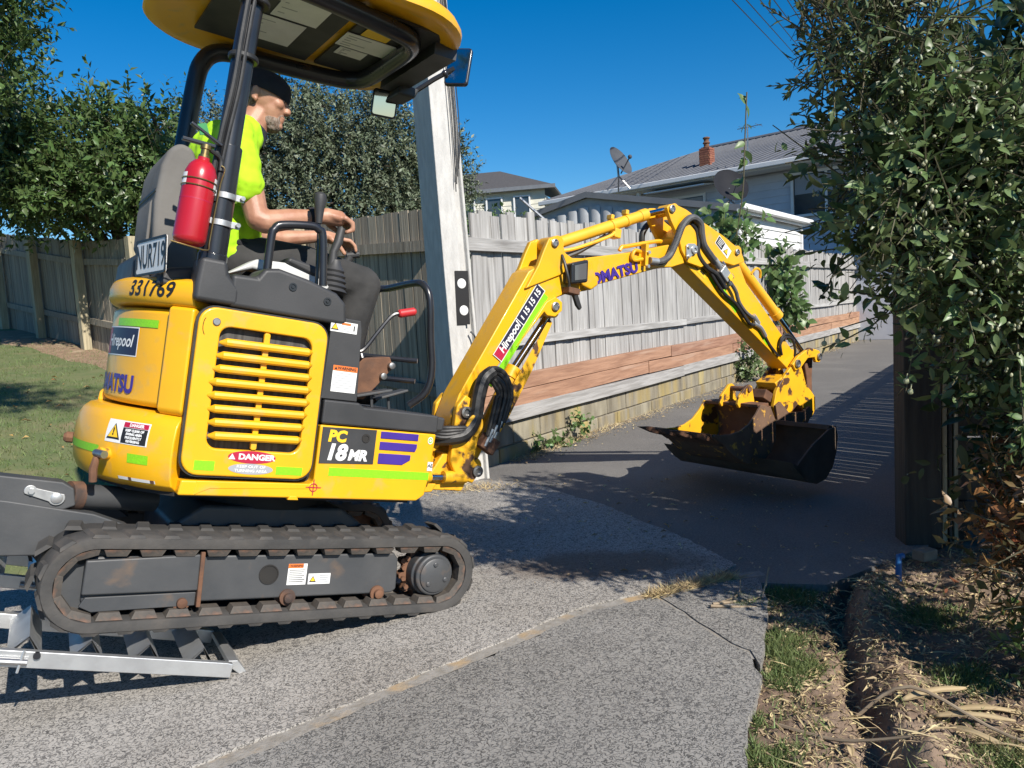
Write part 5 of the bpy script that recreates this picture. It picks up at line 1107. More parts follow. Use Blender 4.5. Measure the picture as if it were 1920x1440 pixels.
# ------------------------------------------------------------------ loose digging bucket lying in the mud bucket
mrot = Matrix.Rotation(MR[2], 3, 'Z') @ Matrix.Rotation(MR[1], 3, 'Y')
def mworld(u, v, w): return Vector(MO)+mrot @ Vector((u, v, w))
db = empty('digging_bucket', mworld(2.70, 0, .66), MR, 'rusty yellow toothed digging bucket lying inside the wider mud bucket', 'bucket')
def L(poly): return [(a-2.70, b-.66) for a, b in poly]
W2 = .205
shell = [(2.385, .800), (2.47, .765), (2.58, .705), (2.70, .665), (2.82, .675), (2.90, .74), (2.935, .83), (2.92, .93), (2.86, 1.005), (2.80, 1.015)]
inn = [(2.72+(u-2.72)*.94, .90+(w-.90)*.94) for u, w in shell]; k = len(shell); g = G(); vs = []
for y in (-W2, W2): vs += [(u, y, w) for u, w in L(shell)]+[(u, y, w) for u, w in L(inn)]
fs = []
for i in range(k-1): fs += [(i, i+1, 2*k+i+1, 2*k+i), (k+i+1, k+i, 3*k+i, 3*k+i+1), (i, k+i, k+i+1, i+1), (2*k+i, 2*k+i+1, 3*k+i+1, 3*k+i)]
fs += [(0, 2*k, 3*k, k), (k-1, 2*k-1, 4*k-1, 3*k-1)]
g.add(vs, fs); sh = g.build('bucket_shell', M['rust_yellow'], db, sm=50)
sidep = L([(2.385, .800), (2.47, .765), (2.58, .705), (2.70, .665), (2.82, .675), (2.90, .74), (2.935, .83), (2.92, .93), (2.86, 1.005), (2.80, 1.015), (2.765, 1.015), (2.73, .955), (2.68, .895), (2.61, .850), (2.53, .825), (2.46, .815), (2.40, .815)])
for sg in (-1, 1): G().prism(sidep, sg*W2, sg*(W2+.014)).build('bucket_side', M['rust_yellow' if sg < 0 else 'yellow_worn'], db, bev=.003)
G().box((.11, 0, .355), (.10, .40, .02), Matrix.Rotation(-.2, 3, 'Y')).build('top_plate', M['rust'], db, sm=0, bev=.004)
for v0_ in (-.075, .057): G().prism(L([(2.735, 1.005), (2.74, 1.05), (2.80, 1.125), (2.825, 1.135), (2.85, 1.125), (2.885, 1.04), (2.91, .98), (2.86, .99), (2.79, 1.01), (2.755, .985)]), v0_, v0_+.018).build('hinge_ear', M['yellow_worn'], db, bev=.003)
G().cyl(L([(2.823, 1.105)])[0][:1]+(-.085,)+L([(2.823, 1.105)])[0][1:], L([(2.823, 1.105)])[0][:1]+(.085,)+L([(2.823, 1.105)])[0][1:], .016, 14).build('hinge_pin', M['rust'], db)
for v0_ in (-.185, -.062, .062, .185):
    g = G(); a = L([(2.195, .806), (2.30, .815), (2.41, .800), (2.41, .772), (2.32, .780)])
    hw = (.004, .018, .022, .022, .018); vs = [(p[0], v0_-h, p[1]) for p, h in zip(a, hw)]+[(p[0], v0_+h, p[1]) for p, h in zip(a, hw)]
    g.add(vs, [(0, 1, 2, 3, 4), (9, 8, 7, 6, 5)]+[(i, 5+i, 5+(i+1) % 5, (i+1) % 5) for i in range(5)]); g.build('tooth', M['rust'], db, bev=.002)
G().prism(L([(2.36, .815), (2.42, .805), (2.50, .765), (2.48, .752), (2.38, .79)]), -.215, .215).build('cutting_edge', M['rust'], db, bev=.003)

# ------------------------------------------------------------------ fire extinguisher strapped to the canopy post
fe = empty('fire_extinguisher', mworld(-.462, -.478, 1.235), MR, 'red fire extinguisher clamped to the canopy post behind the seat', 'fire extinguisher')
tilt = Matrix.Rotation(.05, 3, 'Y')
def fl(*ps): return [tilt @ Vector(p) for p in ps]
axz = tilt @ Vector((0, 0, 1))
fe.scale = (.92, .92, .95)
body = G().lathe([(.030, -.004), (.046, .0), (.0535, .010), (.0545, .02), (.0545, .215), (.052, .238), (.043, .262), (.030, .278), (.020, .283), (.020, .292)], (0, 0, 0), axz, 32).build('cylinder', M['red'], fe, sm=45)
G().lathe([(.0549, .142), (.0549, .146)], (0, 0, 0), axz, 32).build('joint_band', M['dred'], body)
G().lathe([(.019, .288), (.019, .300), (.014, .302), (.014, .320), (.018, .322), (.018, .336)], (0, 0, 0), axz, 18).build('valve', M['brass'], fe)
G().box(tilt @ Vector((-.025, 0, .338)), (.11, .022, .012)).box(tilt @ Vector((-.005, 0, .372)), (.12, .022, .010), Matrix.Rotation(.42, 3, 'Y')).build('squeeze_lever', M['gloss_black'], fe, sm=0, bev=.003)
G().box(tilt @ Vector((-.02, -.004, .385)), (.030, .006, .036), Matrix.Rotation(-.4, 3, 'Y')).build('tag', pm('green_tag', (.02, .22, .06), None, 5, .6), fe, sm=0)
G().tube(smooth_path(fl((.015, 0, .325), (.055, .01, .31), (.062, .012, .27)), 4), .008, 8).build('nozzle', M['hose'], fe)
def fband(z, r=.0565): return [tilt @ Vector((r*math.cos(R(t)), r*math.sin(R(t)), z)) for t in range(0, 360, 15)]
for z in (.188, .210): G().tube(fband(z), .0022, 6, closed=True).build('wire_strap', M['brass'], fe)
G().tube(smooth_path(fl((-.06, -.02, -.008), (.0, -.03, -.012), (.060, -.02, -.010), (.066, .0, .02), (.066, .0, .12), (.068, .0, .225), (.074, .0, .275), (.060, .0, .285)), 3), .0026, 6).build('wire_cradle', M['brass'], fe)
g = G(); cyl_map = lambda th0, z0: (lambda a, b: tilt @ Vector((.0552*math.cos(R(th0)+a/.0552), .0552*math.sin(R(th0)+a/.0552), z0+b)))
for th0 in (-165, -28): g = G(); g.grid(5, 1, lambda a, b: cyl_map(th0, .205)((a-.5)*.03, (b-.5)*.044)); g.build('label', M['white'], body, sm=60)
for z in (.10, .195):
    c_ = tilt @ Vector((.098, .053, z)); g = G(); n_ = 24
    g.lathe([(.0455, -.010), (.0475, -.010), (.0475, .010), (.0455, .010)], c_, (0, 0, 1), 24); g.box(c_+Vector((.048, -.03, 0)), (.03, .012, .022)); g.box(c_+Vector((-.05, -.03, 0)), (.03, .02, .02)); cl = g.build('pipe_clamp', M['galv'], fe, bev=.001)
    G().cyl(c_+Vector((.054, -.055, 0)), c_+Vector((.054, -.01, 0)), .008, 8).build('clamp_bolt', M['steel'], cl)

# ------------------------------------------------------------------ operator
SX = (-.20, 0, 1.17)
op = empty('person', mworld(*SX), MR, 'driver in lime hi-vis shirt and black cap, hands on the levers', 'person')
def cap(g, a, b, ra, rb, n=12):
    a = Vector(a); b = Vector(b); g.tube([a, b], [ra, rb], n); g.ball(a, ra, n=n, m=8); g.ball(b, rb, n=n, m=8)
def chain(g, pts, rs, n=12):
    for i in range(len(pts)-1): cap(g, pts[i], pts[i+1], rs[i], rs[i+1], n)
def org(g): g.v = [(a-SX[0], b-SX[1], c_-SX[2]) for a, b, c_ in g.v]; return g
def remesh(g, name, mat, parent, vox=.006, sm=4, fac=.5):
    o = org(g).build(name, mat, parent, sm=0, fix=True)
    m = o.modifiers.new('r', 'REMESH'); m.mode = 'VOXEL'; m.voxel_size = vox; m.use_smooth_shade = True
    if sm: s_ = o.modifiers.new('s', 'SMOOTH'); s_.iterations = sm; s_.factor = fac
    return o
Ry = lambda a: Matrix.Rotation(a, 3, 'Y')
def hrot(g, k0=0):
    m_ = Matrix.Rotation(R(-20), 3, 'Z') @ Matrix.Rotation(R(6), 3, 'Y') @ Matrix.Scale(.93, 3); c_ = Vector((-.168, 0, 1.88)); sh = Vector((-.022, 0, -.008))
    g.v = g.v[:k0]+[tuple(m_ @ (Vector(p)-c_)+c_+sh) for p in g.v[k0:]]; return g
b = G()
# head, in profile facing forward and slightly down
b.ball((-.150, 0, 1.948), (.098, .076, .094), Ry(.15), 20, 14)      # cranium
b.ball((-.118, 0, 1.905), (.062, .062, .080), Ry(.0), 16, 12)       # face block
b.ball((-.108, 0, 1.850), (.048, .048, .036), None, 16, 10)         # jaw and chin
b.ball((-.150, 0, 1.868), (.055, .058, .045), None, 16, 10)         # jaw angle
cap(b, (-.072, 0, 1.950), (-.046, 0, 1.908), .010, .014); b.ball((-.050, 0, 1.901), (.018, .018, .011))   # nose
b.ball((-.070, 0, 1.962), (.016, .050, .012))                        # brow
for sg in (-1, 1):
    b.ball((-.088, sg*.038, 1.915), (.026, .024, .024))              # cheek
    b.ball((-.178, sg*.077, 1.925), (.017, .008, .031), Ry(.2)); b.ball((-.180, sg*.081, 1.940), (.013, .007, .013)) ; b.ball((-.172, sg*.076, 1.900), (.009, .008, .012))
b.ball((-.064, 0, 1.872), (.016, .024, .008)); b.ball((-.066, 0, 1.860), (.016, .022, .008)); b.ball((-.074, 0, 1.836), (.024, .026, .018))
hrot(b)
chain(b, [(-.172, 0, 1.875), (-.195, 0, 1.815), (-.235, 0, 1.745)], [.058, .060, .072])
# trunk
b.ball((-.285, 0, 1.63), (.105, .155, .14), None, 18, 12); b.ball((-.265, 0, 1.45), (.105, .145, .15), None, 18, 12); b.ball((-.23, 0, 1.29), (.12, .155, .11), None, 18, 12)
cap(b, (-.265, -.15, 1.715), (-.265, .15, 1.715), .062, .062)
# right arm
chain(b, [(-.285, -.185, 1.69), (-.205, -.262, 1.405)], [.056, .042]); chain(b, [(-.205, -.262, 1.405), (-.175, -.268, 1.398), (-.09, -.266, 1.428), (.015, -.262, 1.462)], [.042, .043, .038, .027])
# left arm
chain(b, [(-.275, .185, 1.70), (-.06, .262, 1.44)], [.060, .046]); chain(b, [(-.06, .262, 1.44), (.05, .265, 1.445), (.215, .258, 1.492)], [.042, .037, .026])
# right hand closed over the joystick
chain(b, [(.015, -.262, 1.462), (.050, -.262, 1.472), (.095, -.262, 1.474)], [.027, .032, .031])
b.ball((.075, -.262, 1.472), (.050, .040, .022), Ry(.05))
for i, (dy, l_, dz) in enumerate(((-.034, .92, -.004), (-.013, 1.05, .002), (.009, 1.0, .001), (.030, .82, -.003))):
    k0 = Vector((.108, -.262+dy, 1.478+dz)); k1 = k0+Vector((.034*l_, 0, -.012)); k2 = k1+Vector((.006, .002, -.026*l_)); k3 = k2+Vector((-.020, .004, -.012))
    chain(b, [k0, k1, k2, k3], [.0115, .0105, .0095, .0085], 8)
chain(b, [(.055, -.232, 1.462), (.085, -.218, 1.448), (.112, -.222, 1.434)], [.013, .012, .010], 8)
# left hand resting on its lever, finger and thumb spread
b.ball((.265, .256, 1.494), (.048, .038, .019), Ry(.12)); chain(b, [(.215, .258, 1.492), (.25, .257, 1.496), (.29, .256, 1.492)], [.027, .028, .027])
for i, (dy, pts) in enumerate(((-.030, [(0, 0, 0), (.038, -.006, .000), (.062, -.008, -.018), (.070, -.008, -.040)]), (-.010, [(0, 0, .002), (.040, 0, -.002), (.064, 0, -.022), (.068, 0, -.044)]), (.010, [(0, 0, .001), (.037, .002, -.006), (.056, .002, -.026), (.054, .002, -.044)]), (.029, [(0, 0, -.003), (.028, .004, -.010), (.042, .004, -.026), (.040, .004, -.038)]))):
    chain(b, [(.302+p[0], .256+dy+p[1], 1.494+p[2]) for p in pts], [.0112, .0102, .0095, .0085], 8)
chain(b, [(.255, .226, 1.484), (.285, .210, 1.462), (.315, .206, 1.430)], [.013, .0115, .010], 8)
# legs and feet
for sg, ku, ay in ((-1, .285, -.12), (1, .30, .12)):
    chain(b, [(-.20, sg*.095, 1.255), (ku, sg*.135, 1.262)], [.090, .062]); chain(b, [(ku, sg*.135, 1.262), (.245, ay, 1.06), (.22, ay, .87)], [.062, .058, .042])
    chain(b, [(.21, ay, .835), (.30, ay, .815), (.36, ay, .810)], [.042, .040, .032])
bodyo = remesh(b, 'body', M['skin'], op, .0048, 3)
bodyo['label'] = 'tanned skin of face, arms and hands'
# trousers
g = G()
for sg, ku, ay in ((-1, .285, -.12), (1, .30, .12)):
    chain(g, [(-.215, sg*.095, 1.262), (.03, sg*.118, 1.278), (ku-.015, sg*.135, 1.262)], [.108, .094, .076]); chain(g, [(ku-.01, sg*.135, 1.258), (.245, ay, 1.06), (.22, ay, .86)], [.077, .073, .066])
g.ball((-.23, 0, 1.30), (.130, .168, .10), None, 16, 10); remesh(g, 'trousers', M['trouser'], op, .009, 5)
g = G()
for ay in (-.12, .12): chain(g, [(.205, ay, .84), (.30, ay, .825), (.375, ay, .818)], [.054, .050, .042])
remesh(g, 'boots', M['hose'], op, .008, 3)
# shirt
g = G()
g.ball((-.292, 0, 1.635), (.122, .175, .150), None, 20, 14); g.ball((-.272, 0, 1.46), (.128, .168, .17), None, 20, 14); g.ball((-.245, 0, 1.335), (.138, .182, .105), None, 20, 14)
cap(g, (-.270, -.15, 1.712), (-.270, .15, 1.712), .076, .076); g.ball((-.255, 0, 1.755), (.085, .105, .045), Ry(-.3), 16, 10)
chain(g, [(-.290, -.180, 1.695), (-.275, -.222, 1.60), (-.258, -.244, 1.515)], [.076, .070, .068]); chain(g, [(-.280, .180, 1.70), (-.18, .232, 1.59), (-.13, .25, 1.54)], [.080, .078, .074])
g.ball((-.255, -.10, 1.285), (.130, .095, .05)); g.ball((-.30, -.16, 1.36), (.09, .05, .10), Ry(.3)); g.ball((-.215, -.11, 1.40), (.06, .07, .10), Ry(-.4))
shirt = remesh(g, 'shirt', M['hivis'], op, .007, 4)
tx = bpy.data.textures.new('folds', 'CLOUDS'); tx.noise_scale = .085; tx.noise_depth = 2
dm = shirt.modifiers.new('folds', 'DISPLACE'); dm.texture = tx; dm.strength = .030; dm.mid_level = .5; dm.texture_coords = 'LOCAL'
g = G(); g.v = []; n_ = 26; rows = []
for (r1, r2, cx, cz, up) in ((.083, .096, -.232, 1.752, 0), (.073, .083, -.218, 1.782, 0), (.068, .074, -.208, 1.806, 0), (.063, .070, -.208, 1.806, 0), (.065, .076, -.222, 1.770, 0)):
    rows.append([(cx+r1*math.cos(2*math.pi*i/n_), r2*math.sin(2*math.pi*i/n_), cz-.42*r1*math.cos(2*math.pi*i/n_)) for i in range(n_)])
g.add([p for r_ in rows for p in r_], [(a*n_+i, a*n_+(i+1) % n_, (a+1)*n_+(i+1) % n_, (a+1)*n_+i) for a in range(4) for i in range(n_)]); org(g).build('collar', M['navycloth'], op, sm=60)
# cap worn low with a turned band
g = G(); vs = []; n_ = 30; prof = [(1.00, .0), (1.02, .012), (1.02, .030), (1.0, .040), (.97, .052), (.86, .074), (.62, .091), (.32, .099), (.05, .101)]
tl2 = Ry(.10)
for s_, z in prof:
    for i in range(n_): p = tl2 @ Vector((.107*s_*math.cos(2*math.pi*i/n_), .084*s_*math.sin(2*math.pi*i/n_), z-.012)); vs.append((p.x-.156, p.y, p.z+1.958))
g.add(vs, [(a*n_+i, a*n_+(i+1) % n_, (a+1)*n_+(i+1) % n_, (a+1)*n_+i) for a in range(len(prof)-1) for i in range(n_)]+[tuple(range((len(prof)-1)*n_, len(prof)*n_))])
org(hrot(g)).build('cap', M['cap'], op, sm=60)
# short hair below the cap, and beard
g = G(); g.ball((-.192, 0, 1.925), (.068, .0765, .062), None, 18, 12); g.ball((-.215, 0, 1.895), (.040, .062, .045)); remesh(hrot(g), 'hair', M['hair'], op, .006, 2)
g = G()
g.ball((-.108, 0, 1.846), (.0505, .0505, .037), None, 16, 10); g.ball((-.082, 0, 1.832), (.026, .034, .024)); g.ball((-.064, 0, 1.8795), (.012, .025, .0055)); g.ball((-.098, 0, 1.818), (.030, .036, .016))
for sg in (-1, 1): cap(g, (-.070, sg*.022, 1.878), (-.078, sg*.030, 1.845), .006, .008, 8)
remesh(hrot(g), 'beard', M['beard'], op, .0035, 1)
for sg in (-1, 1):
    g = G(); g.ball((-.0745, sg*.030, 1.938), .0115, None, 12, 8); org(hrot(g)).build('eye', M['white'], op); g = G(); g.ball((-.0640, sg*.030, 1.937), (.0025, .005, .005), None, 10, 6); org(hrot(g)).build('iris', M['ink'], op)
    g = G(); chain(g, [(-.060, sg*.012, 1.958), (-.062, sg*.032, 1.962), (-.075, sg*.052, 1.955)], [.004, .0045, .003], 6); org(hrot(g)).build('eyebrow', M['hair'], op)
# wristband and belt buckle strap
g = G(); g.cyl((-.020, -.264, 1.452), (.012, -.263, 1.462), .036, 20); org(g).build('wristband', M['cap'], op, bev=.004)
g = G(); g.tube([(-.235+.150*math.cos(R(t)), .178*math.sin(R(t)), 1.318-.02*math.cos(R(t))) for t in range(0, 360, 15)], .013, 8, closed=True); org(g).build('seat_belt', M['cap'], op)

# ------------------------------------------------------------------ loading ramps
def ramp(loc, label):
    rp = empty('loading_ramp', loc, (0, R(20), R(90-59)), label, 'ramp', 'aluminium loading ramps')
    # local +x runs down the ramp to its toe at x=0
    for y in (.0, .335):
        G().prism([(-2.4, .0), (-2.4, .050), (-.02, .048), (.0, .045), (.0, .0)], y-.012, y+.012).build('side_rail', M['alu'], rp, bev=.003)
    for i in range(13):
        x = -.10-.165*i
        g = G(); g.add([(x-.045, .012, .030), (x, .012, .084), (x+.045, .012, .030), (x+.037, .012, .026), (x, .012, .078), (x-.037, .012, .026)]+[(x-.045, .323, .030), (x, .323, .084), (x+.045, .323, .030), (x+.037, .323, .026), (x, .323, .078), (x-.037, .323, .026)], [(0, 1, 7, 6), (1, 2, 8, 7), (2, 3, 9, 8), (3, 4, 10, 9), (4, 5, 11, 10), (5, 0, 6, 11)]); g.build('rung', M['alu'], rp, sm=0)
    G().prism([(-.01, .045), (.02, .048), (.085, -.012), (.08, -.022), (-.01, .030)], .02, .315).build('toe_plate', M['alu'], rp, bev=.002)
    G().cyl((-.66, -.02, .02), (-.585, -.02, .02), .010, 10).build('spring_latch', M['steel'], rp); G().lathe([(.010, 0), (.010, .012)], (-.565, -.012, .04), (0, -1, 0), 10).build('latch_pin', M['gloss_black'], rp); G().tube([(-.60, -.022, .055), (-.603, -.024, -.01)], .004, 6).build('latch_handle', M['alu'], rp)
    return rp
ramp((-.985, 2.43, .006), 'aluminium loading ramp under the near track')
ramp((-.985-.355, 2.43+.665, .006), 'aluminium loading ramp under the far track, mostly hidden')
# ------------------------------------------------------------------ vegetation
def leafmat(name, c1, c2, rough=.45, trans=.25, c3=None, isl=.35):
    m = pm(name, c1, c2, 3, rough, island=isl, trans=trans, spec=.45, col3=c3, s3=2.5, lo3=.55, hi3=.75); return m
M['leaf_l'] = leafmat('glossy_green_leaf', (.068, .118, .034), (.100, .155, .048), .36, .22)
M['leaf_g'] = leafmat('grey_green_leaf', (.092, .122, .066), (.150, .175, .112), .5, .12)
M['leaf_r'] = leafmat('dark_green_leaf', (.095, .145, .050), (.145, .195, .080), .38, .22)
M['leaf_v'] = leafmat('vine_leaf', (.095, .165, .050), (.13, .20, .07), .4, .28)
M['leaf_n'] = leafmat('nandina_leaf', (.10, .115, .045), (.26, .10, .04), .42, .22, (.30, .14, .045))
M['leaf_f'] = leafmat('feathery_leaf', (.075, .115, .042), (.115, .145, .06), .42, .22, (.24, .11, .06))
M['leaf_d'] = leafmat('deep_green_leaf', (.035, .065, .025), (.055, .088, .034), .42, .15)
M['bark'] = pm('bark', (.085, .065, .05), (.05, .04, .032), 10, .9, bump=.5, stretch=(4, 4, 1))
M['stem'] = pm('green_stem', (.10, .095, .05), (.07, .06, .035), 10, .8)
M['bloom'] = pm('cream_bloom', (.50, .50, .34), (.42, .44, .27), 40, .6, trans=.3)
M['deadleaf'] = leafmat('dead_leaf', (.50, .34, .14), (.40, .22, .08), .7, .2)
M['straw'] = leafmat('straw', (.56, .45, .27), (.42, .32, .17), .8, .15, None, .4)
M['grass'] = leafmat('grass_blade', (.125, .180, .055), (.165, .205, .075), .6, .25, (.28, .24, .12), .4)

def unit(a): return a/np.maximum(np.linalg.norm(a, axis=1, keepdims=True), 1e-9)
def leaves_mesh(name, P, D, N, Ls, wr=.4, fold=.12, droop=.12, shape='simple', mat=None, parent=None):
    """P base points, D directions, N face normals, Ls lengths"""
    D = unit(D); N = unit(N-(N*D).sum(1, keepdims=True)*D); S_ = np.cross(D, N); Ls = Ls[:, None]
    if shape == 'simple':
        tpl = [(0, 0, 0), (.45, .5, 1), (1, 0, -1), (.45, -.5, 1), (.5, 0, 0)]; F = [(0, 4, 1), (4, 2, 1), (0, 3, 4), (4, 3, 2)]
    elif shape == 'blade':
        tpl = [(0, .5, 0), (0, -.5, 0), (1, 0, -1)]; F = [(0, 1, 2)]
    else:
        tpl = [(0, 0, 0), (.16, .34, .6), (.42, .5, 1), (.75, .28, .5), (1, 0, -1), (.75, -.28, .5), (.42, -.5, 1), (.16, -.34, .6), (.2, 0, 0), (.45, 0, .1), (.75, 0, -.25)]
        F = [(0, 8, 1), (8, 9, 2, 1), (9, 10, 3, 2), (10, 4, 3), (0, 7, 8), (8, 7, 6, 9), (9, 6, 5, 10), (10, 5, 4)]
    V = []
    for a, b, c_ in tpl:
        h = np.where(c_ > 0, c_*fold*wr, c_*droop) if np.isscalar(c_) else c_
        V.append(P+D*Ls*a+S_*Ls*wr*b+N*Ls*float(h))
    V = np.stack(V, 1).reshape(-1, 3); n, k = len(P), len(tpl)
    me = bpy.data.meshes.new(name); me.vertices.add(len(V)); me.vertices.foreach_set('co', V.astype(np.float32).ravel())
    lens = [len(f) for f in F]; idx = np.concatenate([np.array(f) for f in F]); tot = len(idx)
    allidx = (np.arange(n)[:, None]*k+idx[None, :]).ravel().astype(np.int32)
    me.loops.add(n*tot); me.loops.foreach_set('vertex_index', allidx)
    me.polygons.add(n*len(F)); st = np.concatenate([[0], np.cumsum(lens)[:-1]]); me.polygons.foreach_set('loop_start', (np.arange(n)[:, None]*tot+st[None, :]).ravel().astype(np.int32))
    me.update(calc_edges=True); me.validate(); me.materials.append(mat)
    return link(name, me, parent)

def twig_leaves(blobs, ntw, nleaf, twl, leaf, up=.35, jit=.5, shellp=.55, flat=.3, droopy=0.0):
    """blobs: (centre, radii, weight). Twigs start in the shell of the blobs and point outwards; leaves alternate along them"""
    B = np.array([b[0] for b in blobs], float); RR = np.array([b[1] if hasattr(b[1], '__len__') else (b[1],)*3 for b in blobs], float); Wt = np.array([b[2] if len(b) > 2 else 1.0 for b in blobs])*RR.prod(1)**.66
    k = rng.choice(len(B), ntw, p=Wt/Wt.sum()); d = unit(rng.normal(size=(ntw, 3))); r = rng.random(ntw)**(shellp)
    P0 = B[k]+d*RR[k]*r[:, None]; D0 = unit(d*1.0+np.array([0, 0, up])+rng.normal(size=(ntw, 3))*jit)
    tl = twl*(.6+.8*rng.random(ntw)); PP = []; DD = []; NN = []; LL = []
    side0 = unit(np.cross(D0, rng.normal(size=(ntw, 3))))
    for j in range(nleaf):
        t = (j+.6)/nleaf; P = P0+D0*(tl*t)[:, None]; P[:, 2] -= droopy*(tl*t)**2/twl
        ang = j*2.4+rng.random(ntw)*.6; s2 = np.cross(D0, side0); rad = side0*np.cos(ang)[:, None]+s2*np.sin(ang)[:, None]
        D = unit(rad*1.0+D0*(.5+.5*t)+rng.normal(size=(ntw, 3))*.25); N = unit(np.array([0, 0, 1.0])*flat+D0*.8+rng.normal(size=(ntw, 3))*.4)
        PP.append(P); DD.append(D); NN.append(N); LL.append(leaf*(.45+.95*rng.random(ntw)**1.5)*(1-.35*t*(j == nleaf-1)))
    return np.concatenate(PP), np.concatenate(DD), np.concatenate(NN), np.concatenate(LL), P0, D0, tl
def stems(name, P0, D0, tl, r, mat, parent, every=1):
    g = G()
    for i in range(0, len(P0), every): a = Vector(P0[i]); b = a+Vector(D0[i])*float(tl[i]); g.tube([a-(b-a)*.3, b], [r, r*.5], 4, caps=False)
    return g.build(name, mat, parent, sm=60, fix=False)
def tree(name, label, cat, base, blobs, mat, ntw, nleaf, twl, leaf, wr, shape='simple', trunk_r=.12, stem_every=3, group=None, **kw):
    t = empty(name, base, (0, 0, 0), label, cat, group)
    bl = [((b[0][0]-base[0], b[0][1]-base[1], b[0][2]-base[2]),)+tuple(b[1:]) for b in blobs]
    P, D, N, Ls, P0, D0, tl = twig_leaves(bl, ntw, nleaf, twl, leaf, **kw)
    cr_ = leaves_mesh('crown', P, D, N, Ls, wr, shape=shape, mat=mat, parent=t); cr_['kind'] = 'stuff'
    if stem_every: stems('twigs', P0, D0, tl, max(.003, leaf*.035), M['stem'], cr_, stem_every)['kind'] = 'stuff'
    g = G(); c0 = Vector((sum(b[0][0] for b in bl)/len(bl), sum(b[0][1] for b in bl)/len(bl), sum(b[0][2] for b in bl)/len(bl)))
    k0 = Vector((c0.x*.25, c0.y*.25, max(.4, c0.z*.45)))
    g.tube(smooth_path([(0, 0, -.2), (.03, .02, k0.z*.5), k0], 4), [trunk_r*(1-.04*i) for i in range(9)], 10)
    for b in bl:
        c_ = Vector(b[0]); mid = (k0+c_)/2+Vector((random.uniform(-.1, .1), random.uniform(-.1, .1), .1)); pts = smooth_path([k0-Vector((0, 0, .1)), mid, c_], 3); g.tube(pts, [trunk_r*.62*(1-.12*i) for i in range(len(pts))], 7)
        rr = b[1] if hasattr(b[1], '__len__') else (b[1],)*3
        for q_ in range(5): e = c_+Vector((random.uniform(-1, 1)*rr[0], random.uniform(-1, 1)*rr[1], random.uniform(-.6, 1)*rr[2]))*.75; g.tube([c_, (c_+e)/2+Vector((0, 0, .04)), e], [trunk_r*.26, trunk_r*.18, trunk_r*.07], 5)
    g.build('trunk', M['bark'], t)
    return t
# left: glossy green tree over the fence
tree('leafy_tree', 'glossy green tree overhanging the timber fence at left', 'tree', (-6.0, 12.6, .95),
     [((-6.5, 11.2, 3.55), (1.1, .9, .8)), ((-5.4, 10.8, 3.3), (1.05, .8, .75)), ((-4.55, 10.4, 3.15), (.62, .6, .72)), ((-5.9, 10.7, 3.0), (1.3, .7, .40)), ((-6.9, 11.0, 4.3), (.7, .7, .9)), ((-4.9, 10.5, 2.95), (.7, .5, .4)), ((-7.4, 11.3, 3.5), (1.0, .8, .7)), ((-4.45, 10.4, 3.75), (.22, .22, .42)), ((-5.1, 10.5, 3.85), (.3, .3, .35))],
     M['leaf_l'], 2600, 13, .42, .115, .42, up=.55, jit=.4)
tree('leafy_tree', 'dark green tree filling the top left corner', 'tree', (-7.4, 9.3, .9), [((-6.35, 8.9, 4.9), (1.0, .9, 1.1)), ((-5.95, 8.8, 4.35), (.6, .6, .6)), ((-6.5, 8.9, 3.7), (.7, .6, .6)), ((-5.55, 8.9, 4.9), (.55, .6, .4))], M['leaf_l'], 1300, 13, .38, .105, .42, up=.3, jit=.5)
# silver-grey tree behind the operator
tree('grey_tree', 'wide silver-grey tree behind the driver and the power pole', 'tree', (-2.9, 14.2, .5),
     [((-5.0, 14.1, 4.05), (1.2, 1.0, 1.05)), ((-3.7, 13.9, 4.2), (1.1, 1.0, .95)), ((-2.6, 13.8, 4.05), (1.2, 1.0, 1.05)), ((-1.7, 13.8, 3.7), (1.10, .9, .95)), ((-1.1, 13.8, 3.3), (.70, .7, .85)), ((-3.2, 13.4, 3.1), (1.6, .8, .7)), ((-1.6, 13.4, 2.8), (1.1, .7, .6)), ((-4.6, 13.6, 3.1), (1.0, .8, .7)), ((-2.0, 13.9, 4.75), (.5, .5, .35)), ((-3.2, 13.9, 4.9), (.5, .5, .35)), ((-1.0, 13.9, 4.0), (.4, .4, .4))],
     M['leaf_g'], 7600, 12, .30, .085, .40, up=.6, jit=.4, stem_every=4)
# unseen tree added behind the viewer, crown placed to shade the lawn
tree('shade_tree', 'unseen leafy tree added to cast shade across the lawn', 'tree', (-3.8, -3.0, -.1), [((.3, .7, 7.3), (.8, .5, .3)), ((-.6, 1.3, 7.3), (.7, .4, .25)), ((-1.6, .2, 7.0), (.8, .6, .4))], M['leaf_l'], 420, 11, .4, .12, .45, up=.3)
# low leafy shrubs peeping over the right fence
tree('shrub', 'small leafy shrub peeping over the fence beside the power pole', 'shrub', (-.3, 9.2, 1.4), [((-.2, 9.2, 2.05), (.35, .3, .22)), ((.2, 9.4, 2.0), (.3, .3, .18))], M['leaf_v'], 150, 9, .2, .07, .5, trunk_r=.03)

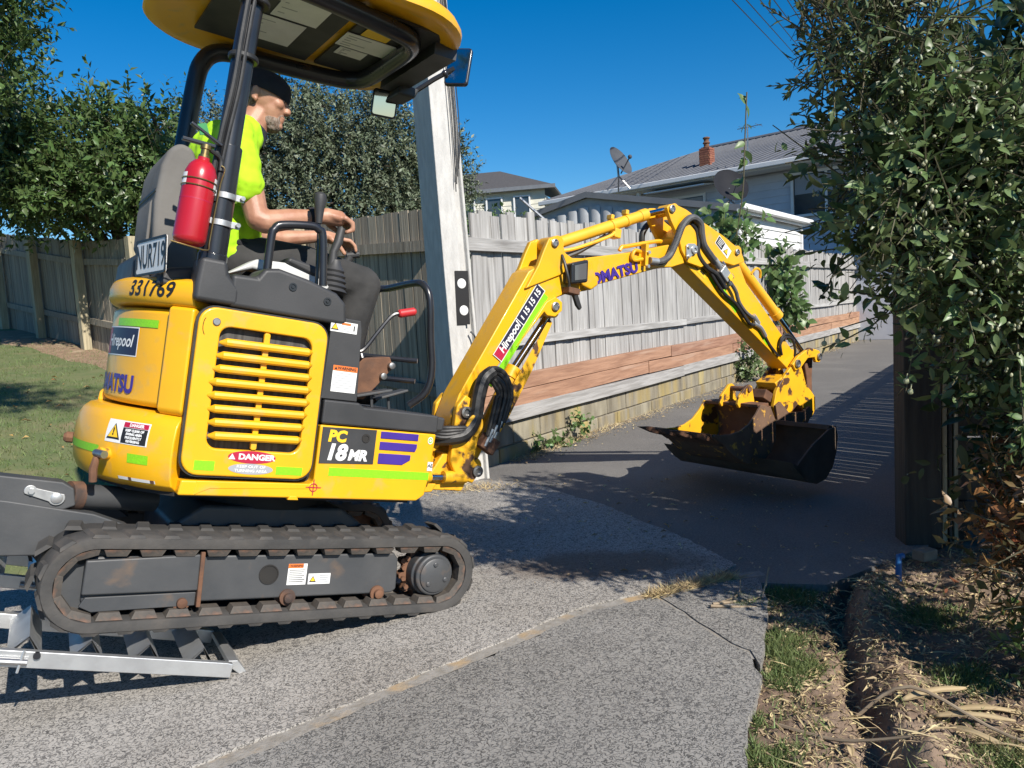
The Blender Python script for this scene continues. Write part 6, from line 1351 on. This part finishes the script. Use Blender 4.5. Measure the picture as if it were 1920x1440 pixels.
# right: tall bush with flowering vine close to the camera
NB = lambda x, y, z, k=.80: (x*k, y*k, 1.15+(z-1.15)*k)
def nbl(L_, k=.80): return [(NB(*b[0], k), tuple(q_*k for q_ in b[1]))+tuple(b[2:]) for b in L_]
FB = [((1.44, 2.75, 1.60), (.30, .30, .30), 1.0), ((1.42, 2.7, 1.36), (.18, .25, .20), .7), ((1.72, 2.8, 1.52), (.36, .36, .38), 1.2), ((2.05, 2.85, 1.36), (.42, .4, .46), 1.2), ((1.60, 2.75, 1.18), (.26, .30, .20), .9), ((1.95, 2.8, 1.02), (.36, .3, .33), 1.0), ((2.30, 2.9, 1.62), (.28, .4, .42), .9), ((2.12, 2.75, .68), (.30, .22, .25), .8)]
rb = tree('flowering_bush', 'big dark green bush with small cream flowers filling the upper right', 'bush', (2.25, 3.15, 0), nbl(FB),
     M['leaf_r'], 1900, 9, .15, .050, .42, shape='full', trunk_r=.04, stem_every=1, up=.15, jit=.6, droopy=.3)
tree('dark_bush', 'dark leafy tree behind the flowering bush at the right edge', 'tree', (2.35, 2.85, 0),
     nbl([((2.50, 3.5, 2.0), (.34, .35, .40)), ((2.75, 3.6, 1.6), (.55, .4, .6)), ((2.6, 3.4, 1.0), (.50, .3, .45)), ((2.9, 3.6, 2.4), (.4, .4, .5)), ((2.1, 3.3, 1.70), (.33, .3, .3)), ((2.45, 3.4, .55), (.45, .25, .3)), ((3.5, 3.3, 1.3), (.5, .5, .5)), ((3.9, 3.0, 1.6), (.6, .5, .6)), ((3.6, 2.8, 1.9), (.5, .5, .5)), ((3.4, 3.4, .7), (.45, .3, .4))], .72),
     M['leaf_d'], 1900, 9, .18, .066, .45, shape='full', trunk_r=.05, stem_every=2, up=.2)
tree('nandina', 'feathery bush with reddish tips above the flowering bush', 'bush', (1.98, 3.05, 0),
     nbl([((1.28, 2.75, 2.02), (.22, .25, .18), 1.0), ((1.42, 2.8, 2.10), (.24, .25, .25), 1.2), ((1.16, 2.7, 1.88), (.10, .18, .10), .3), ((1.34, 2.7, 1.88), (.22, .2, .14), 1.0), ((1.12, 2.7, 2.10), (.10, .2, .12), .4), ((1.95, 2.85, 2.05), (.05, .06, .16), .8)]),
     M['leaf_f'], 270, 14, .17, .038, .30, trunk_r=.009, stem_every=1, up=.5, jit=.7)
# cream flowers: small clusters on the bush
fl_ = G(); frng = random.Random(5)
for i in range(170):
    bx = frng.choice(FB[:6]); c0 = Vector(NB(*bx[0])); rr = bx[1][0]*.8
    d = Vector((frng.gauss(-.2, 1), frng.gauss(-.9, 1), frng.gauss(.2, 1))).normalized(); p = c0+d*rr*frng.uniform(.95, 1.3)-Vector((2.25, 3.15, 0))
    for q_ in range(frng.choice((1, 2, 3, 4))): c_ = p+Vector((frng.gauss(0, .009), frng.gauss(0, .009), frng.gauss(0, .009))); fl_.ball(c_, (frng.uniform(.003, .0055), frng.uniform(.003, .0055), frng.uniform(.004, .007)), None, 6, 4)
fo = fl_.build('flowers', M['bloom'], rb, sm=60); fo['kind'] = 'stuff'
# hanging tendrils: every leaf is a part
def tendril(pts, r, leafsz, n, label, mat='leaf_v', flowers=3):
    P = smooth_path(pts, 6); base = P[0]; t = empty('vine_tendril', base, (0, 0, 0), label, 'vine', 'trailing vine tendrils')
    G().tube([p-base for p in P], r, 6).build('stem', M['stem'], t)
    for q_ in range(n):
        i = int((q_+.5+rng.random()*.5)/n*(len(P)-2))+1; d_ = rng.normal(size=3); d_[2] -= .3
        leaves_mesh('leaf', np.array([tuple(P[min(i, len(P)-1)]-base)]), d_[None, :], np.array([(rng.normal()*.5, -.6+rng.normal()*.4, .8)]), leafsz*(.6+.7*rng.random(1)), .5, shape='full', mat=M[mat], parent=t)
    for q_ in range(flowers):
        p = P[random.randrange(len(P)//3, len(P))]-base; g = G()
        g.ball(Vector((0, 0, 0)), .009, None, 8, 5).tube([(0, 0, .005), (.004, .002, .022)], .0018, 5); g.build('flower_bud', M['bloom'], t, loc=p+Vector((random.gauss(0, .012), -.01, random.gauss(0, .012))))
def npts(*ps): return [NB(*p) for p in ps]
tendril(npts((1.62, 2.85, 1.25), (1.50, 2.8, 1.08), (1.47, 2.8, .92), (1.44, 2.8, .76)), .0024, .052, 15, 'trailing tendril with cream buds in front of the dark gate post', flowers=6)
tendril(npts((1.55, 2.8, 1.30), (1.40, 2.85, 1.06), (1.30, 2.9, .98), (1.20, 2.95, .93)), .0024, .048, 9, 'tendril reaching left over the driveway from the bush', flowers=2)
tendril(npts((1.72, 2.6, .95), (1.70, 2.55, .78), (1.685, 2.5, .60), (1.70, 2.45, .42)), .002, .045, 12, 'low tendril hanging beside the right-hand fence', flowers=3)
tendril(npts((1.28, 2.75, 1.40), (1.20, 2.8, 1.24), (1.18, 2.85, 1.16), (1.15, 2.85, 1.12)), .0024, .056, 11, 'dark leaves hanging before the white garage wall', 'leaf_d', 0)
tendril([(2.72, 9.1, 1.85), (2.78, 9.0, 2.35), (2.82, 9.0, 2.9), (2.86, 9.0, 3.45)], .008, .16, 18, 'thin upright vine shoot standing above the fence', flowers=0)
# vines on the far fence
def patch(name, label, base, blobs, ntw, leaf, mat='leaf_v'):
    t = empty(name, base, (0, 0, 0), label, 'vine', None); bl = [((b[0][0]-base[0], b[0][1]-base[1], b[0][2]-base[2]),)+tuple(b[1:]) for b in blobs]
    P, D, N, Ls, P0, D0, tl = twig_leaves(bl, ntw, 6, leaf*2, leaf, up=.1, jit=.6, flat=.5); c_ = leaves_mesh('leaves', P, D, N-np.array([0, .8, 0]), Ls, .75, shape='full', mat=M[mat], parent=t); c_['kind'] = 'stuff'
    stems('stems', P0, D0, tl, .004, M['stem'], t, 2)
def fp(s_, z, off=-.12): return (FX+.566*s_+.824*-off*1.0, FY+.824*s_-.566*-off*1.0, z)
patch('fence_vine', 'leafy vine climbing down the fence behind the excavator arm', fp(6.9, .3), [(fp(7.1, 1.55), (.26, .12, .18)), (fp(7.5, 1.32), (.30, .14, .24)), (fp(7.7, 1.02), (.20, .12, .22)), (fp(8.0, .75), (.22, .12, .14))], 105, .15)
patch('fence_vine', 'leafy vine spilling over the fence top beside the boom tip', fp(5.4, 1.6), [(fp(5.25, 2.06, .05), (.20, .12, .12)), (fp(5.6, 1.96), (.22, .12, .10))], 50, .13)
patch('wall_plant', 'green plant at the wall foot below the arm', fp(5.6, 0), [(fp(5.5, .30), (.20, .18, .22)), (fp(5.6, .12), (.25, .18, .12))], 110, .06, 'leaf_r')
for (s_, h, lab) in ((.36, .13, 'small weed at the wall foot nearest the boom'), (.62, .09, 'tiny clump of weeds between two taller ones at the wall'), (.88, .22, 'taller leafy weed growing against the block wall')):
    patch('weed', lab, fp(s_, 0, -.10), [(fp(s_, h*.5, -.09), (.07, .05, h*.45))], 12, .05)
# nandina at the right bottom
tree('nandina', 'low shrub with orange-tipped leaves at the right edge', 'shrub', (1.72, 2.25, 0), [((1.47, 2.15, .44), (.15, .18, .10)), ((1.50, 2.15, .30), (.16, .18, .10)), ((1.62, 2.2, .54), (.16, .2, .10)), ((1.68, 2.2, .36), (.2, .2, .15))], M['leaf_n'], 300, 11, .15, .046, .40, trunk_r=.012, stem_every=2, up=.4)
tree('low_shrub', 'green leafy shrub below the orange-tipped one at the right edge', 'shrub', (1.68, 2.12, 0), [((1.52, 2.05, .16), (.13, .15, .12)), ((1.60, 2.1, .06), (.16, .15, .10)), ((1.66, 2.1, .26), (.15, .15, .12))], M['leaf_v'], 190, 9, .11, .042, .42, trunk_r=.01, stem_every=2, up=.3)

# ------------------------------------------------------------------ right-hand slatted fence and gate post
RA = math.atan2(.824, .566)
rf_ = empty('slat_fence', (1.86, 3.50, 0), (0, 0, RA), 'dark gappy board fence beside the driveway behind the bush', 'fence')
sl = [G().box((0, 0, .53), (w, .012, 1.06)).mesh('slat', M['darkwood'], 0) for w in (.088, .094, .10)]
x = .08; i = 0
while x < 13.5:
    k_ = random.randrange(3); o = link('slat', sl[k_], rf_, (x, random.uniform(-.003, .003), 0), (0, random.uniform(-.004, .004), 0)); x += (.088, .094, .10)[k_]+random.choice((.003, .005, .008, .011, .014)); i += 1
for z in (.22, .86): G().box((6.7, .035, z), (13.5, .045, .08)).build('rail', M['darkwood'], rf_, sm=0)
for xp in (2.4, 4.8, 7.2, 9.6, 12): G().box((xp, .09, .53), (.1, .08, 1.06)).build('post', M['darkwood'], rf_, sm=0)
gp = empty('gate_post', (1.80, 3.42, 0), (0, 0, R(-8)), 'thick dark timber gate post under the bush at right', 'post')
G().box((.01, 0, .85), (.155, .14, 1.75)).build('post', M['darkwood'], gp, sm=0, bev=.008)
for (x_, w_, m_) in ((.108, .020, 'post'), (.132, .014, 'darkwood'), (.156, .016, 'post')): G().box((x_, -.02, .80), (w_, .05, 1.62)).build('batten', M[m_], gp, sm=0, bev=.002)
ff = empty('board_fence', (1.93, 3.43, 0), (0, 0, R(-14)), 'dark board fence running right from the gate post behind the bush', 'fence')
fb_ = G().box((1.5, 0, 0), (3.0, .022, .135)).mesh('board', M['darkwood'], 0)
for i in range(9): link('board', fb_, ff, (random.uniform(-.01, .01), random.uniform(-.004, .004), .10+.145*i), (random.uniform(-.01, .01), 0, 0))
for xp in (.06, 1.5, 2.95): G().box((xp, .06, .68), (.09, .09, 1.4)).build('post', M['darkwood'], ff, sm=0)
bp_ = tag(G().tube([(1.50, 2.99, -.06), (1.505, 2.99, .055), (1.51, 3.0, .075), (1.53, 3.01, .072)], .012, 12).build('blue_pipe', pm('blue_pipe', (.015, .12, .34), None, 5, .5)), 'short blue water pipe standing at the foot of the gate post', 'pipe')
tag(G().box((1.70, 3.16, .02), (.085, .06, .045), Matrix.Rotation(.4, 3, 'Z')).build('brick_offcut', M['mortar'], sm=0, bev=.006), 'broken block offcut beside the gate post foot', 'block')

# ------------------------------------------------------------------ grass, litter, sticks
def scatter_blades(name, pts, h, mat, lean=.5, wr=.09, label=None, shape='blade'):
    P = np.array(pts, float); n = len(P); D = np.stack([rng.normal(size=n)*lean, rng.normal(size=n)*lean, np.ones(n)], 1); N = rng.normal(size=(n, 3)); N[:, 2] *= .2
    o = leaves_mesh(name, P, D, N, h*(.5+rng.random(n)), wr, shape=shape, mat=mat); o['kind'] = 'stuff'; tag(o, label, 'grass'); return o
pts = []
for _ in range(90000):
    s_ = rng.uniform(-9, 3.2); d = rng.uniform(0.02, 9.5) if rng.random() < .75 else rng.uniform(.02, 4)
    x, y = -2.6+.724*s_-.69*d, 3.4+.69*s_+.724*d
    if noise.noise((x*1.3, y*1.3, 4)) < -.38: continue
    pts.append((x, y, lawn_z(x, y)-.003))
scatter_blades('lawn_grass', pts, .042, M['grass'], .6, .13, 'short mown lawn grass beyond the excavator')
pts = []
for _ in range(15000):
    y = rng.uniform(1.2, 3.1); e = abs(rng.normal()*.075)+.004; x = bed_edge(y)+e
    if noise.noise((x*5, y*5, 1)) < -.05: continue
    pts.append((x, y, bed_z(x, y)-.003))
for _ in range(9000):
    cx, cy, rr = [(1.42, 2.62, .12), (1.30, 2.2, .10), (1.18, 1.78, .10), (1.55, 1.9, .12), (1.05, 2.9, .10), (.86, 2.35, .07), (1.02, 1.55, .08)][rng.integers(7)]
    x, y = cx+rng.normal()*rr*.5, cy+rng.normal()*rr*.5; pts.append((x, y, bed_z(x, y)-.003))
for _ in range(6000):
    y = rng.uniform(1.2, 3.2); x = bed_edge(y)+.02+abs(rng.normal())*.5
    if noise.noise((x*4, y*4, 8)) < .12: continue
    pts.append((x, y, bed_z(x, y)-.003))
scatter_blades('verge_grass', pts, .032, M['grass'], .9, .11, 'tufts of grass along the edge of the garden bed')
pts = []
for _ in range(1500): f = rng.random(); y = 2.93+.16*f+rng.normal()*.012; x = .50+.36*f+rng.normal()*.02; pts.append((x, y, -.005))
for _ in range(1300): s_ = abs(rng.normal())*1.2; x, y = fp(s_*1.2-.1, 0, -.06)[:2]; pts.append((x+rng.normal()*.05, y+rng.normal()*.05, -.004))
for _ in range(1500): s_ = rng.uniform(0, 14); x, y = fp(s_, 0, -.06)[:2]; pts.append((x+rng.normal()*.05, y+rng.normal()*.05, -.004))
for _ in range(500): pts.append((-.33+rng.normal()*.15, 4.95+rng.normal()*.06, .002))
scatter_blades('dry_grass', pts, .045, M['straw'], 1.6, .07, 'dry straw-coloured grass along the joints and wall foot')
# leaf litter on the bed
n = 24000; X = rng.uniform(.5, 2.7, n); Y = rng.uniform(1.15, 3.3, n); keep = [i for i in range(n) if X[i] > bed_edge(Y[i])+.01]
P = np.array([(X[i], Y[i], bed_z(X[i], Y[i])+.004) for i in keep]); n = len(P); D = np.stack([rng.normal(size=n), rng.normal(size=n), rng.normal(size=n)*.15], 1); N = np.stack([rng.normal(size=n)*.35, rng.normal(size=n)*.35, np.ones(n)], 1)
o = leaves_mesh('leaf_litter', P, D, N, .012+.034*rng.random(n)**3, .22, fold=.5, droop=.25, mat=M['straw']); o['kind'] = 'stuff'; tag(o, 'dry fallen leaves and straw scattered on the garden bed', 'leaf litter')
n = 1500; X = rng.normal(1.05, .35, n); Y = rng.uniform(1.15, 2.9, n); keep = [i for i in range(n) if X[i] > bed_edge(Y[i])+.01]
P = np.array([(X[i], Y[i], bed_z(X[i], Y[i])+.008) for i in keep]); n = len(P)
o = leaves_mesh('straw_litter', P, np.stack([rng.normal(size=n), rng.normal(size=n), rng.normal(size=n)*.12], 1), np.stack([rng.normal(size=n)*.3, rng.normal(size=n)*.3, np.ones(n)], 1), .04+.07*rng.random(n)**2, .055, fold=.4, droop=.06, mat=M['straw']); o['kind'] = 'stuff'; tag(o, 'long pale straw lying over the garden bed', 'straw')
n = 420; s_ = rng.uniform(-6, 2.5, n); d = rng.uniform(.1, 6, n); x = -2.6+.724*s_-.69*d; y = 3.4+.69*s_+.724*d; P = np.array([(a, b, lawn_z(a, b)+.02) for a, b in zip(x, y)])
o = leaves_mesh('lawn_leaves', P, np.stack([rng.normal(size=n), rng.normal(size=n), rng.normal(size=n)*.2], 1), np.stack([rng.normal(size=n)*.3, rng.normal(size=n)*.3, np.ones(n)], 1), .04+.05*rng.random(n), .45, fold=.4, mat=M['deadleaf']); o['kind'] = 'stuff'; tag(o, 'fallen tan leaves lying on the lawn', 'leaf litter')
n = 900; s_ = rng.random(n)**2*13; sd_ = rng.random(n) < .7
x = np.where(sd_, FX+.566*s_+.824*(.05+np.abs(rng.normal(size=n))*.16), rng.uniform(.0, 1.6, n)); y = np.where(sd_, FY+.824*s_-.566*(.05+np.abs(rng.normal(size=n))*.16), rng.uniform(3.1, 5.2, n)); P = np.stack([x, y, np.full(n, .004)], 1)
o = leaves_mesh('driveway_litter', P, np.stack([rng.normal(size=n), rng.normal(size=n), rng.normal(size=n)*.1], 1), np.stack([rng.normal(size=n)*.3, rng.normal(size=n)*.3, np.ones(n)], 1), .010+.035*rng.random(n)**2, .4, fold=.4, mat=M['straw']); o['kind'] = 'stuff'; tag(o, 'small dry leaves blown along the driveway and wall foot', 'leaf litter')
# soil crumbs and driveway specks
g = G()
for i in range(420):
    y = random.uniform(1.2, 3.3); x = trench_x(y)+random.gauss(.10, .14); r_ = random.uniform(.003, .008); 
    if x < bed_edge(y)+.02: continue
    g.ball((x, y, bed_z(x, y)+r_*.4), (r_*random.uniform(.8, 1.4), r_, r_*.7), Matrix.Rotation(random.random()*6, 3, 'Z'), 6, 4)
o = g.build('soil_crumbs', M['earth'], sm=60); o['kind'] = 'stuff'; tag(o, 'crumbs of dug soil along the trench', 'soil')
# sticks and dry leaf sheaths
def stick(pts, r, label, name='fallen_stick', mat='straw'):
    P = smooth_path([(x, y, bed_z(x, y)+z if x > bed_edge(y) else z) for x, y, z in pts], 5); b_ = P[0]
    o = G().tube([p-b_ for p in P], [r*(1-.5*i/len(P)) for i in range(len(P))], 6).build(name, M[mat], loc=b_); tag(o, label, 'stick'); return o
M['twig'] = pm('dry_twig', (.30, .235, .16), (.22, .165, .11), 20, .85)
stick([(.70, 2.78, .012), (.80, 2.82, .02), (.90, 2.84, .03), (.96, 2.92, .12)], .006, 'pale dry twig on the slab corner, pointing up at its tip', mat='twig')
stick([(.69, 2.77, .01), (.79, 2.77, .018), (.92, 2.76, .02)], .006, 'pale dry twig lying straight on the slab corner', mat='twig')
stick([(.72, 2.79, .01), (.82, 2.87, .03), (.86, 2.96, .07)], .004, 'thin forked twig behind the others on the slab corner', mat='twig')
stick([(.92, 2.08, .02), (1.05, 2.03, .045), (1.22, 1.86, .02), (1.42, 1.62, .015), (1.52, 1.50, .015)], .0055, 'long brown cane arching across the trench', mat='twig')
stick([(.68, 2.02, .01), (.80, 1.90, .02), (.93, 1.80, .02)], .006, 'straw-coloured stick beside the trench near the slab', mat='twig')
stick([(1.60, 2.5, .02), (1.75, 2.42, .03), (1.95, 2.40, .03)], .006, 'dry stick in the shade under the bush', mat='twig')
def sheath(x, y, ang, L_, w, label):
    g = G(); n_ = 10
    g.grid(n_, 4, lambda a, b: (L_*.8*a, (b-.5)*w*.62*math.sin(math.pi*(.12+.82*a))*(1+.25*math.sin(a*9)), .008+.010*math.sin(a*4)+.3*w*((b-.5)*2)**2*.5))
    o = g.build('dry_leaf_sheath', M['sheath'], sm=60, loc=(x, y, bed_z(x, y)), rot=(random.uniform(-.3, .3), random.uniform(-.12, .05), ang)); m = o.modifiers.new('s', 'SOLIDIFY'); m.thickness = .0012; tag(o, label, 'dry leaf')
M['sheath'] = pm('dry_sheath', (.52, .41, .24), (.38, .28, .15), 6, .8, stretch=(1, 14, 1), trans=.2)
for a in ((1.02, 2.02, .1, .24, .046, 'broad pale dry leaf sheath, uppermost of the heap at lower right'), (1.08, 1.97, -.35, .24, .040, 'pale dry leaf sheath slanting down from the heap'), (1.10, 1.93, -.9, .18, .034, 'short dry leaf sheath pointing toward the camera'), (1.16, 2.02, -.15, .26, .042, 'long dry leaf sheath at the right of the heap'), (.93, 1.84, .2, .20, .020, 'narrow dry leaf lying below the heap'), (.80, 1.84, 1.4, .07, .030, 'curled tan leaf at the lip of the trench'), (.74, 2.30, 1.1, .05, .028, 'small yellow leaf on the grass edge'), (1.12, 1.86, -.5, .22, .018, 'thin straw-like leaf under the heap')): sheath(*a)
for o in bpy.data.objects:
    if o.name.startswith('t.') : bpy.data.objects.remove(o)
